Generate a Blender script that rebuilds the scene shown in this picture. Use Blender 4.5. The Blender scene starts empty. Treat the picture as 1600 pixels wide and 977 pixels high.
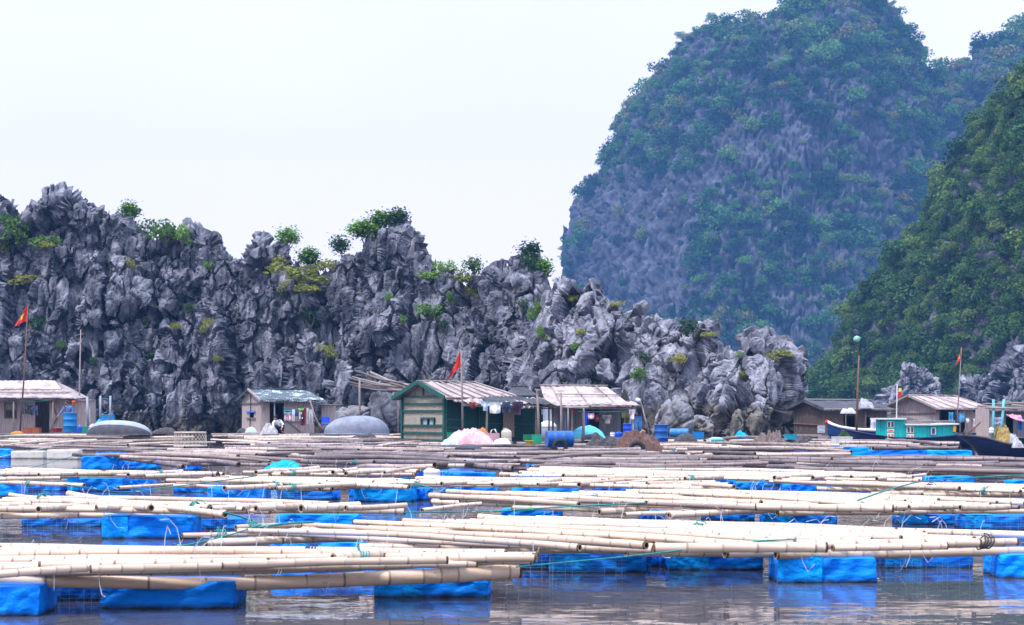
import bpy, bmesh, math, random
import numpy as np
from mathutils import Vector, Matrix, Euler, Quaternion
from mathutils.bvhtree import BVHTree

R = math.radians
rnd = random.Random(7)
SC = bpy.context.scene
COL = SC.collection

# ------------------------------------------------------------------ camera, light, exposure
F = 2667.0            # focal length in pixels of the 1600 px wide photograph (60 mm)
HORIZON = 645.0
EYE = 1.6
cam_data = bpy.data.cameras.new("camera")
cam = bpy.data.objects.new("camera", cam_data)
COL.objects.link(cam)
cam.location = (0, 0, EYE)
cam.rotation_euler = (R(90), 0, 0)
cam_data.sensor_width = 36.0
cam_data.lens = 36.0 * F / 1600.0
cam_data.shift_y = (HORIZON - 488.5) / 1600.0
cam_data.clip_start = 0.5
cam_data.clip_end = 6000.0
cam_data.dof.use_dof = True
cam_data.dof.focus_distance = 60.0
cam_data.dof.aperture_fstop = 6.3
SC.camera = cam

SUN_EL, SUN_AZ = 60.0, 230.0      # azimuth clockwise from +Y: behind the camera, to its left
world = bpy.data.worlds.new("World")
SC.world = world
world.use_nodes = True
nt = world.node_tree
nt.nodes.clear()
out = nt.nodes.new("ShaderNodeOutputWorld")
bg = nt.nodes.new("ShaderNodeBackground")
bg.inputs["Strength"].default_value = 0.1
sky = nt.nodes.new("ShaderNodeTexSky")
sky.sky_type = 'NISHITA'
sky.sun_disc = False
sky.sun_elevation = R(SUN_EL)
sky.sun_rotation = R(SUN_AZ)
sky.air_density = 1.0
sky.dust_density = 3.0
tc = nt.nodes.new("ShaderNodeTexCoord")
sep = nt.nodes.new("ShaderNodeSeparateXYZ")
nt.links.new(tc.outputs["Generated"], sep.inputs[0])
ramp = nt.nodes.new("ShaderNodeValToRGB")      # an overcast sky: white at the horizon, brightest overhead
el = ramp.color_ramp.elements
el[0].position = 0.0; el[0].color = (0.805, 0.72, 0.80, 1)
el[1].position = 1.0; el[1].color = (1.42, 1.60, 2.15, 1)
e = el.new(0.12); e.color = (0.775, 0.71, 0.82, 1)
e = el.new(0.25); e.color = (0.68, 0.675, 0.83, 1)
e = el.new(0.55); e.color = (0.98, 1.12, 1.48, 1)
nt.links.new(sep.outputs["Z"], ramp.inputs[0])
cn = nt.nodes.new("ShaderNodeTexNoise")
cn.inputs["Scale"].default_value = 2.2
cn.inputs["Detail"].default_value = 4
nt.links.new(tc.outputs["Generated"], cn.inputs["Vector"])
cm = nt.nodes.new("ShaderNodeMapRange")
cm.inputs["From Min"].default_value = 0.3; cm.inputs["From Max"].default_value = 0.7
cm.inputs["To Min"].default_value = 12.3; cm.inputs["To Max"].default_value = 13.3
nt.links.new(cn.outputs["Fac"], cm.inputs["Value"])
mul = nt.nodes.new("ShaderNodeVectorMath"); mul.operation = 'SCALE'
nt.links.new(ramp.outputs["Color"], mul.inputs[0])
nt.links.new(cm.outputs["Result"], mul.inputs["Scale"])
mx = nt.nodes.new("ShaderNodeMix"); mx.data_type = 'RGBA'
mx.inputs["Factor"].default_value = 0.94
nt.links.new(sky.outputs["Color"], mx.inputs["A"])
nt.links.new(mul.outputs["Vector"], mx.inputs["B"])
nt.links.new(mx.outputs["Result"], bg.inputs["Color"])
nt.links.new(bg.outputs[0], out.inputs[0])

sl = bpy.data.lights.new("sun", 'SUN')
sl.energy = 3.0
sl.angle = R(10)
sl.color = (1.0, 0.92, 0.82)
sun = bpy.data.objects.new("sun", sl)
COL.objects.link(sun)
sd = Vector((math.sin(R(SUN_AZ)) * math.cos(R(SUN_EL)), math.cos(R(SUN_AZ)) * math.cos(R(SUN_EL)), math.sin(R(SUN_EL))))
sun.rotation_euler = (-sd).to_track_quat('-Z', 'Y').to_euler()

SC.view_settings.view_transform = 'Standard'
SC.view_settings.look = 'None'
SC.view_settings.gamma = 1.0
SC.view_settings.exposure = 0.55
SC.view_settings.use_curve_mapping = False
cy = SC.cycles
cy.max_bounces = 6
cy.diffuse_bounces = 3
cy.glossy_bounces = 3
cy.transmission_bounces = 2
cy.volume_bounces = 0
cy.transparent_max_bounces = 6
cy.caustics_reflective = False
cy.caustics_refractive = False
cy.use_adaptive_sampling = True
cy.adaptive_threshold = 0.015
cy.use_denoising = True
try:
    cy.denoiser = 'OPENIMAGEDENOISE'
except Exception:
    pass


def at(px, py, Y):
    """the point at distance Y that the photograph shows at pixel (px, py)"""
    return Vector(((px - 800.0) * Y / F, Y, EYE + (HORIZON - py) * Y / F))


def onz(px, py, z):
    """the point at height z that the photograph shows at pixel (px, py)"""
    Y = (EYE - z) * F / (py - HORIZON)
    return Vector(((px - 800.0) * Y / F, Y, z))


# ------------------------------------------------------------------ materials
def new_mat(name):
    m = bpy.data.materials.new(name)
    m.use_nodes = True
    n = m.node_tree
    b = n.nodes["Principled BSDF"]
    return m, n, b


def N(n, kind, **kw):
    x = n.nodes.new(kind)
    for k, v in kw.items():
        setattr(x, k, v)
    return x


def noise_col(name, c1, c2, scale=3.0, rough=0.8, detail=5.0, stretch=(1, 1, 1), lo=0.35, hi=0.65, bump=0.0, bscale=20.0,
              coord="Object", spec=0.3, rand=0.0, metallic=0.0, c3=None, bdist=0.02):
    """two colours mixed by noise, optional third, optional bump and per-object brightness"""
    m, n, b = new_mat(name)
    t = N(n, "ShaderNodeTexCoord")
    mp = N(n, "ShaderNodeMapping")
    mp.inputs["Scale"].default_value = stretch
    n.links.new(t.outputs[coord], mp.inputs["Vector"])
    nz = N(n, "ShaderNodeTexNoise")
    nz.inputs["Scale"].default_value = scale
    nz.inputs["Detail"].default_value = detail
    nz.inputs["Roughness"].default_value = 0.62
    n.links.new(mp.outputs["Vector"], nz.inputs["Vector"])
    rp = N(n, "ShaderNodeValToRGB")
    e0, e1 = rp.color_ramp.elements
    e0.position, e1.position = lo, hi
    e0.color = (*c1, 1); e1.color = (*c2, 1)
    if c3:
        x = rp.color_ramp.elements.new((lo + hi) / 2); x.color = (*c3, 1)
    n.links.new(nz.outputs["Fac"], rp.inputs["Fac"])
    src = rp.outputs["Color"]
    if rand:
        oi = N(n, "ShaderNodeObjectInfo")
        mr = N(n, "ShaderNodeMapRange")
        mr.inputs["To Min"].default_value = 1 - rand; mr.inputs["To Max"].default_value = 1 + rand
        n.links.new(oi.outputs["Random"], mr.inputs["Value"])
        vm = N(n, "ShaderNodeVectorMath", operation='SCALE')
        n.links.new(src, vm.inputs[0]); n.links.new(mr.outputs["Result"], vm.inputs["Scale"])
        src = vm.outputs["Vector"]
    n.links.new(src, b.inputs["Base Color"])
    b.inputs["Roughness"].default_value = rough
    b.inputs["Specular IOR Level"].default_value = spec
    b.inputs["Metallic"].default_value = metallic
    if bump:
        n2 = N(n, "ShaderNodeTexNoise")
        n2.inputs["Scale"].default_value = bscale
        n2.inputs["Detail"].default_value = 4
        n.links.new(mp.outputs["Vector"], n2.inputs["Vector"])
        bp = N(n, "ShaderNodeBump")
        bp.inputs["Strength"].default_value = bump
        bp.inputs["Distance"].default_value = bdist
        n.links.new(n2.outputs["Fac"], bp.inputs["Height"])
        n.links.new(bp.outputs["Normal"], b.inputs["Normal"])
    return m


M = {}


# ------------------------------------------------------------------ mesh helpers
class MB:
    """collects shapes and links them as ONE mesh object"""
    def __init__(self):
        self.v, self.f, self.m, self.s = [], [], [], []

    def add(self, vs, fs, mi=0, smooth=False):
        o = len(self.v)
        self.v.extend([tuple(p) for p in vs])
        for f in fs:
            self.f.append(tuple(i + o for i in f)); self.m.append(mi); self.s.append(smooth)

    def box(self, c, s, rz=0.0, mi=0, rot=None):
        hx, hy, hz = s[0] / 2, s[1] / 2, s[2] / 2
        vs = [Vector((x, y, z)) for z in (-hz, hz) for y in (-hy, hy) for x in (-hx, hx)]
        q = rot if rot is not None else Euler((0, 0, rz)).to_matrix()
        vs = [q @ v + Vector(c) for v in vs]
        self.add(vs, [(0, 2, 3, 1), (4, 5, 7, 6), (0, 1, 5, 4), (2, 6, 7, 3), (0, 4, 6, 2), (1, 3, 7, 5)], mi)

    def bar(self, a, b, w, h=None, mi=0, up=(0, 0, 1)):
        a, b = Vector(a), Vector(b)
        d = (b - a)
        L = d.length
        x = d.normalized()
        u = Vector(up)
        if abs(x.dot(u)) > 0.97:
            u = Vector((0, 1, 0))
        y = u.cross(x).normalized()
        z = x.cross(y)
        q = Matrix((x, y, z)).transposed()
        self.box((a + b) / 2, (L, w, h or w), mi=mi, rot=q)

    def tube(self, pts, rad, n=8, mi=0, caps=True, smooth=True):
        pts = [Vector(p) for p in pts]
        if not hasattr(rad, "__len__"):
            rad = [rad] * len(pts)
        o = len(self.v)
        d0 = (pts[1] - pts[0]).normalized()
        u = Vector((0, 0, 1)) if abs(d0.z) < 0.9 else Vector((1, 0, 0))
        for i, p in enumerate(pts):
            d = (pts[min(i + 1, len(pts) - 1)] - pts[max(i - 1, 0)]).normalized()
            a = d.cross(u)
            if a.length < 1e-5:
                a = d.cross(Vector((1, 0.3, 0)))
            a.normalize()
            b = a.cross(d)
            for k in range(n):
                t = 2 * math.pi * k / n
                self.v.append(tuple(p + (a * math.cos(t) + b * math.sin(t)) * rad[i]))
        for i in range(len(pts) - 1):
            for k in range(n):
                k2 = (k + 1) % n
                self.f.append((o + i * n + k, o + (i + 1) * n + k, o + (i + 1) * n + k2, o + i * n + k2))
                self.m.append(mi); self.s.append(smooth)
        if caps:
            self.f.append(tuple(o + k for k in range(n))); self.m.append(mi); self.s.append(False)
            q = o + (len(pts) - 1) * n
            self.f.append(tuple(q + n - 1 - k for k in range(n))); self.m.append(mi); self.s.append(False)

    def lathe(self, prof, c=(0, 0, 0), n=20, mi=0, rot=None, smooth=True):
        """prof: (radius, z) from bottom to top"""
        vs = []
        q = rot if rot is not None else Matrix.Identity(3)
        for r, z in prof:
            for k in range(n):
                t = 2 * math.pi * k / n
                vs.append(q @ Vector((r * math.cos(t), r * math.sin(t), z)) + Vector(c))
        fs = []
        for i in range(len(prof) - 1):
            for k in range(n):
                k2 = (k + 1) % n
                fs.append((i * n + k, i * n + k2, (i + 1) * n + k2, (i + 1) * n + k))
        self.add(vs, fs, mi, smooth)
        self.add(vs[:n][::-1], [tuple(range(n))], mi, False)
        self.add(vs[-n:], [tuple(range(n))], mi, False)

    def grid(self, fn, nu, nv, mi=0, smooth=True, closed_u=False):
        vs = [fn(i / (nu - (0 if closed_u else 1)), j / (nv - 1)) for j in range(nv) for i in range(nu)]
        fs = []
        for j in range(nv - 1):
            for i in range(nu if closed_u else nu - 1):
                i2 = (i + 1) % nu
                fs.append((j * nu + i, j * nu + i2, (j + 1) * nu + i2, (j + 1) * nu + i))
        self.add(vs, fs, mi, smooth)

    def build(self, name, mats, parent=None, loc=None, rz=None):
        me = bpy.data.meshes.new(name)
        me.from_pydata(self.v, [], self.f)
        if not isinstance(mats, (list, tuple)):
            mats = [mats]
        for x in mats:
            me.materials.append(x)
        me.polygons.foreach_set("material_index", self.m)
        me.polygons.foreach_set("use_smooth", self.s)
        me.update()
        o = bpy.data.objects.new(name, me)
        COL.objects.link(o)
        if parent is not None:
            o.parent = parent
        if loc is not None:
            o.location = loc
        if rz is not None:
            o.rotation_euler = (0, 0, rz)
        return o


def tag(o, label=None, cat=None, group=None, kind=None):
    if label: o["label"] = label
    if cat: o["category"] = cat
    if group: o["group"] = group
    if kind: o["kind"] = kind
    return o


def thing(name, label, cat, loc=(0, 0, 0), rz=0.0, group=None):
    o = bpy.data.objects.new(name, None)
    COL.objects.link(o)
    o.empty_display_size = 0.2
    o.location = loc
    o.rotation_euler = (0, 0, rz)
    return tag(o, label, cat, group)


def copy_tree(o, parent=None):
    c = o.copy()
    COL.objects.link(c)
    c.parent = parent
    for ch in o.children:
        copy_tree(ch, c)
    return c


def np_mesh(name, verts, faces, mat, smooth=True, parent=None):
    """verts (n,3), faces (m,4) arrays to one object"""
    me = bpy.data.meshes.new(name)
    me.vertices.add(len(verts))
    me.vertices.foreach_set("co", np.ascontiguousarray(verts, dtype=np.float32).ravel())
    k = faces.shape[1]
    me.loops.add(faces.size)
    me.loops.foreach_set("vertex_index", np.ascontiguousarray(faces, dtype=np.int32).ravel())
    me.polygons.add(len(faces))
    me.polygons.foreach_set("loop_start", np.arange(0, faces.size, k, dtype=np.int32))
    me.polygons.foreach_set("use_smooth", np.full(len(faces), smooth))
    me.update(calc_edges=True)
    me.validate()
    for x in (mat if isinstance(mat, (list, tuple)) else [mat]):
        me.materials.append(x)
    o = bpy.data.objects.new(name, me)
    COL.objects.link(o)
    if parent is not None:
        o.parent = parent
    return o


# ------------------------------------------------------------------ numpy noise
def _hash(ix, iy, iz, seed):
    h = (ix.astype(np.int64) * 374761393 + iy.astype(np.int64) * 668265263 + iz.astype(np.int64) * 1440662683 + seed * 982451653) & 0xFFFFFFFF
    h = ((h ^ (h >> 13)) * 1274126177) & 0xFFFFFFFF
    h = ((h ^ (h >> 16)) * 2246822519) & 0xFFFFFFFF
    return h ^ (h >> 15)


def _r(h, k):
    g = ((h + k * 2654435769) & 0xFFFFFFFF)
    g = ((g ^ (g >> 15)) * 2246822519) & 0xFFFFFFFF
    g = g ^ (g >> 13)
    return (g & 0xFFFFFF).astype(np.float32) / np.float32(0xFFFFFF)


def vnoise(p, seed=0):
    """smooth value noise, -1..1"""
    i = np.floor(p).astype(np.int64)
    f = (p - i).astype(np.float32)
    u = f * f * f * (f * (f * 6 - 15) + 10)
    r = np.zeros(len(p), np.float32)
    for dx in (0, 1):
        for dy in (0, 1):
            for dz in (0, 1):
                w = (u[:, 0] if dx else 1 - u[:, 0]) * (u[:, 1] if dy else 1 - u[:, 1]) * (u[:, 2] if dz else 1 - u[:, 2])
                r += w * _r(_hash(i[:, 0] + dx, i[:, 1] + dy, i[:, 2] + dz, seed), 1)
    return r * 2 - 1


def fbm(p, oct=4, seed=0, gain=0.5, ridged=False):
    a, s, t = 1.0, np.zeros(len(p), np.float32), 0.0
    q = p.copy()
    for k in range(oct):
        n = vnoise(q, seed + k * 17)
        s += a * ((1 - 2 * np.abs(n)) if ridged else n)
        t += a
        a *= gain
        q = q * 2.03 + 11.3
    return s / t


def worley(p, seed=0, jit=0.9):
    """F1, F2, hash of the nearest cell, vector from its point"""
    c = np.floor(p).astype(np.int64)
    n = len(p)
    f1 = np.full(n, 9.0, np.float32); f2 = np.full(n, 9.0, np.float32)
    hid = np.zeros(n, np.int64); vec = np.zeros((n, 3), np.float32)
    for dx in (-1, 0, 1):
        for dy in (-1, 0, 1):
            for dz in (-1, 0, 1):
                cx, cy_, cz = c[:, 0] + dx, c[:, 1] + dy, c[:, 2] + dz
                h = _hash(cx, cy_, cz, seed)
                d = np.stack([p[:, 0] - (cx + 0.5 + jit * (_r(h, 1) - 0.5)), p[:, 1] - (cy_ + 0.5 + jit * (_r(h, 2) - 0.5)),
                              p[:, 2] - (cz + 0.5 + jit * (_r(h, 3) - 0.5))], 1).astype(np.float32)
                q = np.sqrt((d * d).sum(1))
                nearer = q < f1
                f2 = np.where(nearer, f1, np.minimum(f2, q))
                f1 = np.where(nearer, q, f1)
                hid = np.where(nearer, h, hid)
                vec[nearer] = d[nearer]
    return f1, f2, hid, vec


def smooth(a, b, x):
    t = np.clip((x - a) / (b - a), 0, 1)
    return t * t * (3 - 2 * t)


def blocks(p, cell, amp, seed, tilt=0.8, crack=0.16, depth=0.9, dm=0.7):
    """height of a surface broken into tilted, rounded blocks with open cracks between them"""
    f1, f2, h, v = worley(p / np.array(cell, np.float32), seed)
    r = _r(h, 7) - 0.5
    g = np.stack([_r(h, 8), _r(h, 9), _r(h, 10)], 1) - 0.5
    t = (g * v).sum(1) * 2 * tilt
    c = 1 - smooth(0.0, crack, f2 - f1)
    dome = 0.35 - 0.8 * f1 * f1
    return amp * ((r * 1.1 + t + dome * dm) * (1 - c) - depth * c), c


def surf_normals(P):
    """P (nv,nu,3) -> unit normals facing -Y"""
    du = np.gradient(P, axis=1); dv = np.gradient(P, axis=0)
    n = np.cross(du, dv)
    n /= np.maximum(np.linalg.norm(n, axis=2, keepdims=True), 1e-9)
    return n


def quads(nu, nv):
    i = np.arange(nu * nv).reshape(nv, nu)
    return np.stack([i[:-1, :-1], i[:-1, 1:], i[1:, 1:], i[1:, :-1]], 2).reshape(-1, 4)
# ================================================================== THE SETTING
# ------------------------------------------------------------------ water
def make_water():
    m, n, b = new_mat("water")
    b.inputs["Base Color"].default_value = (0.07, 0.071, 0.084, 1)
    b.inputs["Roughness"].default_value = 0.015
    b.inputs["IOR"].default_value = 1.52
    g = N(n, "ShaderNodeNewGeometry")
    def noise(scale, stretch, det=2.0):
        mp = N(n, "ShaderNodeMapping"); mp.inputs["Scale"].default_value = stretch
        n.links.new(g.outputs["Position"], mp.inputs["Vector"])
        z = N(n, "ShaderNodeTexNoise"); z.inputs["Scale"].default_value = scale; z.inputs["Detail"].default_value = det
        n.links.new(mp.outputs["Vector"], z.inputs["Vector"])
        return z.outputs["Fac"]
    a = noise(0.9, (0.55, 1.0, 1.0), 3)
    c = noise(5.0, (0.55, 1.0, 1.0), 2)
    patch = noise(0.22, (0.35, 1.2, 1.0), 3)
    mr = N(n, "ShaderNodeMapRange")
    mr.inputs["From Min"].default_value = 0.40; mr.inputs["From Max"].default_value = 0.60
    mr.inputs["To Min"].default_value = 0.10; mr.inputs["To Max"].default_value = 1.0
    n.links.new(patch, mr.inputs["Value"])
    m1 = N(n, "ShaderNodeMath", operation='MULTIPLY'); n.links.new(c, m1.inputs[0]); n.links.new(mr.outputs[0], m1.inputs[1])
    m2 = N(n, "ShaderNodeMath", operation='MULTIPLY'); m2.inputs[1].default_value = 0.22
    n.links.new(m1.outputs[0], m2.inputs[0])
    ad = N(n, "ShaderNodeMath", operation='ADD'); n.links.new(a, ad.inputs[0]); n.links.new(m2.outputs[0], ad.inputs[1])
    bp = N(n, "ShaderNodeBump"); bp.inputs["Strength"].default_value = 1.0; bp.inputs["Distance"].default_value = 0.022
    n.links.new(ad.outputs[0], bp.inputs["Height"])
    n.links.new(bp.outputs["Normal"], b.inputs["Normal"])
    mb = MB()
    mb.add([(-1200, -200, 0), (1200, -200, 0), (1200, 1180, 0), (-1200, 1180, 0)], [(0, 1, 2, 3)])
    tag(mb.build("water", m), kind="structure")


make_water()


# ------------------------------------------------------------------ limestone
def rock_mat(name, base, light, dark, tan, zt=1.5, streak=0.5, sc=1.0, bump=0.35, stain=0.5, band=0.9):
    m, n, b = new_mat(name)
    g = N(n, "ShaderNodeNewGeometry")
    def noise(scale, stretch, det=6.0, rough=0.65):
        mp = N(n, "ShaderNodeMapping"); mp.inputs["Scale"].default_value = stretch
        n.links.new(g.outputs["Position"], mp.inputs["Vector"])
        z = N(n, "ShaderNodeTexNoise"); z.inputs["Scale"].default_value = scale * sc; z.inputs["Detail"].default_value = det
        z.inputs["Roughness"].default_value = rough
        n.links.new(mp.outputs["Vector"], z.inputs["Vector"])
        return z.outputs["Fac"]
    def rng(v, a, c):
        r = N(n, "ShaderNodeMapRange"); r.inputs["From Min"].default_value = a; r.inputs["From Max"].default_value = c
        r.clamp = True
        n.links.new(v, r.inputs["Value"]); return r.outputs["Result"]
    def mix(f, A, B):
        x = N(n, "ShaderNodeMix", data_type='RGBA')
        if isinstance(f, float): x.inputs["Factor"].default_value = f
        else: n.links.new(f, x.inputs["Factor"])
        for k, v in (("A", A), ("B", B)):
            if isinstance(v, tuple): x.inputs[k].default_value = (*v, 1)
            else: n.links.new(v, x.inputs[k])
        return x.outputs["Result"]
    c = mix(rng(noise(0.55, (1, 1, 0.8)), 0.42, 0.60), base, light)
    c = mix(rng(noise(1.3, (1.2, 1.2, streak * 0.5)), 0.56, 0.74), c, tuple(x * 1.25 for x in light))
    c = mix(rng(noise(0.8, (1.3, 1.3, streak)), 0.62 - stain * 0.25, 0.86 - stain * 0.2), c, dark)
    c = mix(rng(noise(7.0, (1, 1, 1)), 0.55, 0.8), c, dark)
    sp = N(n, "ShaderNodeSeparateXYZ"); n.links.new(g.outputs["Position"], sp.inputs[0])
    nz = N(n, "ShaderNodeMath", operation='MULTIPLY_ADD')
    n.links.new(noise(0.35, (1, 1, 1)), nz.inputs[0]); nz.inputs[1].default_value = 2.2; n.links.new(sp.outputs["Z"], nz.inputs[2])
    r = N(n, "ShaderNodeMapRange"); r.inputs["From Min"].default_value = zt + 1.1 + 0.35; r.inputs["From Max"].default_value = zt + 1.1 - 0.35
    n.links.new(nz.outputs[0], r.inputs["Value"])
    tn = mix(rng(noise(1.6, (1, 1, 0.7)), 0.35, 0.6), tuple(x * 0.45 for x in tan), tan)
    rb = N(n, "ShaderNodeMath", operation='MULTIPLY'); rb.inputs[1].default_value = band
    n.links.new(r.outputs["Result"], rb.inputs[0])
    c = mix(rb.outputs[0], c, tn)
    n.links.new(c, b.inputs["Base Color"])
    b.inputs["Roughness"].default_value = 0.9
    b.inputs["Specular IOR Level"].default_value = 0.2
    bp = N(n, "ShaderNodeBump"); bp.inputs["Strength"].default_value = bump; bp.inputs["Distance"].default_value = 0.12 / sc
    n.links.new(noise(5.0, (1, 1, 0.6), 6, 0.7), bp.inputs["Height"])
    n.links.new(bp.outputs["Normal"], b.inputs["Normal"])
    return m


M["rock_dark"] = rock_mat("weathered limestone", (0.082, 0.085, 0.110), (0.265, 0.270, 0.315), (0.014, 0.015, 0.021), (0.11, 0.095, 0.08), zt=1.3, stain=0.75)
M["rock_pale"] = rock_mat("pale limestone", (0.135, 0.138, 0.168), (0.33, 0.333, 0.38), (0.028, 0.029, 0.038), (0.23, 0.20, 0.165), zt=2.0, stain=0.6)
M["boulder"] = rock_mat("boulder limestone", (0.13, 0.127, 0.14), (0.24, 0.235, 0.26), (0.045, 0.042, 0.05), (0.20, 0.175, 0.14), zt=0.9, stain=0.3)


def lerp_list(pts, x):
    xs = [p[0] for p in pts]; ys = [p[1] for p in pts]
    return np.interp(x, xs, ys)


CLIFF_BVH = []


def make_cliff(name, sil, plan, nu, nv, mat, seed, setback=4.0, amp=1.0, notch=1.2, hshift=0.0, power=1.5):
    """a rock ridge: waterline `plan` (px, distance), crest `sil` (px, py); broken into blocks by cellular noise"""
    s = np.linspace(0, 1, nu)
    pxs = np.array([p[0] for p in plan], float); ds = np.array([p[1] for p in plan], float)
    X = (pxs - 800) * ds / F
    seg = np.concatenate([[0], np.cumsum(np.hypot(np.diff(X), np.diff(ds)))])
    q = s * seg[-1]
    px = np.interp(q, seg, pxs); d = np.interp(q, seg, ds); bx = np.interp(q, seg, X)
    k = max(3, nu // 60)
    ker = np.ones(2 * k + 1) / (2 * k + 1)
    bx = np.convolve(np.pad(bx, k, mode='edge'), ker, 'valid'); d = np.convolve(np.pad(d, k, mode='edge'), ker, 'valid')
    tx = np.gradient(bx); ty = np.gradient(d)
    nx, ny = bx / d, np.ones_like(d)           # the rock leans straight back from the water
    H = EYE + (HORIZON - lerp_list(sil, px)) * (d + setback * 0.8) / F + hshift
    H = np.maximum(H, 0.6)
    vf = 0.72
    v = np.linspace(0, 1, nv)
    P = np.zeros((nv, nu, 3))
    for j, t in enumerate(v):
        if t <= vf:
            a = t / vf
            z = -1.2 + (H + 1.2) * a
            sb = setback * np.clip(z / np.maximum(H, 6), 0, 1) ** power
        else:
            a = (t - vf) / (1 - vf)
            z = H * (1 - 0.9 * a ** 1.6)
            sb = setback * np.clip(H / np.maximum(H, 6), 0, 1) ** power + 9.0 * a
        P[j, :, 0] = bx + nx * sb; P[j, :, 1] = d + ny * sb; P[j, :, 2] = z
    nrm = surf_normals(P)
    p = P.reshape(-1, 3).astype(np.float32)
    w = np.stack([fbm(p * 0.35, 3, seed + 1), fbm(p * 0.35, 3, seed + 2), fbm(p * 0.35, 3, seed + 3)], 1)
    w2 = np.stack([fbm(p * 1.3, 2, seed + 4), fbm(p * 1.3, 2, seed + 5), fbm(p * 1.3, 2, seed + 6)], 1)
    pw = p + 0.8 * w + 0.10 * w2
    z = p[:, 2]
    big = fbm(p * np.array([0.22, 0.22, 0.10], np.float32), 3, seed + 7)
    fin = fbm(pw * np.array([0.8, 0.8, 0.17], np.float32), 3, seed + 9, ridged=True)
    h1, c1 = blocks(pw, (3.0, 3.0, 6.6), 1.35, seed + 10, 1.1, 0.10, 1.0, dm=0.1)
    h1 = h1 + 1.1 * big + 0.55 * fin
    nt_ = smooth(2.6, 0.7, z) * (0.5 + 0.7 * smooth(-0.3, 0.5, fbm(p * 0.3, 2, seed + 60)))
    n = nrm.reshape(-1, 3)
    Q = p + n * (amp * h1 - notch * nt_)[:, None]
    def relax(Q, k):
        G = Q.reshape(nv, nu, 3).copy()
        for _ in range(k):
            G[1:-1, 1:-1] = G[1:-1, 1:-1] * 0.5 + (G[:-2, 1:-1] + G[2:, 1:-1] + G[1:-1, :-2] + G[1:-1, 2:]) * 0.125
        return G.reshape(-1, 3)
    Q = relax(Q, 3)
    def again(Q, k):
        g = surf_normals(Q.reshape(nv, nu, 3))
        for _ in range(k):
            g[1:-1, 1:-1] = (g[1:-1, 1:-1] * 2 + g[:-2, 1:-1] + g[2:, 1:-1] + g[1:-1, :-2] + g[1:-1, 2:]) / 6
        g /= np.maximum(np.linalg.norm(g, axis=2, keepdims=True), 1e-6)
        return g.reshape(-1, 3)
    for cell, am, sd, tl, ck, dp, k in (((1.25, 1.25, 2.9), 0.46, 20, 1.3, 0.075, 1.4, 12), ((0.55, 0.55, 1.5), 0.10, 30, 1.3, 0.10, 1.4, 6), ((0.22, 0.22, 0.5), 0.028, 35, 1.4, 0.14, 0.9, 2)):
        n = again(Q, k)
        q3 = Q.astype(np.float32)
        ww = np.stack([fbm(q3 * 1.1 / cell[0], 2, seed + sd + 1), fbm(q3 * 1.1 / cell[0], 2, seed + sd + 2), fbm(q3 * 1.1 / cell[0], 2, seed + sd + 3)], 1)
        h, c = blocks(q3 + ww * cell[0] * 0.10, cell, am, seed + sd, tl, ck, dp, dm=0.05)
        if am > 0.1:
            h = h + min(am, 0.3) * 1.0 * fbm(q3 * np.array([1.7, 1.7, 0.3], np.float32) / cell[0], 3, seed + sd + 5, ridged=True)
        if am < 0.3:
            h = h * (0.35 + 1.0 * smooth(-0.35, 0.35, fbm(q3 * 0.5, 2, seed + sd + 9)))
        Q = Q + n * (amp * h)[:, None]
    # pinnacles along the crest
    crest = np.exp(-((v - vf) / 0.10) ** 2)[:, None] * np.ones((1, nu))
    f1, f2, hh, _v = worley(np.stack([p[:, 0] / 0.85, p[:, 1] / 0.85, np.zeros(len(p))], 1).astype(np.float32), seed + 70)
    spike = np.clip(1 - f1 / 0.55, 0, 1) * (_r(hh, 3) ** 2) * 0.9
    Q[:, 2] += crest.reshape(-1) * (spike - 0.15)
    fc = quads(nu, nv)
    o = np_mesh(name, Q, fc, mat, smooth=False)
    tag(o, kind="structure")
    CLIFF_BVH.append(BVHTree.FromPolygons([tuple(x) for x in Q.tolist()], fc.tolist()))
    return o


LEFT_SIL = [(-160, 330), (0, 328), (20, 324), (34, 340), (48, 337), (60, 322), (85, 318), (110, 310), (130, 316), (150, 314), (180, 320), (200, 324), (208, 352),
            (240, 372), (285, 375), (300, 360), (315, 354), (325, 372), (340, 387), (365, 389), (380, 379), (410, 376), (440, 387), (470, 412),
            (500, 418), (520, 402), (545, 386), (562, 384), (580, 372), (600, 360), (625, 353), (650, 358), (666, 372), (676, 406),
            (700, 412), (715, 430), (738, 420), (760, 425), (770, 434), (785, 417), (805, 406), (826, 402), (840, 412), (850, 442), (862, 470), (900, 520), (960, 600)]
make_cliff("rock_ridge", LEFT_SIL,
           [(-160, 121), (0, 119), (200, 118), (330, 117), (500, 113), (700, 108), (840, 104), (930, 106), (960, 112)],
           1050, 360, M["rock_dark"], 101, setback=4.5, notch=1.3, hshift=-0.15)
RIGHT_SIL = [(800, 560), (830, 500), (850, 456), (870, 442), (890, 434), (915, 430), (935, 430), (946, 444), (960, 459), (985, 466), (1000, 471), (1020, 481), (1040, 493), (1060, 506),
             (1088, 514), (1100, 503), (1108, 495), (1118, 497), (1130, 511), (1142, 521), (1155, 516), (1175, 518), (1200, 528), (1215, 545), (1245, 556), (1260, 560)]
make_cliff("rock_headland", RIGHT_SIL,
           [(800, 101), (870, 98), (1000, 95), (1150, 92.5), (1205, 92), (1224, 93), (1226, 97), (1212, 106), (1180, 116)],
           680, 320, M["rock_pale"], 317, setback=4.2, notch=0.9, hshift=-0.3, amp=0.78)

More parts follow.
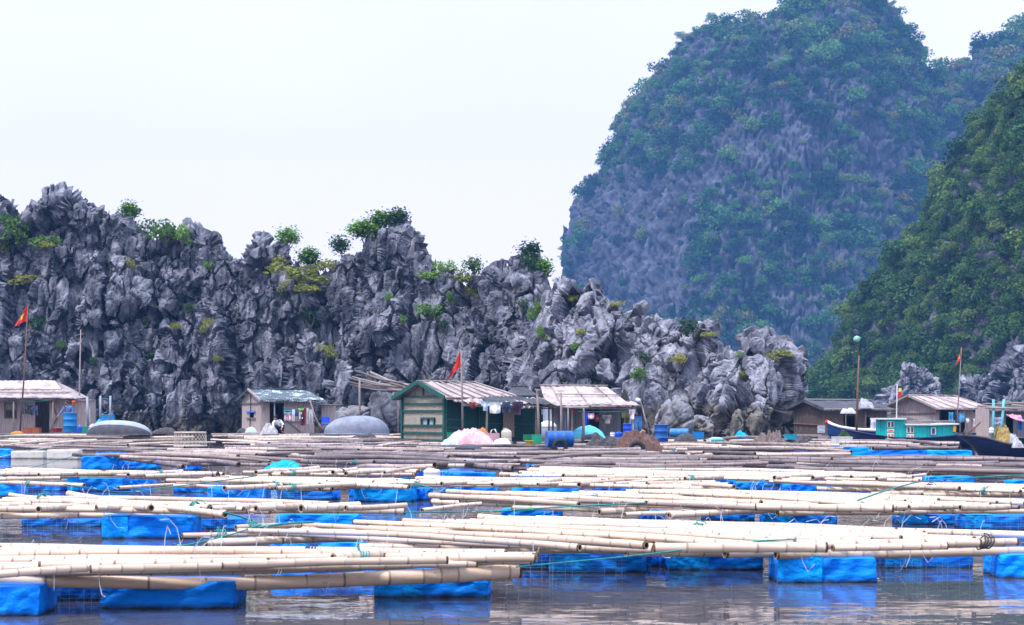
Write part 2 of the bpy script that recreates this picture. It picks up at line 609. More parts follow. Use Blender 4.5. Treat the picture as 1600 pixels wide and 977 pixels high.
NEAR_CLIFFS = len(CLIFF_BVH)
make_cliff("rock_outcrop", [(1352, 660), (1368, 632), (1385, 610), (1396, 594), (1406, 574), (1415, 566), (1430, 570), (1442, 582), (1456, 604), (1480, 640), (1490, 660)],
           [(1352, 244), (1385, 236), (1412, 233), (1445, 234), (1490, 238)], 180, 130, M["rock_pale"], 411, setback=2.0, notch=0.3, amp=0.9)
make_cliff("rock_outcrop", [(1496, 650), (1508, 612), (1522, 600), (1540, 588), (1556, 592), (1575, 572), (1590, 560), (1602, 542), (1640, 535), (1700, 560)],
           [(1496, 214), (1530, 209), (1570, 205), (1610, 202), (1700, 200)], 200, 140, M["rock_dark"], 431, setback=3.0, notch=0.3, amp=1.0)
del CLIFF_BVH[NEAR_CLIFFS:]


# ------------------------------------------------------------------ wooded karst hills
M["hill"] = rock_mat("wooded hill limestone", (0.052, 0.053, 0.072), (0.105, 0.11, 0.145), (0.012, 0.012, 0.018), (0.12, 0.12, 0.10), zt=0.5, streak=0.25, sc=0.16, stain=0.5, bump=0.6)
M["hill_near"] = rock_mat("near hill limestone", (0.065, 0.065, 0.085), (0.15, 0.15, 0.18), (0.022, 0.022, 0.03), (0.12, 0.12, 0.10), zt=0.5, streak=0.4, sc=0.3, stain=0.5, bump=0.6)


def foliage_mat(name, cols, hue=1.0, trans=0.25, rough=0.75, scale=0.25):
    """leaf greens picked per tree, varied through the crown"""
    m, n, b = new_mat(name)
    oi = N(n, "ShaderNodeObjectInfo")
    g = N(n, "ShaderNodeNewGeometry")
    nz = N(n, "ShaderNodeTexNoise"); nz.inputs["Scale"].default_value = scale; nz.inputs["Detail"].default_value = 3
    n.links.new(g.outputs["Position"], nz.inputs["Vector"])
    ad = N(n, "ShaderNodeMath", operation='MULTIPLY_ADD'); n.links.new(nz.outputs["Fac"], ad.inputs[0]); ad.inputs[1].default_value = 0.8
    sb = N(n, "ShaderNodeMath", operation='SUBTRACT'); n.links.new(oi.outputs["Random"], sb.inputs[0]); sb.inputs[1].default_value = 0.4
    n.links.new(sb.outputs[0], ad.inputs[2])
    rp = N(n, "ShaderNodeValToRGB")
    while len(rp.color_ramp.elements) < len(cols):
        rp.color_ramp.elements.new(0.5)
    for i, c in enumerate(cols):
        rp.color_ramp.elements[i].position = i / (len(cols) - 1)
        rp.color_ramp.elements[i].color = (*c, 1)
    n.links.new(ad.outputs[0], rp.inputs["Fac"])
    n.links.new(rp.outputs["Color"], b.inputs["Base Color"])
    b.inputs["Roughness"].default_value = rough
    b.inputs["Specular IOR Level"].default_value = 0.25
    tr = N(n, "ShaderNodeBsdfTranslucent")
    n.links.new(rp.outputs["Color"], tr.inputs["Color"])
    ms = N(n, "ShaderNodeMixShader"); ms.inputs[0].default_value = trans
    o = n.nodes["Material Output"]
    n.links.new(b.outputs[0], ms.inputs[1]); n.links.new(tr.outputs[0], ms.inputs[2]); n.links.new(ms.outputs[0], o.inputs["Surface"])
    return m


M["forest_far"] = foliage_mat("far forest leaves", [(0.012, 0.042, 0.022), (0.024, 0.085, 0.032), (0.052, 0.155, 0.042), (0.10, 0.235, 0.052), (0.16, 0.16, 0.06)], scale=0.08)
M["forest_near"] = foliage_mat("near forest leaves", [(0.018, 0.050, 0.020), (0.032, 0.088, 0.028), (0.055, 0.130, 0.034), (0.090, 0.175, 0.040), (0.14, 0.215, 0.048)], scale=0.12)
M["shrub_green"] = foliage_mat("shrub leaves", [(0.06, 0.13, 0.022), (0.11, 0.22, 0.035), (0.17, 0.31, 0.05)], scale=1.5)
M["shrub_yellow"] = foliage_mat("yellow green scrub", [(0.17, 0.19, 0.03), (0.25, 0.27, 0.045), (0.31, 0.30, 0.07)], scale=1.5)
M["shrub_dark"] = foliage_mat("dark shrub leaves", [(0.025, 0.06, 0.03), (0.04, 0.09, 0.04), (0.06, 0.12, 0.045)], scale=1.5)
M["bark"] = noise_col("bark", (0.10, 0.085, 0.07), (0.22, 0.20, 0.17), 8, 0.9)


def leaf_cloud(r, n_lobes, n_leaf, size, flat=0.75, outward=0.6, spread=0.62, lobe_r=(0.34, 0.55), skirt=0.35):
    """quads of leaves over the shells of several lobes: verts, faces"""
    V, L = [], []
    lobes = []
    for i in range(n_lobes):
        if i == 0:
            c = np.array([0, 0, 0.1]); lr = lobe_r[1]
        else:
            a = r.uniform(0, 2 * math.pi); q = spread * math.sqrt(r.uniform(0.15, 1))
            c = np.array([q * math.cos(a), q * math.sin(a), r.uniform(-skirt, 0.5) * flat]); lr = r.uniform(*lobe_r)
        lobes.append((c, lr))
    tot = sum(l[1] ** 2 for l in lobes)
    for c, lr in lobes:
        for _ in range(int(n_leaf * lr * lr / tot)):
            z = r.uniform(-0.55, 1); a = r.uniform(0, 2 * math.pi); s = math.sqrt(max(0, 1 - z * z))
            dr = np.array([s * math.cos(a), s * math.sin(a), z])
            rad = lr * (1 - 0.45 * r.random() ** 2) * r.uniform(0.88, 1.12)
            p = c + dr * rad * np.array([1, 1, flat])
            nn = dr * outward + np.array([r.gauss(0, 0.5), r.gauss(0, 0.5), r.gauss(0.25, 0.5)])
            nn /= np.linalg.norm(nn)
            t = np.cross(nn, np.array([r.gauss(0, 1), r.gauss(0, 1), r.gauss(0, 1)])); t /= np.linalg.norm(t)
            bt = np.cross(nn, t)
            sz = size * r.uniform(0.6, 1.4)
            o = len(V)
            V += [p - t * sz * 0.6, p + bt * sz * 0.45 + nn * sz * 0.12, p + t * sz * 0.6, p - bt * sz * 0.45 + nn * sz * 0.12]
            L.append((o, o + 1, o + 2, o + 3))
    return np.array(V), np.array(L)


CROWNS = []
rr = random.Random(11)
for i in range(7):
    V, L = leaf_cloud(rr, rr.randint(5, 9), 620, 0.115, flat=rr.uniform(0.62, 0.9))
    CROWNS.append((V, L))


def proto_collection(name, mat):
    c = bpy.data.collections.new(name)
    for i, (V, L) in enumerate(CROWNS):
        o = np_mesh("leaf_crown", V, L, mat, smooth=False)
        COL.objects.unlink(o)
        c.objects.link(o)
    return c


def scatter(name, pts, scl, zs, mat, seed):
    """one mass of foliage: crowns instanced on points"""
    r = np.random.RandomState(seed)
    me = bpy.data.meshes.new(name)
    me.vertices.add(len(pts))
    me.vertices.foreach_set("co", np.asarray(pts, np.float32).ravel())
    a = me.attributes.new("scl", 'FLOAT_VECTOR', 'POINT')
    s3 = np.stack([scl, scl, scl * zs], 1)
    a.data.foreach_set("vector", s3.astype(np.float32).ravel())
    a = me.attributes.new("rot", 'FLOAT_VECTOR', 'POINT')
    rt = np.stack([r.uniform(-.25, .25, len(pts)), r.uniform(-.25, .25, len(pts)), r.uniform(0, 6.28, len(pts))], 1)
    a.data.foreach_set("vector", rt.astype(np.float32).ravel())
    a = me.attributes.new("idx", 'INT', 'POINT')
    a.data.foreach_set("value", r.randint(0, len(CROWNS), len(pts)).astype(np.int32))
    me.update()
    o = bpy.data.objects.new(name, me)
    COL.objects.link(o)
    ng = bpy.data.node_groups.new(name + " scatter", 'GeometryNodeTree')
    ng.interface.new_socket("Geometry", in_out='INPUT', socket_type='NodeSocketGeometry')
    ng.interface.new_socket("Geometry", in_out='OUTPUT', socket_type='NodeSocketGeometry')
    gi = ng.nodes.new("NodeGroupInput"); go = ng.nodes.new("NodeGroupOutput")
    ip = ng.nodes.new("GeometryNodeInstanceOnPoints")
    ci = ng.nodes.new("GeometryNodeCollectionInfo")
    ci.inputs["Collection"].default_value = proto_collection(name + " crowns", mat)
    ci.inputs["Separate Children"].default_value = True
    ci.inputs["Reset Children"].default_value = True
    ip.inputs["Pick Instance"].default_value = True
    def na(nm, ty):
        x = ng.nodes.new("GeometryNodeInputNamedAttribute"); x.data_type = ty
        x.inputs["Name"].default_value = nm
        return x.outputs[0]
    e2r = ng.nodes.new("FunctionNodeEulerToRotation")
    ng.links.new(na("rot", 'FLOAT_VECTOR'), e2r.inputs[0])
    ng.links.new(gi.outputs[0], ip.inputs["Points"])
    ng.links.new(ci.outputs[0], ip.inputs["Instance"])
    ng.links.new(na("idx", 'INT'), ip.inputs["Instance Index"])
    ng.links.new(e2r.outputs[0], ip.inputs["Rotation"])
    ng.links.new(na("scl", 'FLOAT_VECTOR'), ip.inputs["Scale"])
    ng.links.new(ip.outputs[0], go.inputs[0])
    md = o.modifiers.new("scatter", 'NODES')
    md.node_group = ng
    tag(o, kind="stuff")
    return o


def make_hill(name, sil, db_fn, back, cols, nv, mat, seed, rough, power, fl_amp):
    """a steep karst hill seen from the water: crest `sil` in the photograph, its foot at db_fn(px)"""
    px = np.array(cols, float)
    nu = len(px)
    db = db_fn(px)
    bk = back(px) if callable(back) else np.full(nu, back)
    py = lerp_list(sil, px)
    dt = db + bk
    H = EYE + (HORIZON - py) * dt / F
    v = np.linspace(0, 1, nv)
    P = np.zeros((nv, nu, 3)); PY = np.zeros((nv, nu))
    for j, t in enumerate(v):
        if t <= 0.8:
            a = t / 0.8
            d = db + bk * a
            z = H * (1 - (1 - a) ** power) - 2.0 * (1 - a)
        else:
            a = (t - 0.8) / 0.2
            d = dt + bk * 0.8 * a
            z = H * (1 - 0.85 * a ** 1.5)
        P[j, :, 0] = (px - 800) * d / F; P[j, :, 1] = d; P[j, :, 2] = z
    n = surf_normals(P).reshape(-1, 3)
    p = P.reshape(-1, 3).astype(np.float32)
    s = rough
    w = np.stack([fbm(p * 0.05 / s * 4, 3, seed + 1), fbm(p * 0.05 / s * 4, 3, seed + 2), fbm(p * 0.05 / s * 4, 3, seed + 3)], 1)
    pw = p + 1.6 * s * w
    D = s * 2.2 * fbm(p * 0.045 * 2.5 / s, 4, seed + 5) + s * 7.0 * fbm(p * np.array([0.022, 0.022, 0.010], np.float32) / s, 3, seed + 6, ridged=True) - s * 4.0
    h1, c1 = blocks(pw, (6.0 * s, 6.0 * s, 24 * s), 2.2 * s, seed + 10, 0.9, 0.15, 0.6)
    h2, c2 = blocks(pw, (2.2 * s, 2.2 * s, 11 * s), 1.1 * s, seed + 20, 1.0, 0.2, 0.8)
    fl = fbm(pw * np.array([0.55, 0.55, 0.06], np.float32) / s, 3, seed + 40, ridged=True)
    D = D + h1 + h2 + fl_amp * fl
    edge = np.minimum(np.arange(nu), 40)[None, :] / 40.0
    fade = np.minimum(1, np.linspace(0, 8, nv))[:, None] * np.ones((1, nu))
    Q = p + n * (D * fade.reshape(-1))[:, None]
    fc = quads(nu, nv)
    o = np_mesh(name, Q, fc, mat)
    tag(o, kind="structure")
    return Q.reshape(nv, nu, 3), n.reshape(nv, nu, 3)


MOUNT_SIL = [(856, 470), (868, 446), (876, 432), (884, 402), (880, 342), (893, 302), (915, 266), (940, 250), (952, 216), (972, 190), (977, 152), (1000, 128), (1030, 97), (1060, 68),
             (1085, 48), (1110, 34), (1150, 28), (1180, 21), (1210, 11), (1235, 2), (1260, -12), (1320, -16), (1375, -4), (1400, 20), (1414, 46), (1430, 62), (1440, 88),
             (1452, 108), (1466, 110), (1480, 102), (1500, 94), (1520, 78), (1560, 62), (1600, 40), (1680, 14), (1760, 0)]
_ms = [(x + (8 if x < 1300 else -4), y + 14) for x, y in sorted(MOUNT_SIL)]
cols = np.concatenate([np.linspace(856, 1000, 230), np.linspace(1001, 1400, 300), np.linspace(1401, 1470, 90), np.linspace(1471, 1760, 170)])
MQ, MN = make_hill("wooded_mountain", _ms, lambda x: 610 + 120 * np.clip((1180 - x) / 330, 0, 1) ** 2 + 70 * np.clip((x - 1330) / 400, 0, 1),
                   lambda x: 95 - 55 * np.clip((980 - x) / 110, 0, 1), cols, 330, M["hill"], 501, 1.0, 1.55, 2.4)
SLOPE_SIL = [(1246, 640), (1256, 622), (1285, 602), (1310, 562), (1330, 522), (1346, 472), (1370, 432), (1390, 408), (1430, 352), (1450, 304), (1480, 274), (1500, 240),
             (1540, 192), (1570, 168), (1600, 114), (1650, 60), (1740, -20)]
scols = np.linspace(1246, 1740, 330)
SQ, SN = make_hill("wooded_slope", SLOPE_SIL, lambda x: 265 - 60 * np.clip((x - 1290) / 330, 0, 1), lambda x: 8 + 40 * np.clip((x - 1250) / 250, 0, 1),
                   scols, 300, M["hill_near"], 701, 0.5, 1.35, 0.9)


def proj(Q):
    return 800 + Q[..., 0] * F / Q[..., 1], HORIZON - (Q[..., 2] - EYE) * F / Q[..., 1]


def blob(px, py, cx, cy_, rx, ry):
    return np.exp(-(((px - cx) / rx) ** 2 + ((py - cy_) / ry) ** 2))


def pick(Q, Nn, dens, n, seed, mind, cap=100000):
    """n points of a hill at least mind apart, where dens (0..1) allows; only the side that faces the water"""
    r = np.random.RandomState(seed)
    nv, nu = Q.shape[:2]
    got, grid = [], {}
    a = np.linalg.norm(np.cross(np.gradient(Q, axis=1), np.gradient(Q, axis=0)), axis=2).reshape(-1)
    w = a * np.clip(dens.reshape(-1), 0, 1)
    w /= w.sum()
    for i in r.choice(nv * nu, size=min(n * 6, nv * nu), replace=True, p=w):
        p = Q.reshape(-1, 3)[i]
        k = tuple(np.floor(p / mind).astype(int))
        ok = True
        for dx in (-1, 0, 1):
            for dy in (-1, 0, 1):
                for dz in (-1, 0, 1):
                    for q in grid.get((k[0] + dx, k[1] + dy, k[2] + dz), ()):
                        if ((q - p) ** 2).sum() < mind * mind:
                            ok = False
        if ok:
            grid.setdefault(k, []).append(p)
            got.append(i)
            if len(got) >= n:
                break
    return np.array(got)


# far mountain: bare fluted cliffs low on its left and in a band across its middle, woods elsewhere
px, py = proj(MQ)
bare = 2.2 * blob(px, py, 950, 400, 80, 90) + 1.7 * blob(px, py, 1030, 410, 65, 70) + 1.6 * blob(px, py, 1210, 240, 85, 40) + 1.4 * blob(px, py, 1360, 255, 80, 42) \
    + 1.3 * blob(px, py, 1090, 280, 60, 38) + 1.3 * blob(px, py, 1000, 310, 50, 40) + 0.5 * blob(px, py, 1240, 170, 50, 30) + 0.6 * blob(px, py, 1150, 330, 60, 35) \
    + 0.45 * blob(px, py, 1290, 400, 40, 40) + 0.4 * blob(px, py, 1180, 440, 40, 50)
mp_ = MQ.reshape(-1, 3).astype(np.float32)
nz_ = fbm(mp_ * 0.03, 4, 901).reshape(px.shape)
dens = np.clip(1.15 - 1.05 * bare + 0.85 * nz_, 0.0, 1)
dens = np.where(dens < 0.32, 0.03, dens)
i1 = pick(MQ, MN, dens, 2400, 1, 4.0)
i2 = pick(MQ, MN, np.clip(dens + 0.10, 0, 1), 3400, 2, 2.3)
P1 = MQ.reshape(-1, 3)[i1]; P2 = MQ.reshape(-1, 3)[i2]
r_ = np.random.RandomState(5)
s1 = 2.6 + 5.6 * r_.uniform(0, 1, len(P1)) ** 1.8; s2 = r_.uniform(1.3, 2.7, len(P2))
P1 = P1 + np.array([0, 0, 1.2]); P2 = P2 + np.array([0, 0, 0.4])
scatter("far_woods", np.concatenate([P1, P2]), np.concatenate([s1, s2]), 1.0, M["forest_far"], 31)

# nearer slope on the right: an undergrowth mass, then trees of their own
px, py = proj(SQ)
bare = 1.1 * blob(px, py, 1412, 605, 26, 38) + 0.9 * blob(px, py, 1590, 560, 40, 50) + 0.8 * blob(px, py, 1560, 600, 40, 40) + 0.85 * blob(px, py, 1495, 435, 22, 18) \
    + 0.8 * blob(px, py, 1455, 500, 14, 28) + 0.9 * blob(px, py, 1523, 290, 12, 22) + 0.8 * blob(px, py, 1575, 290, 18, 18) + 0.6 * blob(px, py, 1485, 340, 14, 25) + 0.6 * blob(px, py, 1500, 600, 20, 30)
sp_ = SQ.reshape(-1, 3).astype(np.float32)
nz_ = fbm(sp_ * 0.07, 4, 911).reshape(px.shape)
sd_ = np.clip(1.2 - 1.15 * bare + 0.35 * nz_, 0, 1)
sd_ = np.where(sd_ < 0.35, 0.02, sd_)
sd_ = np.where(px > 1640, 0, sd_)
i2 = pick(SQ, SN, sd_, 4200, 4, 0.9)
P2 = SQ.reshape(-1, 3)[i2]
s2 = r_.uniform(0.8, 1.9, len(P2))
scatter("slope_undergrowth", P2 + np.array([0, 0, 0.2]), s2, 1.0, M["forest_near"], 41)

tm = MB(); tm.tube([(0, 0, -1.0), (0.02, 0, -0.4), (0, 0.03, 0.2)], [0.06, 0.045, 0.02], 6)
_t0 = tm.build("trunk", M["bark"])
TRUNK_ME = _t0.data
bpy.data.objects.remove(_t0)
CROWN_ME = []
for V, L in CROWNS:
    o = np_mesh("crown", V, L, M["forest_near"], smooth=False)
    CROWN_ME.append(o.data); bpy.data.objects.remove(o)


def put_tree(p, s, label, group, k, zs=1.0):
    t = thing("broadleaf_tree", label, "tree", p, rnd.uniform(0, 6.28), group)
    t.scale = (s, s, s * zs)
    for nm, me in (("trunk", TRUNK_ME), ("crown", CROWN_ME[k % len(CROWN_ME)])):
        o = bpy.data.objects.new(nm, me); COL.objects.link(o); o.parent = t
    return t


i1 = pick(SQ, SN, np.where(px > 1615, 0, sd_), 270, 3, 2.4)
for q, i in enumerate(i1):
    p = SQ.reshape(-1, 3)[i]
    s = rnd.uniform(1.4, 2.6) if rnd.random() < .75 else rnd.uniform(2.8, 4.0)
    put_tree((p[0], p[1], p[2] + s * 0.45), s, "rounded broadleaf tree crowded among its like on the steep green slope at right", "trees on the steep slope", q)


# ------------------------------------------------------------------ haze between the rocks and the mountain
def make_haze():
    m = bpy.data.materials.new("haze")
    m.use_nodes = True
    n = m.node_tree
    n.nodes.clear()
    o = N(n, "ShaderNodeOutputMaterial")
    v = N(n, "ShaderNodeVolumePrincipled")
    v.inputs["Color"].default_value = (0.13, 0.36, 0.80, 1)
    v.inputs["Density"].default_value = 0.00037
    v.inputs["Anisotropy"].default_value = 0.0
    n.links.new(v.outputs[0], o.inputs["Volume"])
    mb = MB()
    mb.box((0, 490, 96), (2440, 1420, 194))
    tag(mb.build("haze", m), kind="stuff")


make_haze()
# ================================================================== BAMBOO RAFTS
def cane_mat(name, c1, c2, spot, rand):
    m, n, b = new_mat(name)
    t = N(n, "ShaderNodeTexCoord"); oi = N(n, "ShaderNodeObjectInfo")
    mp = N(n, "ShaderNodeMapping"); mp.inputs["Scale"].default_value = (0.7, 6, 6)
    ad = N(n, "ShaderNodeVectorMath", operation='ADD')
    cb = N(n, "ShaderNodeCombineXYZ")
    ml = N(n, "ShaderNodeMath", operation='MULTIPLY'); ml.inputs[1].default_value = 57.0
    n.links.new(oi.outputs["Random"], ml.inputs[0]); n.links.new(ml.outputs[0], cb.inputs[0])
    n.links.new(t.outputs["Object"], ad.inputs[0]); n.links.new(cb.outputs[0], ad.inputs[1])
    n.links.new(ad.outputs[0], mp.inputs["Vector"])
    def noise(s, d):
        z = N(n, "ShaderNodeTexNoise"); z.inputs["Scale"].default_value = s; z.inputs["Detail"].default_value = d
        n.links.new(mp.outputs["Vector"], z.inputs["Vector"]); return z.outputs["Fac"]
    def mix(f, A, B, lo, hi):
        r = N(n, "ShaderNodeMapRange"); r.inputs["From Min"].default_value = lo; r.inputs["From Max"].default_value = hi
        n.links.new(f, r.inputs["Value"])
        x = N(n, "ShaderNodeMix", data_type='RGBA'); n.links.new(r.outputs["Result"], x.inputs["Factor"])
        for k, v in (("A", A), ("B", B)):
            if isinstance(v, tuple): x.inputs[k].default_value = (*v, 1)
            else: n.links.new(v, x.inputs[k])
        return x.outputs["Result"]
    c = mix(noise(1.6, 4), c1, c2, 0.35, 0.65)
    c = mix(noise(5.5, 3), c, spot, 0.62, 0.80)
    mr = N(n, "ShaderNodeMapRange"); mr.inputs["To Min"].default_value = 1 - rand; mr.inputs["To Max"].default_value = 1 + rand * 0.6
    n.links.new(oi.outputs["Random"], mr.inputs["Value"])
    vm = N(n, "ShaderNodeVectorMath", operation='SCALE'); n.links.new(c, vm.inputs[0]); n.links.new(mr.outputs["Result"], vm.inputs["Scale"])
    n.links.new(vm.outputs["Vector"], b.inputs["Base Color"])
    b.inputs["Roughness"].default_value = 0.55
    b.inputs["Specular IOR Level"].default_value = 0.3
    return m


CANE = {
    "fresh": [cane_mat("pale bamboo", (0.70, 0.555, 0.43), (0.54, 0.41, 0.31), (0.34, 0.25, 0.18), 0.26),
              noise_col("bamboo node", (0.22, 0.16, 0.12), (0.50, 0.41, 0.33), 6, 0.8)],
    "worn": [cane_mat("worn bamboo", (0.43, 0.345, 0.30), (0.25, 0.19, 0.175), (0.12, 0.085, 0.078), 0.5),
             noise_col("worn bamboo node", (0.12, 0.09, 0.08), (0.24, 0.19, 0.17), 9, 0.85)],
    "old": [cane_mat("weathered grey pole", (0.235, 0.185, 0.185), (0.095, 0.070, 0.074), (0.035, 0.026, 0.029), 0.55),
            noise_col("old pole node", (0.06, 0.045, 0.045), (0.14, 0.11, 0.11), 9, 0.9)],
}
M["hollow"] = noise_col("hollow cane end", (0.030, 0.017, 0.011), (0.17, 0.095, 0.055), 30, 0.9)
M["tarp"] = noise_col("blue tarpaulin", (0.0005, 0.19, 0.86), (0.001, 0.27, 0.95), 1.6, 0.6, 4, spec=0.12, rand=0.2, bump=1.0, bscale=4.5, bdist=0.05)


def grime(m, z0=0.052, z1=0.0, dark=(0.012, 0.02, 0.03)):
    """slime at the waterline of a float"""
    n = m.node_tree; b = n.nodes["Principled BSDF"]
    src = b.inputs["Base Color"].links[0].from_socket
    g = N(n, "ShaderNodeNewGeometry"); s = N(n, "ShaderNodeSeparateXYZ"); n.links.new(g.outputs["Position"], s.inputs[0])
    z = N(n, "ShaderNodeTexNoise"); z.inputs["Scale"].default_value = 9; n.links.new(g.outputs["Position"], z.inputs["Vector"])
    a = N(n, "ShaderNodeMath", operation='MULTIPLY_ADD'); n.links.new(z.outputs["Fac"], a.inputs[0]); a.inputs[1].default_value = -0.045
    n.links.new(s.outputs["Z"], a.inputs[2])
    r = N(n, "ShaderNodeMapRange"); r.inputs["From Min"].default_value = z0 - 0.022; r.inputs["From Max"].default_value = z1 - 0.022
    n.links.new(a.outputs[0], r.inputs["Value"])
    x = N(n, "ShaderNodeMix", data_type='RGBA'); n.links.new(r.outputs["Result"], x.inputs["Factor"])
    n.links.new(src, x.inputs["A"]); x.inputs["B"].default_value = (*dark, 1)
    n.links.new(x.outputs["Result"], b.inputs["Base Color"])
    return m


grime(M["tarp"])
M["tarp_light"] = grime(noise_col("double blue tarpaulin", (0.001, 0.29, 0.93), (0.002, 0.36, 0.97), 1.6, 0.6, 4, spec=0.12, rand=0.12, bump=1.0, bscale=4.5, bdist=0.05))
M["foam"] = grime(noise_col("white foam float", (0.60, 0.575, 0.53), (0.36, 0.33, 0.28), 3.0, 0.8, 5, lo=0.5, hi=0.8, bump=0.3, bscale=25), 0.07, 0.0, (0.08, 0.07, 0.05))
M["twine"] = noise_col("white twine", (0.7, 0.72, 0.75), (0.6, 0.6, 0.62), 5, 0.6)
M["rope_teal"] = noise_col("teal rope", (0.01, 0.17, 0.18), (0.03, 0.27, 0.26), 30, 0.8)
M["net"] = noise_col("grey net line", (0.20, 0.26, 0.28), (0.34, 0.40, 0.42), 30, 0.8)

POLE_LEN = (1.6, 3.0, 5.0, 8.0)
POLES = {}
for kind, (mc, mn) in CANE.items():
    for li, L in enumerate(POLE_LEN):
        for var in range(3):
            r = random.Random(f"{li}{var}")
            mb = MB()
            ns = 10
            xs, rads, mats = [], [], []
            x = 0.0
            r0, r1 = 0.05, 0.05 * (1 - min(0.4, 0.055 * L) * r.uniform(0.7, 1.1))
            def rad(t): return r0 + (r1 - r0) * t / L
            seq = [(0.0, 1.04, 2), (0.022, 1.02, 2), (0.027, 1.0, 0)]
            x = r.uniform(0.10, 0.2)
            while x < L - 0.09:
                seq += [(x - 0.010, 0.99, 0), (x - 0.004, 1.07, 1), (x + 0.004, 1.06, 1), (x + 0.012, 1.0, 0)]
                x += r.uniform(0.20, 0.46) * (1.15 if x > 1 else 0.75)
            seq += [(L - 0.025, 1.0, 0), (L - 0.02, 1.0, 2), (L, 1.02, 2)]
            bend = r.uniform(-0.012, 0.012) * L; ph = r.uniform(0, 6)
            o = 0
            for (t, k, mi) in seq:
                cy_ = bend * math.sin(math.pi * t / L) + 0.004 * math.sin(t * 3 + ph)
                cz = 0.6 * bend * math.sin(math.pi * t / L + 0.6) + 0.004 * math.sin(t * 2.3 + ph)
                for q in range(ns):
                    a = 2 * math.pi * q / ns
                    mb.v.append((t, cy_ + rad(t) * k * math.cos(a), cz + rad(t) * k * math.sin(a)))
            for i in range(len(seq) - 1):
                mi = min(seq[i][2], seq[i + 1][2]) if 2 in (seq[i][2], seq[i + 1][2]) else (1 if (seq[i][2] or seq[i + 1][2]) else 0)
                for q in range(ns):
                    q2 = (q + 1) % ns
                    mb.f.append((i * ns + q, i * ns + q2, (i + 1) * ns + q2, (i + 1) * ns + q)); mb.m.append(mi); mb.s.append(True)
            for end in (0, 1):          # hollow ends: an annulus, a short bore and its floor
                base = 0 if end == 0 else (len(seq) - 1) * ns
                t = 0.0 if end == 0 else L
                inn = 0.05 * (1 if end == 0 else -1)
                cx = mb.v[base:base + ns]
                c = np.mean(np.array(cx), 0)
                o = len(mb.v)
                for dx in (0, inn):
                    for vtx in cx:
                        d = (np.array(vtx) - c) * 0.72
                        mb.v.append((t + dx, c[1] + d[1], c[2] + d[2]))
                for q in range(ns):
                    q2 = (q + 1) % ns
                    f1 = (base + q2, base + q, o + q, o + q2); f2 = (o + q2, o + q, o + ns + q, o + ns + q2)
                    for f, mi in ((f1, 1), (f2, 2)):
                        mb.f.append(f if end == 0 else f[::-1]); mb.m.append(mi); mb.s.append(False)
                cap = tuple(o + ns + q for q in range(ns))
                mb.f.append(cap if end else cap[::-1]); mb.m.append(2); mb.s.append(False)
            ob = mb.build("pole", [mc, mn, M["hollow"]])
            POLES[kind, li, var] = ob.data
            bpy.data.objects.remove(ob)


def put_pole(parent, a, b, r, kind, flip=None):
    a, b = Vector(a), Vector(b)
    if flip if flip is not None else rnd.random() < 0.5:
        a, b = b, a
    d = b - a
    L = d.length
    li = min(range(4), key=lambda i: abs(math.log(POLE_LEN[i] / L)))
    o = bpy.data.objects.new("pole", POLES[kind, li, rnd.randrange(3)])
    COL.objects.link(o)
    o.parent = parent
    o.location = a - (parent.location if parent else Vector())
    q = d.to_track_quat('X', 'Z') @ Quaternion((1, 0, 0), rnd.uniform(0, 6.28))
    o.rotation_mode = 'QUATERNION'
    o.rotation_quaternion = q
    o.scale = (L / POLE_LEN[li], r / 0.05, r / 0.05)
    return o


def wrinkled_box(seed, foam=False, nx=22, ny=8, nz=10):
    """unit float: x -0.5..0.5, y 0..1 (front face at y=0), z 0..1, soft edges and folds"""
    r = np.random.RandomState(seed)
    mb = MB()
    faces = []
    def side(fn, nu, nv):
        mb.grid(fn, nu, nv)
    side(lambda u, v: (u - .5, 0, v), nx, nz); side(lambda u, v: (.5 - u, 1, v), nx, nz)
    side(lambda u, v: (-.5, 1 - u, v), ny, nz); side(lambda u, v: (.5, u, v), ny, nz)
    side(lambda u, v: (u - .5, v, 1), nx, ny); side(lambda u, v: (u - .5, 1 - v, 0), nx, ny)
    P = np.array(mb.v, np.float32)
    Q = P.copy()
    c = np.array([0, .5, .5], np.float32)
    d = (P - c) * 2
    e = 26.0 if foam else 22.0
    nrm = (np.abs(d) ** e).sum(1) ** (1 / e)
    Q = c + (P - c) / nrm[:, None]
    if not foam:
        a = r.uniform(0.25, 0.75); b = r.uniform(-0.3, 0.3)
        w = np.sin((P[:, 0] * (9 + 5 * a) + P[:, 2] * 7 * (1 if a > .5 else -1) + 2.0 * vnoise(P * 3 + seed, seed)) * 2.0)
        Q[:, 1] += 0.026 * w * (P[:, 1] < 0.5) * (0.3 + P[:, 2]) + 0.03 * vnoise(P * 4 + 7, seed + 3)
        Q[:, 0] += 0.010 * vnoise(P * 6 + 3, seed + 1) + 0.02 * (P[:, 0]) * (1 - P[:, 2]) * 0.5
        Q[:, 2] += 0.03 * vnoise(P * 3 + 5, seed + 2) * (P[:, 2] > .5)
    else:
        Q += 0.006 * np.stack([vnoise(P * 7, seed), vnoise(P * 7 + 4, seed), vnoise(P * 7 + 8, seed)], 1)
    mb.v = [tuple(x) for x in Q.tolist()]
    return mb


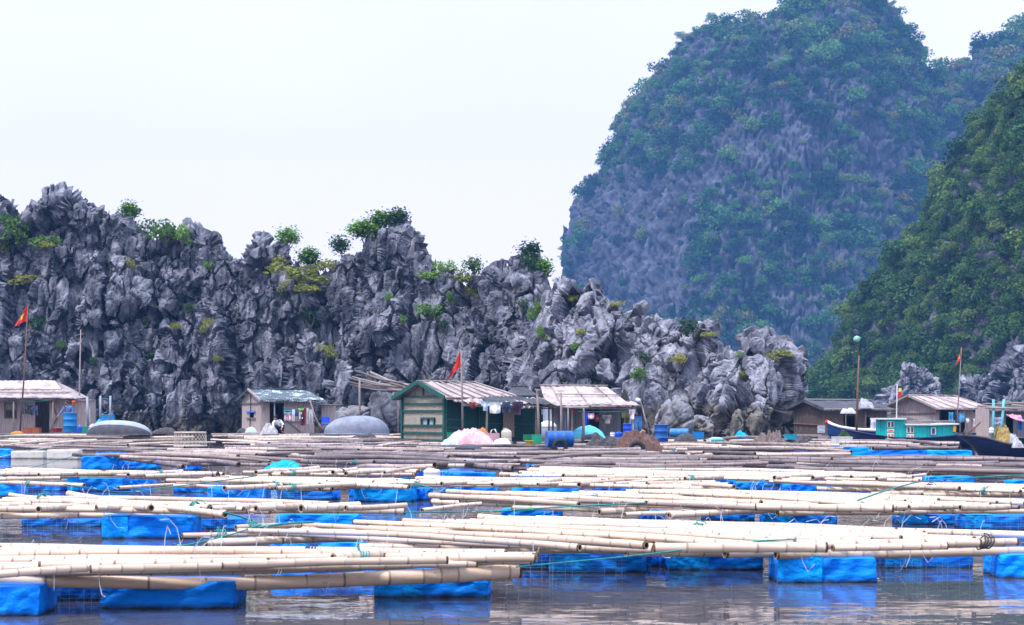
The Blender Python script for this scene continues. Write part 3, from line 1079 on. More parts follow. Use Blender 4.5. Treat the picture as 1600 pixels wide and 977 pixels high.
FLOAT_ME = []
for i in range(5):
    o = wrinkled_box(40 + i).build("float", M["tarp"]); FLOAT_ME.append(o.data); bpy.data.objects.remove(o)
FLAP_ME = []
for i in range(3):
    mb = MB()
    mb.grid(lambda u, v: (u - .5, -0.012 - 0.012 * math.sin(u * 9 + v * 5 + i) * v - 0.01 * abs(math.sin(u * 3.1)), v), 14, 8)
    mb.grid(lambda u, v: (.5 + 0.002 * v, -0.012 + 0.012 * v, u), 6, 2)
    mb.grid(lambda u, v: (u - .5, -0.012 + 0.6 * v, 1.02), 14, 4)
    o = mb.build("flap", M["tarp_light"]); FLAP_ME.append(o.data); bpy.data.objects.remove(o)
_o = wrinkled_box(77, True).build("float", M["foam"]); FOAM_ME = _o.data; bpy.data.objects.remove(_o)


def put_float(parent, xl, xr, ytop, yw, split=None, mat=None, foam=False, dep=0.62, zt=None, light=False):
    """a box float at the waterline yw of the photograph, between xl and xr"""
    d = EYE * F / (yw - HORIZON)
    w = (xr - xl) * d / F
    x = ((xl + xr) / 2 - 800) * d / F
    top = EYE - (ytop - HORIZON) * d / F if zt is None else zt
    top = min(max(top, 0.12), 0.5)
    lo = -0.16
    o = bpy.data.objects.new("float", FOAM_ME if foam else rnd.choice(FLOAT_ME))
    COL.objects.link(o); o.parent = parent
    o.location = Vector((x, d, lo)) - parent.location
    o.scale = (w, dep, top - lo)
    o.rotation_euler = (0, 0, R(rnd.uniform(-2.0, 2.0)))
    if light:
        o.material_slots[0].link = 'OBJECT'; o.material_slots[0].material = M["tarp_light"]
    if split:
        f = bpy.data.objects.new("flap", rnd.choice(FLAP_ME))
        COL.objects.link(f); f.parent = o
        f.location = ((xl + split) / 2 / (xr - xl) - (xl + xr) / 2 / (xr - xl), -0.008, 0.005)
        f.scale = ((split - xl) / (xr - xl) * 1.01, 1, 1.01)
    return o


def strands(parent, pts, seed, n, up=True):
    """loose white ends of the lashings"""
    r = random.Random(seed)
    mb = MB()
    for _ in range(n):
        a, b = r.choice(pts)
        p = Vector(a).lerp(Vector(b), r.random()) - parent.location
        L = r.uniform(0.12, 0.38)
        dx = r.uniform(-1, 1) * L * 0.6
        s = 1 if r.random() < 0.62 else -1
        c = [p, p + Vector((dx * 0.25, 0, s * L * 0.5)), p + Vector((dx * 0.7, -0.02, s * L * 0.75)), p + Vector((dx * 1.25, -0.03, s * L * r.uniform(0.5, 0.85)))]
        c = [(c[i] if t == 0 else c[i].lerp(c[i + 1], 0.5)) for i in range(3) for t in (0, 1)] + [c[3]]
        mb.tube(c, 0.003, 3, caps=False)
    tag(mb.build("twine", M["twine"], parent), kind="stuff")


M["rubber_cord"] = noise_col("dark cord", (0.02, 0.03, 0.035), (0.05, 0.06, 0.06), 9, 0.8)


def lashing(parent, p, d, mat):
    """a knot of cord wound round a pole"""
    mb = MB()
    y = Vector((0, 0, 1)).cross(d).normalized(); z = d.cross(y)
    p = p - parent.location
    for k in range(4):
        c = p + d * (k - 1.5) * 0.028
        r = 0.054 + rnd.uniform(0, .010)
        mb.tube([c + d * .03 * math.sin(a * .6) + (y * math.cos(a * .7) + z * math.sin(a * .7)) * r for a in range(10)], 0.007, 5)
    mb.tube([p + z * .055, p + z * .085 + y * .04, p + z * .07 + y * .09 + d * .06, p + z * .02 + y * .12 + d * .09], 0.006, 5)
    mb.build("lashing", mat, parent)


def hanging_net(parent, a, b, zt, seed):
    r = random.Random(seed)
    a = Vector(a); b = Vector(b)
    mb = MB()
    L = (b - a).length
    n = int(L / 0.055)
    for i in range(n):
        if r.random() < 0.35:
            continue
        p = a.lerp(b, (i + r.uniform(-.3, .3)) / n) - parent.location
        mb.tube([(p.x, p.y, zt - parent.location.z), (p.x + r.uniform(-.01, .01), p.y, -0.05 - parent.location.z)], 0.0016, 3, caps=False)
    for k in range(7):
        z = zt - 0.035 * k
        if z > 0.0:
            p, q = a - parent.location, b - parent.location
            mb.tube([(p.x, p.y, z - parent.location.z), (q.x, q.y, z - parent.location.z)], 0.0010, 3, caps=False)
    mb.build("net", M["net"], parent)


ZB, ZD, ZT = 0.265, 0.35, 0.40
NRAFT = [0]


def raft(label, kind, beams=(), deck=None, extra=(), floats=(), twine=10, net=None, zoff=0.0, cat="raft", group=None):
    """beams / extra: (x0, y0, x1, y1, thickness px [, kind]) on the photograph; deck: near L, near R, far L, far R, number, thickness, trim"""
    NRAFT[0] += 1
    ref = beams[0] if beams else extra[0]
    c = (onz(ref[0], ref[1], ZB) + onz(ref[2], ref[3], ZB)) / 2
    t = thing("bamboo_raft", label, cat, (c.x, c.y, 0), group=group)
    lines = []
    for lst, z in ((beams, ZB), (extra, ZT)):
        for it in lst:
            x0, y0, x1, y1, th = it[:5]
            k = it[5] if len(it) > 5 else kind
            a, b = onz(x0, y0, z + zoff), onz(x1, y1, z + zoff)
            dm = (a.y + b.y) / 2
            put_pole(t, a, b, max(0.02, th / 2 * dm / F), k)
            lines.append((a + Vector((0, 0, 0.03)), b + Vector((0, 0, 0.03))))
    if deck:
        nl, nr, fl, fr, n, th, trim = deck
        rough_row = kind != "fresh"
        if rough_row:
            n, th, trim = int(n * 0.72), th * 1.30, trim + 0.18
        for i in range(n):
            f = (i + rnd.uniform(-0.25, 0.25)) / max(1, n - 1)
            f = min(max(f, 0), 1)
            a = onz(*nl, ZD + zoff).lerp(onz(*fl, ZD + zoff), f); b = onz(*nr, ZD + zoff).lerp(onz(*fr, ZD + zoff), f)
            d = b - a
            if trim:
                a = a + d * rnd.uniform(0, trim * 0.4); b = b - d * rnd.uniform(0, trim) * (1 if rnd.random() < 0.75 else 0)
            r = th / 2 * (a.y + b.y) / 2 / F * rnd.uniform(0.75, 1.2)
            k = kind if rnd.random() < (0.62 if rough_row else 0.88) else {"fresh": "worn", "worn": rnd.choice(["fresh", "old"]), "old": "worn"}[kind]
            dz = Vector((0, 0, rnd.uniform(-0.03, 0.085) if rough_row else rnd.uniform(-0.006, 0.016)))
            put_pole(t, a + dz, b + dz + Vector((0, 0, rnd.uniform(-0.04, 0.04) if rough_row else rnd.uniform(-0.01, 0.02))), r, k)
            if i % 3 == 0:
                lines.append((a + Vector((0, 0, 0.04)), b + Vector((0, 0, 0.04))))
    for fl_ in floats:
        put_float(t, *fl_[:4], **(fl_[4] if len(fl_) > 4 else {}))
    for _ in range(2 if kind == "fresh" else 2):
        a, b = rnd.choice(lines)
        lashing(t, a.lerp(b, rnd.uniform(.06, .94)) - Vector((0, 0, 0.035)), (b - a).normalized(), M["rope_teal"] if rnd.random() < .75 else M["rubber_cord"])
    if twine:
        strands(t, lines, NRAFT[0] * 7, int(twine * 1.9))
    if net:
        for (x0, y0, x1, y1) in net:
            a, b = onz(x0, y0, ZB), onz(x1, y1, ZB)
            hanging_net(t, a + Vector((0, 0.07, 0)), b + Vector((0, 0.07, 0)), ZB - 0.03, NRAFT[0])
    return t


S = lambda x: {"split": x}
raft("nearest pale bamboo raft in the lower left corner on wide blue floats", "fresh",
     beams=[(-60, 908, 812, 888, 25)],
     deck=((-60, 897), (830, 880), (-60, 853), (842, 869), 30, 12.5, 0.36),
     extra=[(-40, 901, 156, 886, 13), (140, 890, 348, 884, 13), (330, 884, 545, 877, 14), (60, 884, 421, 879, 14), (430, 880, 700, 875, 13), (520, 873, 622, 866, 17), (600, 871, 838, 873, 13)],
     floats=[(-60, 62, 916, 963), (153, 367, 908, 951), (82, 153, 912, 938), (585, 765, 897, 934, S(660)), (422, 585, 893, 908)], twine=16,
     net=[(60, 905, 160, 903), (360, 899, 590, 893)])
raft("long pale bamboo raft across the lower right, a wide fan of canes", "fresh",
     beams=[(1212, 868, 1680, 857, 15), (978, 865, 1310, 853, 17), (1132, 865, 1420, 855, 17), (560, 854, 1000, 861, 11), (320, 849, 560, 842, 11), (790, 861, 1150, 858, 11)],
     deck=((360, 832), (1080, 859), (800, 809), (1690, 842), 46, 9.5, 0.25),
     extra=[(450, 818, 1010, 853, 12), (372, 829, 905, 857, 11), (553, 815, 1180, 853, 12), (629, 814, 1280, 850, 11), (1020, 856, 1292, 855, 17), (1240, 852, 1532, 848, 15), (1300, 857, 1480, 853, 12), (745, 807, 1410, 841, 11), (1400, 848, 1590, 847, 12)],
     floats=[(858, 1010, 868, 895, S(921)), (1045, 1195, 868, 891, S(1107)), (1216, 1372, 871, 911, S(1284)), (1383, 1523, 868, 888, S(1441)), (1562, 1700, 868, 904), (800, 857, 866, 889), (1008, 1046, 870, 886)],
     twine=30, net=[(790, 866, 980, 866), (1215, 868, 1660, 858)])
raft("pale bamboo raft at left edge above the nearest raft, big sawn cane ends", "fresh",
     beams=[(-60, 801, 634, 801, 11), (-60, 807, 355, 806, 10)],
     deck=((-60, 797), (350, 801), (10, 776), (600, 791), 12, 9, 0.35),
     extra=[(14, 772, 238, 795, 10), (105, 771, 330, 793, 11), (-60, 793, 48, 789, 12), (60, 796, 136, 788, 10), (150, 794, 236, 791, 11), (235, 790, 352, 804, 10), (330, 795, 441, 788, 9), (400, 795, 486, 790, 11), (470, 795, 562, 790, 13), (540, 794, 636, 790, 9)],
     floats=[(32, 160, 811, 824), (160, 304, 808, 842, S(200)), (303, 378, 811, 828), (430, 560, 804, 824)], twine=26, net=[(-40, 805, 165, 805), (300, 805, 440, 803)])
raft("small float frame with short canes between the two front rafts", "fresh",
     beams=[(284, 837, 420, 833, 8), (328, 847, 460, 841, 11)],
     extra=[(368, 824, 470, 820, 9)],
     floats=[(422, 565, 847, 869, S(477))], twine=6)
raft("pale bamboo raft at right, second from the front, with hollow cane ends", "fresh",
     beams=[(1214, 804, 1680, 797, 10), (936, 800, 1010, 797, 11), (975, 804, 1240, 796, 8), (1044, 806, 1300, 798, 11), (800, 793, 960, 797, 8), (674, 784, 830, 789, 9)],
     deck=((672, 779), (1345, 801), (1018, 766), (1690, 788), 38, 7.2, 0.25),
     extra=[(671, 774, 905, 788, 9), (659, 797, 752, 787, 6), (698, 768, 1010, 785, 8), (790, 769, 1190, 786, 8), (1180, 792, 1397, 795, 12), (1290, 793, 1460, 790, 10), (1420, 793, 1520, 791, 9), (1500, 794, 1578, 792, 10), (1000, 770, 1380, 790, 8)],
     floats=[(783, 880, 796, 809), (1000, 1040, 803, 813), (1195, 1310, 805, 823, S(1235)), (1406, 1498, 805, 820, S(1450)), (1508, 1680, 806, 828, S(1550)), (1100, 1180, 803, 814)], twine=26,
     net=[(1300, 803, 1420, 801), (1490, 801, 1640, 799)])
raft("pale bamboo raft at left edge ending in brown cane tips beside a white foam float", "fresh",
     beams=[(-60, 744, 362, 746, 7), (-60, 738, 115, 738, 8)],
     deck=((-60, 742), (330, 745), (0, 733), (350, 741), 8, 6, 0.35),
     extra=[(60, 742, 168, 738, 7), (120, 741, 226, 739, 7), (200, 742, 285, 737, 7), (225, 744, 331, 741, 7)],
     floats=[(105, 193, 747, 768, S(122)), (190, 232, 749, 760), (300, 350, 747, 755)], twine=8)
raft("short pale canes at left edge on a blue float, one cane poking out right", "fresh",
     beams=[(-60, 752, 132, 758, 7), (-60, 749, 28, 747, 8)],
     extra=[(-50, 750, 95, 747, 6)],
     floats=[(-60, 30, 757, 776), (30, 95, 757, 768)], twine=5, net=[(20, 757, 100, 757)])
raft("pale bamboo raft left of centre with two thin canes slanting out at its left", "fresh",
     beams=[(270, 759, 520, 764, 8), (185, 762, 272, 757, 5), (500, 764, 600, 759, 9)],
     deck=((258, 752), (640, 764), (330, 747), (610, 752), 12, 6.5, 0.3),
     extra=[(260, 751, 500, 757, 7), (350, 763, 440, 758, 8), (430, 763, 555, 757, 7), (510, 752, 620, 750, 4)],
     floats=[(322, 416, 762, 786), (433, 528, 766, 781, S(460)), (270, 318, 760, 770), (545, 556, 762, 776)], twine=16, net=[(400, 764, 520, 764)])
raft("pale bamboo raft in the middle resting on one bright blue bulging float", "fresh",
     beams=[(600, 757, 1020, 757, 9), (581, 750, 652, 758, 9), (1000, 756, 1152, 765, 8)],
     deck=((560, 757), (1150, 763), (645, 747), (1100, 750), 13, 6.5, 0.35),
     extra=[(640, 752, 722, 753, 6), (690, 756, 767, 752, 7), (770, 757, 874, 750, 8), (840, 757, 935, 752, 6), (905, 757, 974, 751, 8), (960, 756, 1036, 750, 6), (1010, 756, 1095, 754, 7), (1060, 755, 1147, 761, 7)],
     floats=[(552, 648, 752, 784, {"light": True}), (648, 676, 763, 782), (690, 780, 761, 770), (800, 905, 762, 773), (930, 1010, 760, 769), (1035, 1140, 760, 770)], twine=16)
raft("long pale bamboo raft along the right behind the hollow ended raft", "fresh",
     beams=[(1275, 764, 1700, 770, 9), (1358, 774, 1480, 771, 10), (1440, 774, 1680, 771, 9)],
     deck=((1195, 752), (1680, 775), (1370, 756), (1690, 764), 13, 7, 0.2),
     extra=[(1210, 752, 1500, 764, 7), (1375, 757, 1600, 764, 6)],
     floats=[(1225, 1300, 757, 771), (1295, 1362, 765, 775), (1150, 1192, 754, 766), (1580, 1680, 751, 762)], twine=8)
raft("wide pale bamboo raft right of centre in front of the grey logs", "fresh",
     beams=[(1195, 749, 1442, 750, 8), (838, 742, 905, 744, 8), (780, 741, 1000, 747, 7), (1000, 746, 1240, 749, 6)],
     deck=((790, 743), (1440, 753), (830, 729), (1400, 740), 18, 6, 0.3),
     extra=[(880, 744, 957, 742, 8), (930, 746, 1020, 744, 7), (1010, 747, 1078, 745, 7), (1070, 748, 1128, 746, 8), (1210, 746, 1272, 742, 7), (1270, 747, 1332, 741, 7), (1330, 746, 1390, 743, 7), (1370, 748, 1446, 742, 6)],
     floats=[(826, 860, 740, 753), (1378, 1450, 748, 758), (1445, 1524, 745, 762), (900, 1000, 746, 757), (1040, 1150, 748, 758), (1190, 1290, 750, 760)], twine=8)
raft("pale bamboo raft with brown tips behind the bright blue bulging float", "fresh",
     beams=[(400, 743, 650, 742, 7), (380, 738, 470, 740, 6)],
     deck=((390, 742), (645, 741), (400, 733), (660, 735), 8, 6, 0.35),
     extra=[(400, 738, 498, 732, 8), (440, 740, 535, 735, 6), (520, 738, 556, 734, 8), (540, 740, 610, 735, 7), (600, 739, 664, 730, 6)],
     floats=[(430, 490, 742, 750), (560, 640, 741, 750), (646, 700, 737, 748), (700, 775, 739, 750)], twine=6)
raft("grey weathered pole raft at left with crumpled blue floats below", "old",
     beams=[(115, 711, 262, 716, 6), (160, 717, 285, 728, 7), (245, 723, 420, 727, 7)],
     deck=((150, 716), (470, 728), (250, 703), (520, 712), 12, 6, 0.25),
     extra=[(152, 711, 420, 721, 7, "worn"), (246, 708, 400, 712, 7, "worn"), (300, 721, 372, 728, 8), (185, 703, 300, 709, 7), (250, 712, 500, 708, 6)],
     floats=[(126, 186, 714, 734), (185, 246, 720, 733), (150, 192, 697, 711), (272, 310, 722, 735)], twine=5)
raft("grey weathered pole raft left of centre with a blue bag lashed on top", "old",
     beams=[(440, 728, 800, 734, 10), (460, 722, 700, 729, 9)],
     deck=((430, 722), (830, 733), (470, 708), (860, 718), 13, 6.5, 0.25),
     extra=[(450, 715, 626, 705, 8, "worn"), (470, 721, 585, 723, 8), (680, 727, 860, 718, 9), (620, 718, 880, 722, 7, "worn"), (640, 712, 900, 716, 7)],
     floats=[(690, 740, 737, 746)], twine=4)
raft("grey weathered log raft right of centre under one long grey log", "old",
     beams=[(800, 733, 1160, 731, 7), (1000, 727, 1300, 731, 8)],
     deck=((790, 732), (1240, 737), (800, 716), (1200, 719), 16, 6, 0.25),
     extra=[(790, 722, 1030, 710, 7, "worn"), (1000, 712, 1300, 718, 8), (960, 727, 1200, 724, 8, "worn"), (1030, 717, 1190, 714, 8), (830, 730, 890, 724, 7)],
     floats=[(822, 868, 714, 722, {"light": True}), (690, 760, 712, 722)], twine=0)
raft("grey weathered log raft at the right edge, hollow dark log ends towards the water", "old",
     beams=[(1340, 725, 1620, 722, 8), (1260, 737, 1360, 731, 8), (1448, 737, 1700, 743, 10), (1150, 728, 1350, 727, 8)],
     deck=((1160, 735), (1690, 747), (1200, 715), (1690, 720), 22, 6.5, 0.3),
     extra=[(1340, 722, 1460, 724, 8), (1200, 730, 1300, 735, 8), (1290, 738, 1358, 733, 9), (1400, 727, 1560, 724, 8), (1490, 730, 1640, 738, 9), (1200, 716, 1280, 714, 8), (1440, 737, 1700, 741, 10, "worn")],
     floats=[(1408, 1448, 730, 745)], twine=0)
raft("pale worn bamboo deck at left in front of the plank shack, white foam floats below", "worn",
     beams=[(-60, 700, 130, 697, 5), (20, 700, 160, 700, 5), (110, 699, 260, 693, 5)],
     deck=((-60, 699), (330, 704), (-60, 683), (300, 682), 26, 4.6, 0.5),
     extra=[(0, 697, 90, 690, 5, "fresh"), (60, 695, 150, 688, 5, "fresh"), (140, 694, 215, 690, 5), (200, 697, 336, 690, 5, "fresh"), (-20, 688, 60, 690, 5, "fresh")],
     floats=[(-60, 14, 702, 717), (16, 68, 705, 717, {"foam": True}), (72, 122, 703, 718, {"foam": True})], twine=0)
raft("pale worn bamboo deck left of centre in front of the upturned grey boat", "worn",
     beams=[(300, 702, 560, 704, 5), (400, 698, 660, 697, 5)],
     deck=((290, 706), (700, 708), (330, 681), (640, 681), 30, 4.5, 0.5),
     extra=[(590, 697, 660, 690, 5, "fresh"), (400, 692, 560, 687, 5, "fresh"), (480, 697, 640, 692, 5), (330, 687, 420, 693, 5, "fresh"), (420, 700, 560, 704, 6, "old")],
     floats=[(480, 530, 684, 692), (590, 625, 690, 698)], twine=0)
raft("dark worn pole deck at centre in front of the green house", "old",
     beams=[(620, 706, 900, 707, 5), (700, 700, 960, 700, 5)],
     deck=((640, 710), (1010, 711), (640, 688), (1010, 689), 26, 4.6, 0.4),
     extra=[(740, 705, 870, 701, 6), (880, 705, 1000, 702, 6, "worn"), (650, 698, 760, 694, 5, "worn"), (930, 711, 1110, 706, 7)],
     floats=[(758, 830, 699, 707, {"light": True}), (900, 985, 699, 707, {"light": True}), (895, 925, 697, 706)], twine=0)
raft("dark worn pole deck right of centre in front of the pale headland", "worn",
     beams=[(1000, 703, 1200, 704, 5), (1150, 706, 1290, 703, 5)],
     deck=((1000, 710), (1330, 710), (1000, 688), (1300, 690), 24, 4.6, 0.4),
     extra=[(1000, 697, 1160, 699, 6, "fresh"), (1060, 706, 1180, 709, 7, "old"), (1100, 690, 1230, 687, 6), (1200, 700, 1330, 706, 5), (980, 704, 1100, 708, 6)],
     floats=[(1050, 1085, 701, 707, {"foam": True}), (1092, 1125, 703, 710, {"foam": True}), (1240, 1262, 703, 710)], twine=0)
raft("worn pole deck at the right edge below the turquoise boat", "worn",
     beams=[(1280, 697, 1480, 697, 5), (1360, 702, 1496, 702, 6)],
     deck=((1270, 697), (1500, 699), (1250, 689), (1500, 690), 16, 4.6, 0.4),
     extra=[(1390, 689, 1470, 695, 7, "old"), (1420, 697, 1500, 700, 6), (1365, 702, 1500, 699, 6, "old")],
     floats=[(1292, 1360, 699, 714, {"light": True}), (1361, 1450, 703, 715), (1451, 1520, 704, 714, {"light": True})], twine=0)
# ================================================================== THE FLOATING HOUSES
M["plank"] = noise_col("bleached planks", (0.46, 0.38, 0.36), (0.25, 0.20, 0.19), 2.2, 0.85, 6, (9, 9, 0.7), bump=0.3, bscale=5, rand=0.12, c3=(0.37, 0.30, 0.28))
M["plank_dark"] = noise_col("brown planks", (0.20, 0.155, 0.14), (0.10, 0.075, 0.07), 2.2, 0.85, 6, (9, 9, 0.7), bump=0.3, bscale=5, rand=0.1)
M["plank_grey"] = noise_col("grey boards", (0.20, 0.20, 0.225), (0.12, 0.12, 0.14), 1.6, 0.8, 6, (6, 6, 0.8), rand=0.1)
M["sheet_blue"] = noise_col("pale blue sheet", (0.36, 0.40, 0.50), (0.26, 0.29, 0.37), 1.2, 0.7, 5, (3, 3, 0.8))
M["green_paint"] = noise_col("green painted boards", (0.003, 0.070, 0.060), (0.008, 0.038, 0.036), 1.8, 0.6, 6, (5, 5, 1), rand=0.1)
M["green_frame"] = noise_col("green painted frame", (0.005, 0.105, 0.080), (0.012, 0.065, 0.055), 6, 0.55)
M["mat"] = noise_col("woven bamboo wall", (0.36, 0.30, 0.25), (0.20, 0.16, 0.13), 3.0, 0.9, 6, (14, 14, 1.2), bump=0.6, bscale=9)
M["slats"] = noise_col("split bamboo slats", (0.46, 0.41, 0.34), (0.27, 0.23, 0.18), 2.5, 0.85, 6, (1.5, 1.5, 14), bump=0.5, bscale=6)
M["thatch"] = noise_col("brown thatch", (0.115, 0.085, 0.075), (0.05, 0.038, 0.036), 3.0, 0.95, 6, (12, 12, 1.0), bump=0.9, bscale=8)
M["roof_felt"] = noise_col("mauve roof sheets", (0.33, 0.285, 0.265), (0.17, 0.14, 0.13), 1.7, 0.85, 7, (1.2, 1.2, 1.2), bump=0.25, bscale=14, c3=(0.36, 0.29, 0.29))
M["roof_pale"] = noise_col("pale roof sheets", (0.41, 0.355, 0.33), (0.22, 0.18, 0.17), 1.5, 0.85, 7, (1, 1, 1), bump=0.25, bscale=14, c3=(0.44, 0.36, 0.35))
M["roof_black"] = noise_col("black roofing felt", (0.035, 0.036, 0.045), (0.075, 0.075, 0.09), 2.0, 0.8, 6, bump=0.4, bscale=8)
M["dark"] = noise_col("near black board", (0.035, 0.030, 0.030), (0.06, 0.05, 0.05), 3, 0.9)  # near-black boards for rear walls, the inner partition and one batten
M["wood_post"] = noise_col("grey wood post", (0.34, 0.29, 0.27), (0.20, 0.165, 0.155), 4, 0.85, 5, (6, 6, 1), rand=0.2)
M["wood_red"] = noise_col("red brown pole", (0.19, 0.105, 0.075), (0.11, 0.065, 0.05), 4, 0.8, 5, (6, 6, 1))
M["pipe"] = noise_col("grey blue pipe", (0.30, 0.35, 0.42), (0.22, 0.26, 0.32), 4, 0.5)
M["white_sheet"] = noise_col("white plastic sheet", (0.75, 0.76, 0.78), (0.55, 0.56, 0.60), 3, 0.5, bump=0.4, bscale=8)
M["white_paint"] = noise_col("white paint", (0.74, 0.74, 0.74), (0.58, 0.58, 0.57), 6, 0.5)
M["glass"] = noise_col("dark pane", (0.02, 0.03, 0.045), (0.04, 0.06, 0.08), 2, 0.12, spec=0.6)
M["turq"] = noise_col("turquoise paint", (0.010, 0.50, 0.47), (0.008, 0.37, 0.37), 2.0, 0.5, 6, (6, 6, 0.8), rand=0.05)
M["navy"] = noise_col("navy hull", (0.006, 0.012, 0.050), (0.010, 0.022, 0.085), 2.5, 0.45, 5)
M["hull_blue"] = noise_col("blue hull", (0.015, 0.055, 0.20), (0.010, 0.035, 0.13), 2.5, 0.5, 5)
M["red"] = noise_col("red paint", (0.62, 0.025, 0.02), (0.50, 0.02, 0.02), 5, 0.55)
M["orange"] = noise_col("orange paint", (0.75, 0.24, 0.05), (0.60, 0.18, 0.05), 5, 0.6)


def moss_roof():
    """dark green sheets speckled with pale flakes"""
    m, n, b = new_mat("speckled green roof")
    t = N(n, "ShaderNodeTexCoord")
    a = N(n, "ShaderNodeTexNoise"); a.inputs["Scale"].default_value = 1.6; a.inputs["Detail"].default_value = 5
    v = N(n, "ShaderNodeTexNoise"); v.inputs["Scale"].default_value = 13.0; v.inputs["Detail"].default_value = 3; v.inputs["Roughness"].default_value = 0.7
    for x in (a, v): n.links.new(t.outputs["Object"], x.inputs["Vector"])
    s = N(n, "ShaderNodeMath", operation='ADD'); n.links.new(a.outputs["Fac"], s.inputs[0]); n.links.new(v.outputs["Fac"], s.inputs[1])
    r = N(n, "ShaderNodeMapRange"); r.inputs["From Min"].default_value = 1.10; r.inputs["From Max"].default_value = 1.16; n.links.new(s.outputs[0], r.inputs["Value"])
    x = N(n, "ShaderNodeMix", data_type='RGBA'); x.inputs["A"].default_value = (0.045, 0.070, 0.080, 1); x.inputs["B"].default_value = (0.55, 0.62, 0.66, 1)
    n.links.new(r.outputs["Result"], x.inputs["Factor"]); n.links.new(x.outputs["Result"], b.inputs["Base Color"])
    b.inputs["Roughness"].default_value = 0.7
    return m


M["roof_speck"] = moss_roof()


def planks(mb, a, b, z0, z1, holes=(), pw=0.17, th=0.03, mi=0, seed=0, horiz=False):
    """upright boards (or courses) from plan point a to b; z1 a height or a function of the distance; holes (u0, u1, z0, z1)"""
    r = random.Random(seed)
    a = Vector((a[0], a[1])); b = Vector((b[0], b[1]))
    L = (b - a).length
    d = (b - a) / L
    n = Vector((d.y, -d.x))
    top = z1 if callable(z1) else (lambda u: z1)
    cuts = {0.0, L}
    for h in holes:
        cuts |= {min(max(h[0], 0), L), min(max(h[1], 0), L)}
    cuts = sorted(cuts)
    edges = []
    for i in range(len(cuts) - 1):
        k = max(1, round((cuts[i + 1] - cuts[i]) / (pw if not horiz else 50)))
        edges += [(cuts[i] + (cuts[i + 1] - cuts[i]) * j / k, cuts[i] + (cuts[i + 1] - cuts[i]) * (j + 1) / k) for j in range(k)]
    for u0, u1 in edges:
        if u1 - u0 < 1e-4: continue
        um = (u0 + u1) / 2
        segs = [(z0, None)]
        for h in holes:
            if h[0] < um < h[1]:
                ns = []
                for s0, s1 in segs:
                    if s1 is None or s1 > h[2]:
                        if h[2] > s0 + 0.01: ns.append((s0, h[2]))
                        if h[3] < (top(um) if s1 is None else s1) - 0.01: ns.append((h[3], s1))
                    else: ns.append((s0, s1))
                segs = ns
        for s0, s1 in segs:
            rows = [(s0, s1)]
            if horiz:
                e = top(um) if s1 is None else s1
                k = max(1, round((e - s0) / pw))
                rows = [(s0 + (e - s0) * j / k, s0 + (e - s0) * (j + 1) / k) for j in range(k)]
            for q0, q1 in rows:
                off = r.uniform(-0.008, 0.008)
                g = 0.004
                p0 = a + d * (u0 + g) + n * off; p1 = a + d * (u1 - g) + n * off
                t0, t1 = (top(u0), top(u1)) if q1 is None else (q1 - (0.006 if horiz else 0), q1 - (0.006 if horiz else 0))
                vs = [(p0.x, p0.y, q0), (p1.x, p1.y, q0), (p1.x, p1.y, t1), (p0.x, p0.y, t0)]
                vs += [(x - n.x * th, y - n.y * th, z) for x, y, z in vs]
                mb.add(vs, [(0, 1, 2, 3), (5, 4, 7, 6), (4, 0, 3, 7), (1, 5, 6, 2), (3, 2, 6, 7), (4, 5, 1, 0)], mi)


def slab(mb, p00, p10, p11, p01, th=0.04, mi=0, wave=0.0, n_wave=0, sag=0.0, seed=0, ragged=0.0):
    """a roof sheet: p00-p10 the eave, p01-p11 the ridge"""
    r = random.Random(seed)
    P = [Vector(p) for p in (p00, p10, p11, p01)]
    nu = max(2, n_wave or 24); nv = 8
    nrm = (P[1] - P[0]).cross(P[3] - P[0]).normalized()
    if nrm.z < 0: nrm = -nrm
    rag = [r.uniform(-ragged, ragged) for _ in range(nu)]
    def pt(u, v, o):
        q = P[0].lerp(P[1], u).lerp(P[3].lerp(P[2], u), v)
        w = wave * math.sin(u * nu * math.pi * 0.5 * 1.0) + sag * (vnoise(np.array([[u * 5 + seed, v * 3, 0.5]], np.float32), 3)[0])
        return q + nrm * (w + o) - (P[3] - P[0]).normalized() * (rag[min(nu - 1, int(u * nu))] * (1 - v) ** 3)
    mb.grid(lambda u, v: pt(u, v, 0), nu, nv, mi, smooth=True)
    o = len(mb.v)
    mb.grid(lambda u, v: pt(1 - u, v, -th), nu, nv, mi, smooth=True)
    mb.bar(P[0] - nrm * th / 2, P[1] - nrm * th / 2, th * 0.9, th * 0.98, mi)


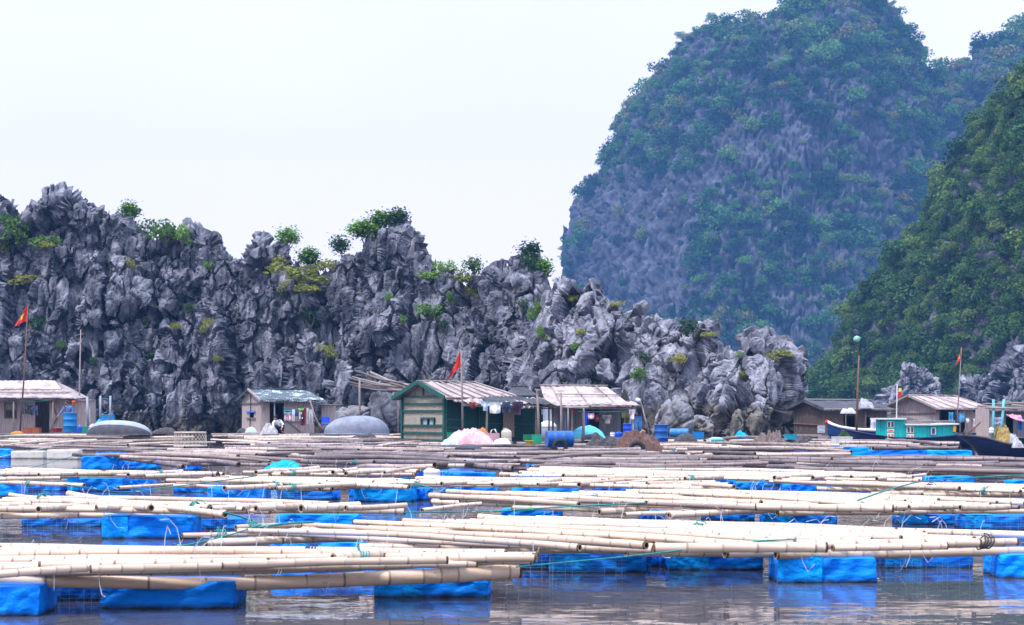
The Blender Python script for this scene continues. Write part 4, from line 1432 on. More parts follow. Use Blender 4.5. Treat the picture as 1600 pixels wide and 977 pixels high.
class House:
    """a gabled hut: front corner at pixel px on distance Y, long wall turned th degrees away, left gable in view"""
    def __init__(self, name, label, px, Y, th, pl, pr, base, eave, ridge, cat="house", ov=0.35, group=None, ze=None):
        self.Y, self.th = Y, R(th)
        self.X = (px - 800) * Y / F
        self.t = thing(name, label, cat, (self.X, Y, 0), self.th, group)
        self.L = self.u(pr); self.W = self.v(pl) if pl is not None else 2.6
        self.z0 = base
        self.ze = self.z(eave); self.zr = EYE + (HORIZON - ridge) * (Y + self.W / 2 * math.cos(self.th)) / F
        self.ov = ov

    def u(self, px):
        k = (px - 800) / F
        return (k * self.Y - self.X) / (math.cos(self.th) - k * math.sin(self.th))

    def v(self, px):
        k = (px - 800) / F
        return (self.X - k * self.Y) / (math.sin(self.th) + k * math.cos(self.th))

    def z(self, py, u=0.0):
        return EYE + (HORIZON - py) * (self.Y + u * math.sin(self.th)) / F

    def part(self, mb, name, mat, parent=None):
        return mb.build(name, mat, parent or self.t)

    def slope(self):
        return (self.zr - self.ze) / (self.W / 2)

    def gable_top(self, v):
        return self.ze + (self.W / 2 - abs(v - self.W / 2)) * self.slope() - 0.03

    def roof(self, mat, x0=None, x1=None, xr0=None, xr1=None, ov=None, seed=0, wave=0.012, sag=0.03, ragged=0.05, battens=4, batten_mat=None):
        ov = self.ov if ov is None else ov
        x0 = -0.3 if x0 is None else x0; x1 = self.L + 0.3 if x1 is None else x1
        xr0 = x0 if xr0 is None else xr0; xr1 = x1 if xr1 is None else xr1
        s = self.slope()
        W = self.W
        f0, f1 = Vector((x0, -ov, self.ze - s * ov)), Vector((x1, -ov, self.ze - s * ov))
        r0, r1 = Vector((xr0, W / 2, self.zr)), Vector((xr1, W / 2, self.zr))
        mb = MB(); slab(mb, f0, f1, r1, r0, 0.04, 0, wave, int((x1 - x0) / 0.09), sag, seed, ragged)
        a = self.part(mb, "roof", mat)
        mb = MB(); slab(mb, (x1, W + ov, self.ze - s * ov), (x0, W + ov, self.ze - s * ov), r0 + Vector((0, 0.02, 0.005)), r1 + Vector((0, 0.02, 0.005)), 0.04, 0, wave, int((x1 - x0) / 0.09), sag, seed + 1, ragged)
        self.part(mb, "roof", mat)
        mb = MB()
        for i in range(battens):
            k = (i + 0.5) / battens
            mb.tube([f0.lerp(f1, k) + Vector((0, -0.02, 0.05)), r0.lerp(r1, k) + Vector((0, 0, 0.05))], 0.028, 6)
        mb.tube([r0 + Vector((-0.05, 0, 0.06)), r1 + Vector((0.05, 0, 0.05))], 0.035, 6)
        mb.tube([f0 + Vector((0, 0.02, 0.05)), f1 + Vector((0, 0.02, 0.05))], 0.026, 6)
        b = mb.build("batten", batten_mat or M["wood_post"], self.t)
        b["kind"] = "stuff"
        return a

    def shell(self, front, gable, back=None, front_holes=(), gable_holes=(), pw=0.17, seed=0, horiz_gable=False):
        """walls; holes in metres along the wall"""
        mb = MB(); planks(mb, (0, 0), (self.L, 0), self.z0, self.ze, front_holes, pw, seed=seed); self.part(mb, "wall", front)
        mb = MB(); planks(mb, (0, self.W), (0, 0.0), self.z0, lambda u: self.gable_top(self.W - u), gable_holes, pw, seed=seed + 1, horiz=False); self.part(mb, "wall", gable)
        mb = MB(); planks(mb, (self.L, 0), (self.L, self.W), self.z0, lambda u: self.gable_top(u), (), pw, seed=seed + 2); self.part(mb, "wall", back or front)
        mb = MB(); planks(mb, (self.L, self.W), (0, self.W), self.z0, self.ze, (), 0.4, seed=seed + 3); self.part(mb, "wall", back or front)

    def platform(self, x0=-0.8, x1=None, y0=-1.3, mat=None):
        x1 = self.L + 0.6 if x1 is None else x1
        mb = MB()
        y = y0
        while y < self.W + 0.3:
            mb.box(((x0 + x1) / 2 + rnd.uniform(-.15, .15), y, self.z0 - 0.03 + rnd.uniform(-.006, .006)), (x1 - x0, 0.185, 0.04)); y += 0.2
        for k in range(5):
            x = x0 + 0.3 + (x1 - x0 - 0.6) * k / 4
            mb.tube([(x, y0 - 0.1, self.z0 - 0.12), (x, self.W + 0.4, self.z0 - 0.12)], 0.07, 7)
        self.part(mb, "platform", mat or M["wood_post"])
        for k in range(4):
            mb = MB(); x = x0 + 0.5 + (x1 - x0 - 1.0) * k / 3
            mb.tube([(x - 0.42, 0.2, 0.06), (x + 0.42, 0.2, 0.06)], 0.17, 10)
            self.part(mb, "float", M["barrel"])

    def post(self, x, y, top, r=0.04, mat=None, lean=0.0, name="post", z0=None):
        mb = MB(); mb.tube([(x, y, self.z0 if z0 is None else z0), (x + lean * 0.5, y, (self.z0 + top) / 2), (x + lean, y, top)], [r * 1.1, r, r * 0.9], 7)
        return self.part(mb, name, mat or M["wood_post"])

    def frame_bar(self, a, b, w=0.07, d=0.05, mat=None, name="frame"):
        mb = MB(); mb.bar(a, b, d, w); return self.part(mb, name, mat or M["wood_post"])


M["barrel"] = noise_col("blue plastic", (0.008, 0.10, 0.42), (0.012, 0.14, 0.52), 3, 0.38, 4, rand=0.2)
HG = "floating houses below the cliff"

# ---- far left: plank house with a two-tier roof
h = House("plank_house", "pinkish plank house with two tier roof, nearest the left edge, woman outside", -60, 95, 3, None, 104, 0.47, 621, 596, ov=1.0, group=HG)
h.W = 3.0
mb = MB()
hl = [(h.u(8), h.u(25.5), h.z(653), h.z(631)), (h.u(55), h.u(77), h.z0, h.z(622.5))]
planks(mb, (0, 0), (h.L, 0), h.z0, h.z(612), hl, 0.2, seed=3); h.part(mb, "wall", M["plank"])
mb = MB(); planks(mb, (h.L, 0), (h.L, h.W), h.z0, h.z(612), (), 0.2, seed=4); h.part(mb, "wall", M["plank"])
mb = MB(); planks(mb, (h.L, h.W), (0, h.W), h.z0, h.z(606), (), 0.4, seed=4); h.part(mb, "wall", M["plank_dark"])
mb = MB(); slab(mb, (h.u(-60), 0.75, h.z(607.5)), (h.u(92), 0.75, h.z(607.5)), (h.u(74), 1.9, h.z(593.5, 1)), (h.u(-60), 1.9, h.z(593.5, 1)), 0.05, 0, 0.012, 60, 0.03, 5); rf = h.part(mb, "roof", M["roof_pale"])
mb = MB(); slab(mb, (h.u(-60), -0.95, h.z(621.5)), (h.u(121), -0.95, h.z(622)), (h.u(93), 0.9, h.z(608.5)), (h.u(-60), 0.9, h.z(608.5)), 0.05, 0, 0.014, 70, 0.05, 6, 0.05); h.part(mb, "roof", M["roof_felt"])
mb = MB(); slab(mb, (h.u(74), 3.6, h.z(612)), (h.u(-60), 3.6, h.z(612)), (h.u(-60), 1.93, h.z(593.5, 1)), (h.u(74), 1.93, h.z(593.5, 1)), 0.05); h.part(mb, "roof", M["roof_pale"])
mb = MB(); slab(mb, (h.u(121), -0.9, h.z(623)), (h.u(121), 3.0, h.z(620)), (h.u(76), 1.95, h.z(595)), (h.u(93), 0.9, h.z(609.5)), 0.04, 0, 0.01, 30, 0.03, 8); h.part(mb, "roof", M["roof_felt"])
mb = MB(); mb.grid(lambda u, v: (h.u(-60 + 165 * u), -1.0 - 0.04 * math.sin(u * 30), h.z(621.5 + 3.6 * v + 1.2 * v * math.sin(u * 17))), 60, 4); h.part(mb, "awning", M["roof_black"])
for px in (27, 88):
    h.post(h.u(px), -0.85, h.z(623), 0.05)
mb = MB(); mb.bar((h.u(80), -0.03, h.z(626)), (h.u(90), -0.03, h.z(652)), 0.03, 0.07); mb.bar((h.u(90), -0.03, h.z(652)), (h.u(78), -0.03, h.z(675)), 0.03, 0.07); h.part(mb, "brace", M["plank_dark"])
mb = MB()
for z in (653.5, 630.5, 641): mb.bar((h.u(7), -0.03, h.z(z)), (h.u(26.5), -0.03, h.z(z)), 0.04, 0.06)
for x in (7.5, 26): mb.bar((h.u(x), -0.032, h.z(654)), (h.u(x), -0.032, h.z(630)), 0.04, 0.06)
wn = h.part(mb, "window", M["plank_dark"])
mb = MB(); mb.box(((h.u(8) + h.u(25.5)) / 2, 0.03, (h.z(631) + h.z(640)) / 2), (h.u(25.5) - h.u(8), 0.02, h.z(631) - h.z(640))); h.part(mb, "shutter", M["mat"], wn)
mb = MB(); planks(mb, (h.u(104), 0.25), (h.u(140), 0.25), h.z0, h.z(626), (), 0.17, seed=7); planks(mb, (h.u(140), 0.25), (h.u(140), 1.8), h.z0, h.z(626), (), 0.17, seed=8)
mb.box(((h.u(104) + h.u(141)) / 2, 0.9, h.z(625)), (h.u(142) - h.u(104), 1.6, 0.05)); h.part(mb, "annex", M["plank"])
h.platform(-0.5, h.u(150), -2.0)

# ---- small hut with the speckled roof
h = House("small_hut", "small plank hut with pale flakes on its dark green roof", 408, 91, 24, 378, 491, 0.45, 622.5, 609, cat="hut", ov=0.55, group=HG)
vh = [(h.W - h.v(389.5), h.W - h.v(396.8), h.z(653), h.z(645.2))]
h.shell(M["plank"], M["plank"], M["plank_dark"], [(h.u(421.5), h.u(443.5), h.z0, h.z(630, .5))], vh, 0.15, 11)
h.roof(M["roof_speck"], -0.15, h.L + 0.55, -0.15, h.L + 0.05, seed=9, battens=0, batten_mat=M["roof_black"])
mb = MB(); mb.bar((-0.02 - 0.03, h.v(386), h.z(643.5)), (-0.05, h.v(399.5), h.z(643.5)), 0.05, 0.07); a = h.part(mb, "window", M["tarp"]); mb = MB(); mb.bar((-0.05, h.v(386), h.z(654)), (-0.05, h.v(400), h.z(654)), 0.05, 0.05); h.part(mb, "sill", M["plank_dark"], a)
h.frame_bar((-0.06, h.v(392), h.z0), (-0.06, h.v(393.5), h.z(612)), 0.05, 0.04, M["dark"], "batten")
h.frame_bar((-0.05, 0.03, h.z(630)), (-0.05, h.W, h.z(630)), 0.05, 0.04, M["plank_dark"], "rail")
for sgn in (0, 1):
    h.frame_bar((-0.2, h.W / 2, h.zr + 0.02), (-0.2, (h.W + 0.5) if sgn else -0.5, h.ze - h.slope() * 0.5 + 0.01), 0.12, 0.04, M["plank"] if not sgn else M["roof_black"], "barge_board")
h.post(h.u(426), -0.35, h.z(630), 0.045, M["pipe"])
mb = MB(); mb.bar((h.u(447), -0.03, h.z(657)), (h.u(470), -0.03, h.z(676, 1)), 0.03, 0.06); mb.bar((h.u(444), -0.03, h.z(659.5)), (h.u(490), -0.03, h.z(660)), 0.03, 0.05); h.part(mb, "brace", M["plank_dark"])
mb = MB(); planks(mb, (h.L + 0.5, 0.3), (h.u(526), 0.1), h.z0, h.z(633, 2), (), 0.15, seed=13); planks(mb, (h.u(526), 0.1), (h.u(526), 1.2), h.z0, h.z(633, 2), (), 0.15, seed=14); mb.box((h.L + 0.75, 0.5, h.z(632, 2)), (1.6, 0.9, 0.04)); h.part(mb, "annex", M["plank"])
h.platform(-0.6, h.L + 1.6, -0.9)

# ---- the green house
h = House("green_house", "green framed house with woven bamboo gable and long green side wall, red flag in front", 697, 69, 33, 630, 846, 0.42, 617, 597.5, ov=0.55, group=HG)
W, L = h.W, h.L
gz = lambda py: h.z(py)
mb = MB(); planks(mb, (0, 0), (L, 0), h.z0, h.ze, [], 0.3, seed=21); h.part(mb, "wall", M["green_paint"])
vw = lambda px: W - h.v(px)
zrows = [687, 676, 665.5, 646, 633.5, 620]
mb = MB(); planks(mb, (0, W), (0, 0), h.z0, h.z(665), [], 0.3, seed=22); h.part(mb, "wall", M["mat"])
mb = MB(); planks(mb, (0, W), (0, 0), h.z(664.6), h.z(620), [(vw(660), vw(680), h.z(664.5), h.z(654))], 0.045, seed=23, horiz=True); h.part(mb, "wall", M["slats"])
mb = MB(); planks(mb, (0, W), (0, 0), h.z(619.6), lambda u: max(h.z(619.5), h.gable_top(W - u)), (), 0.25, seed=24); h.part(mb, "wall", M["mat"])
mb = MB(); planks(mb, (L, 0), (L, W), h.z0, h.ze - 0.15, (), 0.25, seed=25); planks(mb, (L, W), (0, W), h.z0, h.ze, (), 0.4, seed=26); h.part(mb, "wall", M["green_paint"])
for py in (688.5, 677, 665, 642, 631, 619):
    h.frame_bar((-0.045, 0.02, h.z(py)), (-0.045, W, h.z(py + rnd.uniform(-.6, .6))), 0.075, 0.05, M["green_frame"])
h.frame_bar((-0.06, 0.03, h.z0), (-0.06, 0.03, h.z(617)), 0.12, 0.12, M["green_frame"])
h.frame_bar((-0.06, W, h.z0), (-0.06, W, h.z(619)), 0.11, 0.08, M["green_frame"])
h.frame_bar((-0.055, W / 2, h.z(619)), (-0.055, W / 2, h.zr - 0.05), 0.06, 0.05, M["green_frame"])
for sgn in (0, 1):
    h.frame_bar((-0.32, W / 2, h.zr + 0.01), (-0.32, (W + 0.40) if sgn else -0.40, h.ze - h.slope() * 0.40), 0.17, 0.05, M["green_frame"], "barge_board")
mb = MB()
for px in (660, 670, 680): mb.bar((-0.06, h.v(px), h.z(665)), (-0.06, h.v(px), h.z(653.5)), 0.05, 0.05)
mb.bar((-0.062, h.v(659), h.z(653.6)), (-0.062, h.v(681), h.z(653.6)), 0.05, 0.06)
a = h.part(mb, "window", M["green_frame"])
for p0, p1 in ((661.5, 669), (671.5, 679)):
    mb = MB(); mb.box((0.0, (h.v(p0) + h.v(p1)) / 2, h.z(659.4)), (0.02, h.v(p0) - h.v(p1), 0.26)); h.part(mb, "pane", M["sheet_blue"], a)
for px, w in ((725, .07), (748, .07), (790, .05), (838, .06)):
    h.frame_bar((h.u(px), -0.04, h.z0), (h.u(px), -0.04, h.ze), w, 0.05, M["green_frame"])
for py in (655, 668):
    h.frame_bar((0.06, -0.045, h.z(py)), (h.u(725), -0.045, h.z(py + 2)), 0.06, 0.05, M["green_frame"])
h.frame_bar((h.u(750), -0.045, h.z(664)), (h.u(772), -0.045, h.z(640)), 0.05, 0.04, M["green_frame"], "brace")
h.frame_bar((h.u(750), -0.05, h.z(664)), (h.u(770), -0.05, h.z(682)), 0.05, 0.04, M["green_frame"], "brace")
h.frame_bar((h.u(750), -0.05, h.z(662)), (h.u(845), -0.05, h.z(664)), 0.05, 0.04, M["green_frame"])
mb = MB(); mb.box(((h.u(783) + h.u(800)) / 2, -0.16, (h.z(684) + h.z(632)) / 2), (h.u(800) - h.u(783), 0.03, h.z(632) - h.z(684)))
dr = h.part(mb, "door", M["mat"])
for py in (646, 668): 
    mb = MB(); mb.bar((h.u(782), -0.19, h.z(py)), (h.u(801), -0.19, h.z(py)), 0.03, 0.05); h.part(mb, "crossbar", M["wood_post"], dr)
h.roof(M["roof_felt"], -0.3, h.u(812), -0.3, h.u(782), seed=29, battens=7, batten_mat=M["wood_post"], wave=0.02, sag=0.06, ragged=0.08)
# ragged awning along the front
s0 = h.ze - h.slope() * 0.55
mb = MB(); slab(mb, (h.u(699), -1.25, s0 - 0.20), (h.u(845), -1.45, s0 - 0.32), (h.u(840), -0.4, s0 + 0.02), (h.u(697), -0.45, s0 + 0.02), 0.03, 0, 0.03, 60, 0.10, 31, 0.14); h.part(mb, "awning", M["roof_felt"])
mb = MB(); slab(mb, (h.u(735), -1.28, s0 - 0.20), (h.u(838), -1.42, s0 - 0.27), (h.u(832), -0.55, s0 + 0.08), (h.u(738), -0.62, s0 + 0.08), 0.03, 0, 0.03, 60, 0.09, 33, 0.16); h.part(mb, "awning", M["roof_black"])
mb = MB(); mb.tube([(h.u(699), -1.22, s0 - 0.27), (h.u(845), -1.4, s0 - 0.4)], 0.03, 6); h.part(mb, "beam", M["wood_post"])
for px, ln in ((726, 0.02), (803, 0.0), (829, 0.02)):
    h.post(h.u(px) + 0.3, -1.2, s0 - 0.28, 0.05, None, ln)
h.platform(-0.7, L + 1.0, -2.2)

# ---- black gabled roof behind the green house
h = House("back_hut", "black roofed grey hut half hidden behind the green house", 800, 84, 6, None, 858, 0.42, 622, 605, cat="hut", ov=0.3, group=HG)
h.W = 2.6; h.zr = EYE + (HORIZON - 605) * 85.3 / F
h.shell(M["sheet_blue"], M["sheet_blue"], M["plank_grey"], [(h.u(846), h.u(853), h.z(665), h.z(648))], (), 0.5, 41)
h.roof(M["roof_black"], -0.6, h.L, 0.1, h.L - 1.0, seed=42, battens=0, batten_mat=M["roof_black"])
h.platform(-0.4, h.L + 0.5, -0.8)

# ---- grey hut with the pale roof
h = House("grey_hut", "grey hut with pale mauve roof and open front hung with washing", 862, 80, 7, 846, 985, 0.42, 631, 606, ov=0.9, group=HG)
h.W = 2.8
h.zr = EYE + (HORIZON - 604) * (80 + 1.4) / F
h.ze = EYE + (HORIZON - 626) * 80 / F
mb = MB(); planks(mb, (0, 0), (h.L, 0), h.z0, h.ze, [(h.u(912), h.u(936), h.z0, h.z(640)), (h.u(970), h.u(986), h.z(678), h.z(637))], 0.4, seed=51); h.part(mb, "wall", M["plank_grey"])
mb = MB(); planks(mb, (0, h.W), (0, 0), h.z0, lambda u: h.gable_top(h.W - u), (), 0.4, seed=52); h.part(mb, "wall", M["sheet_blue"])
mb = MB(); planks(mb, (h.L, 0), (h.L, h.W), h.z0, lambda u: h.gable_top(u), (), 0.4, seed=53); planks(mb, (h.L, h.W), (0, h.W), h.z0, h.ze, (), 0.4, seed=54); h.part(mb, "wall", M["dark"])
h.roof(M["roof_pale"], h.u(853), h.u(985), h.u(851), h.u(956), ov=0.75, seed=55, battens=3, batten_mat=M["wood_post"], wave=0.012, sag=0.04)
mb = MB(); mb.tube([(h.u(868), 0.35, h.z(615.5)), (h.u(972), 0.35, h.z(617))], 0.03, 6); h.part(mb, "batten", M["wood_post"])
mb = MB(); slab(mb, (h.u(845), -2.0, h.z(634)), (h.u(990), -1.7, h.z(633)), (h.u(985), -0.6, h.z(629)), (h.u(862), -0.6, h.z(629)), 0.03, 0, 0.02, 50, 0.06, 57, 0.1); h.part(mb, "awning", M["roof_felt"])
for px in (871, 887, 980):
    h.post(h.u(px), -1.3, h.z(632), 0.045)
h.platform(-0.8, h.L + 0.9, -2.4)
mb = MB(); mb.box((h.L / 2, 0.5, h.z(660)), (h.L - 0.3, 0.03, 0.9)); h.part(mb, "partition", M["dark"])

# ---- thatched hut at right
h = House("thatched_hut", "dark brown reed hut with black roofing felt and a small notice on its gable", 1286, 86, 26, 1241, 1386, 0.45, 636, 626, cat="hut", ov=0.35, group=HG)
h.shell(M["plank_dark"], M["thatch"], M["plank_dark"], [(h.u(1318), h.u(1336), h.z0, h.z(650)), (h.u(1352), h.u(1360), h.z(668), h.z(652))], (), 0.12, 61)
h.roof(M["roof_black"], -0.35, h.L + 0.2, -0.2, h.L - 0.1, ov=0.6, seed=62, battens=0, sag=0.05, ragged=0.14)
for sgn in (0, 1):
    h.frame_bar((-0.3, h.W / 2, h.zr + 0.0), (-0.3, (h.W + 0.4) if sgn else -0.4, h.ze - h.slope() * 0.4), 0.16, 0.05, M["roof_black"], "barge_board")
h.frame_bar((-0.06, 0, h.z(664)), (-0.06, h.W, h.z(662)), 0.05, 0.05, M["wood_red"], "rail")
h.frame_bar((-0.06, 0, h.z(680)), (-0.06, h.W, h.z(680)), 0.07, 0.06, M["wood_post"], "rail")
for px in (1313, 1330, 1344):
    h.post(h.u(px), -0.45, h.z(637), 0.03)
h.platform(-0.6, h.L + 0.6, -0.9)

# ---- plank house with the big pale roof at right
h = House("pale_roof_house", "plank house with broad pale roof and open doorway behind the turquoise boat", 1462, 92, 36, 1393, 1541, 0.5, 634, 619, ov=0.5, group=HG)
h.shell(M["plank"], M["plank"], M["plank_dark"], [(h.u(1468), h.u(1492), h.z(658), h.z(641)), (h.u(1493), h.u(1508), h.z0, h.z(648))], (), 0.18, 71)
h.roof(M["roof_pale"], -0.45, h.L + 0.35, -0.45, h.L - 0.45, seed=72, battens=5, batten_mat=M["roof_felt"], sag=0.04)
for sgn in (0, 1):
    h.frame_bar((-0.42, h.W / 2, h.zr + 0.03), (-0.42, (h.W + 0.5) if sgn else -0.5, h.ze - h.slope() * 0.5), 0.10, 0.05, M["wood_post"], "barge_board")
h.frame_bar((-0.05, 0, h.z(646)), (-0.05, h.W, h.z(646)), 0.05, 0.05, M["plank_dark"], "rail")
h.post(h.u(1494), -0.25, h.z(640, 1.5), 0.05)
h.post(h.u(1541), -0.1, h.z(640, 3.0), 0.05)
h.platform(-0.5, h.L + 0.6, -1.0)

# ---- the last hut at the right edge
h = House("awning_hut", "dark hut with pink awning at the right edge behind the crossed posts", 1545, 84, 2, None, 1660, 0.42, 640, 632, cat="hut", ov=0.4, group=HG)
h.W = 2.2; h.zr = EYE + (HORIZON - 633) * 85 / F
h.shell(M["plank_grey"], M["plank"], M["dark"], [(h.u(1572), h.u(1583), h.z0, h.z(652))], (), 0.2, 81)
h.roof(M["roof_black"], 0.0, h.L, 0.1, h.L, seed=82, battens=0)
mb = MB(); slab(mb, (h.u(1569), -1.5, h.z(655)), (h.u(1585), -1.5, h.z(659)), (h.u(1591), -0.35, h.z(648)), (h.u(1568), -0.35, h.z(648)), 0.02, 0, 0.02, 20, 0.05, 83); M["pink"] = noise_col("pink cloth", (0.62, 0.26, 0.32), (0.52, 0.20, 0.26), 2, 0.8, bump=0.4, bscale=8); h.part(mb, "awning", M["pink"])
h.platform(-0.3, h.L, -1.0)

# ---- open pole frame beside the grey hut
t = thing("pole_shelter", "open shelter of thin poles between the green house and the grey hut", "shelter", (at(850, 680, 72).x, 72, 0))
def wpart(mb, name, mat, t):
    o = mb.build(name, mat, t); o.matrix_parent_inverse = Matrix.Translation(-t.location); return o
for a, b, r in ((at(842, 694, 66), at(839, 608, 66), .05), (at(876, 695, 66), at(876.5, 614, 66), .045), (at(911, 690, 68), at(911, 634, 68), .06), (at(857, 690, 74), at(857.5, 634, 74), .04), (at(887, 686, 76), at(887.5, 634, 76), .04)):
    mb = MB(); mb.tube([a, (a + b) / 2 + Vector((.02, 0, 0)), b], [r * 1.1, r, r * .85], 7); wpart(mb, "post", M["wood_post"], t)
mb = MB(); mb.bar(at(835.5, 608.5, 65.9), at(843, 609.5, 65.9), 0.05, 0.06); wpart(mb, "crossbar", M["wood_post"], t)
for k in range(9):
    a = at(812 + 6 * k, 630 + 0.5 * k + rnd.uniform(-1, 1), 75 - k * 0.9); b = at(872 + 6 * k, 636 + rnd.uniform(-1, 1.5), 75 - k * 1.0)
    mb = MB(); mb.tube([a, (a + b) / 2 + Vector((0, 0, -.04)), b], 0.03, 6); wpart(mb, "roof_pole", M["wood_post"], t)
mb = MB(); mb.grid(lambda u, v: at(815 + 58 * u + 40 * v, 629 + 6.5 * u + 2.5 * v + 0.7 * math.sin(u * 20 + v * 9), 74.5 - 7 * v), 30, 8); wpart(mb, "roof", M["roof_felt"], t)

# ---- bundle of poles leaning on the rocks
t = thing("pole_bundle", "bundle of long brown poles propped against the cliff behind the green house", "pole bundle", (at(600, 600, 96).x, 96, 0))
for k in range(13):
    a = at(545 + rnd.uniform(0, 45), 579 + k * 2.0, 104 + rnd.uniform(-1, 1)); b = at(632 + rnd.uniform(-4, 14), 601 + k * 0.9, 84 + rnd.uniform(-1, 1))
    mb = MB(); mb.tube([a, a.lerp(b, .5) + Vector((0, 0, -.12)), b], [0.05, .06, .045], 7); wpart(mb, "pole", M["wood_post"] if k % 3 else M["plank_dark"], t)
for px, top in ((562, 588), (622, 604)):
    mb = MB(); p = at(px, top + 3, 96); mb.tube([(p.x, 96, 0.0), p], 0.06, 7); wpart(mb, "trestle", M["wood_post"], t)


# ================================================================== BOATS
def hull(t, sections, mat, inner, gun, name="hull", gr=0.045):
    """sections: (x, half beam, keel z, gunwale z) from bow to stern, local; boat along x"""
    mb = MB()
    ns = len(sections)
    prof = [(0, 0), (.35, .10), (.70, .38), (.92, .70), (1, 1)]
    ring = [(-y, z) for y, z in prof[::-1]] + prof[1:]
    n = len(ring)
    for k, (sx, hb, kz, gz_) in enumerate(sections):
        for y, z in ring:
            mb.v.append((sx, y * hb, kz + (gz_ - kz) * z))
    for k in range(ns - 1):
        for i in range(n - 1):
            mb.f.append((k * n + i, (k + 1) * n + i, (k + 1) * n + i + 1, k * n + i + 1)); mb.m.append(0); mb.s.append(True)
    mb.f.append(tuple((ns - 1) * n + i for i in range(n))); mb.m.append(0); mb.s.append(False)
    o = len(mb.v)
    for sx, hb, kz, gz_ in sections:
        for y, z in ring:
            mb.v.append((sx, y * hb * 0.94, kz + 0.06 + (gz_ - kz - 0.06) * z))
    for k in range(ns - 1):
        for i in range(n - 1):
            mb.f.append((o + k * n + i, o + k * n + i + 1, o + (k + 1) * n + i + 1, o + (k + 1) * n + i)); mb.m.append(1); mb.s.append(True)
    h_ = mb.build(name, [mat, inner], t)
    for s in (-1, 1):
        mb = MB()
        mb.tube([(sx, s * hb * 0.985, gz_ + 0.012) for sx, hb, kz, gz_ in sections], gr, 6)
        mb.build("gunwale", gun, t)
    return h_


# small blue boat, bow to the left
t = thing("small_boat", "small blue boat with white rim and red tipped bow beside the thatched hut", "boat", (at(1335, 690, 83).x, 83, 0), R(10))
hull(t, [(-1.36, .03, .55, 1.14), (-1.2, .22, .35, 1.02), (-0.9, .48, .08, .90), (-.3, .72, -.1, .80), (.6, .86, -.18, .74), (1.6, .86, -.18, .76), (2.6, .74, -.1, .84)], M["hull_blue"], M["hull_blue"], M["white_paint"], gr=0.075)
mb = MB(); mb.tube([(-1.24, 0, 1.03), (-1.34, 0, 1.12), (-1.46, 0, 1.20)], [.07, .10, .08], 8); mb.build("bow_tip", M["red"], t)
for x in (-.2, .9):
    mb = MB(); mb.box((x, 0, .62), (.22, 1.2, .04)); mb.build("thwart", M["hull_blue"], t)

# turquoise cabin boat
BX = at(1415, 690, 78)
t = thing("cabin_boat", "turquoise cabin boat with white window panels and navy hull", "boat", (BX.x, 78, 0), R(5))
u = lambda px: (px - 1415) * 78 / F
zz = lambda py: EYE + (HORIZON - py) * 78 / F
hull(t, [(u(1322), .05, .2, zz(673)), (u(1334), .35, .0, zz(675)), (u(1355), .62, -.2, zz(679.5)), (u(1390), .8, -.28, zz(684.5)), (u(1430), .86, -.3, zz(685)), (u(1465), .86, -.3, zz(683)), (u(1495), .72, -.2, zz(680)), (u(1522), .45, 0.0, zz(678))], M["navy"], M["hull_blue"], M["navy"])
def cabin(x0, x1, z0, z1, hw, name):
    mb = MB(); planks(mb, (x0, -hw), (x1, -hw), z0, z1, (), 0.12, 0.03, seed=int(x0 * 10)); planks(mb, (x1, hw), (x0, hw), z0, z1, (), 0.2, 0.03, seed=3)
    planks(mb, (x0, hw), (x0, -hw), z0, z1, (), 0.12, 0.03, seed=5); planks(mb, (x1, -hw), (x1, hw), z0, z1, (), 0.12, 0.03, seed=6)
    return mb.build(name, M["turq"], t)
cb1 = cabin(u(1375), u(1406), zz(687), zz(655.5), .72, "wheelhouse")
cb2 = cabin(u(1406.5), u(1440), zz(688), zz(664.5), .75, "cabin")
cb3 = cabin(u(1441), u(1487), zz(683), zz(664), .70, "cabin")
mb = MB(); mb.box(((u(1368) + u(1406)) / 2, -.02, zz(654.5)), (u(1406) - u(1366), 1.75, .06)); mb.build("roof", M["white_paint"], t)
mb = MB(); mb.box(((u(1406.5) + u(1442)) / 2, -.02, zz(663.5)), (u(1443) - u(1405.5), 1.72, .06)); mb.build("roof", M["white_paint"], t)
mb = MB(); mb.box(((u(1442.5) + u(1491)) / 2, -.02, zz(663)), (u(1491) - u(1443), 1.66, .06), rot=Euler((0, R(-1.5), 0)).to_matrix()); mb.build("roof", M["white_paint"], t)
def panel(x0, x1, y0, y1, n, parent, hw, glass):
    mb = MB(); c = ((u(x0) + u(x1)) / 2, -hw - .03, (zz(y0) + zz(y1)) / 2); w, hh = u(x1) - u(x0), zz(y0) - zz(y1)
    mb.box(c, (w, .025, hh)); f = mb.build("window" if glass else "panel", M["white_paint"], parent)
    for k in range(n):
        mb = MB(); mb.box((c[0] + w * ((k + .5) / n - .5), c[1] - .015, c[2]), (w / n * .62, .012, hh * (.80 if glass else .55))); mb.build("pane" if glass else "inset", M["glass"] if glass else M["orange"], f)
panel(1377.5, 1388.5, 658.5, 668, 2, cb1, .72, True); panel(1377.5, 1388.5, 670.2, 674.5, 1, cb1, .72, False); panel(1377.5, 1388.5, 676, 685.5, 2, cb1, .72, False)
panel(1408, 1419.5, 666.5, 676, 2, cb2, .75, True); panel(1408, 1419.5, 678, 685.5, 2, cb2, .75, False)
panel(1447, 1455, 668, 679, 1, cb3, .70, True)
mb = MB(); mb.box((u(1484), -.76, zz(670)), (.12, .08, .26)); mb.build("box", noise_col("yellow plastic", (.75, .42, .03), (.6, .32, .03), 5, .5), t)
mb = MB()
for k in range(9):
    mb.tube([(u(1406) + k * .02, -.5 + k * .12, zz(660) + .02 * (k % 2)), (u(1470) - k * .1, -.45 + k * .11, zz(661) + .02)], .025, 5)
mb.tube([(u(1407), -.7, zz(658)), (u(1486), -.7, zz(657.5))], .02, 5)
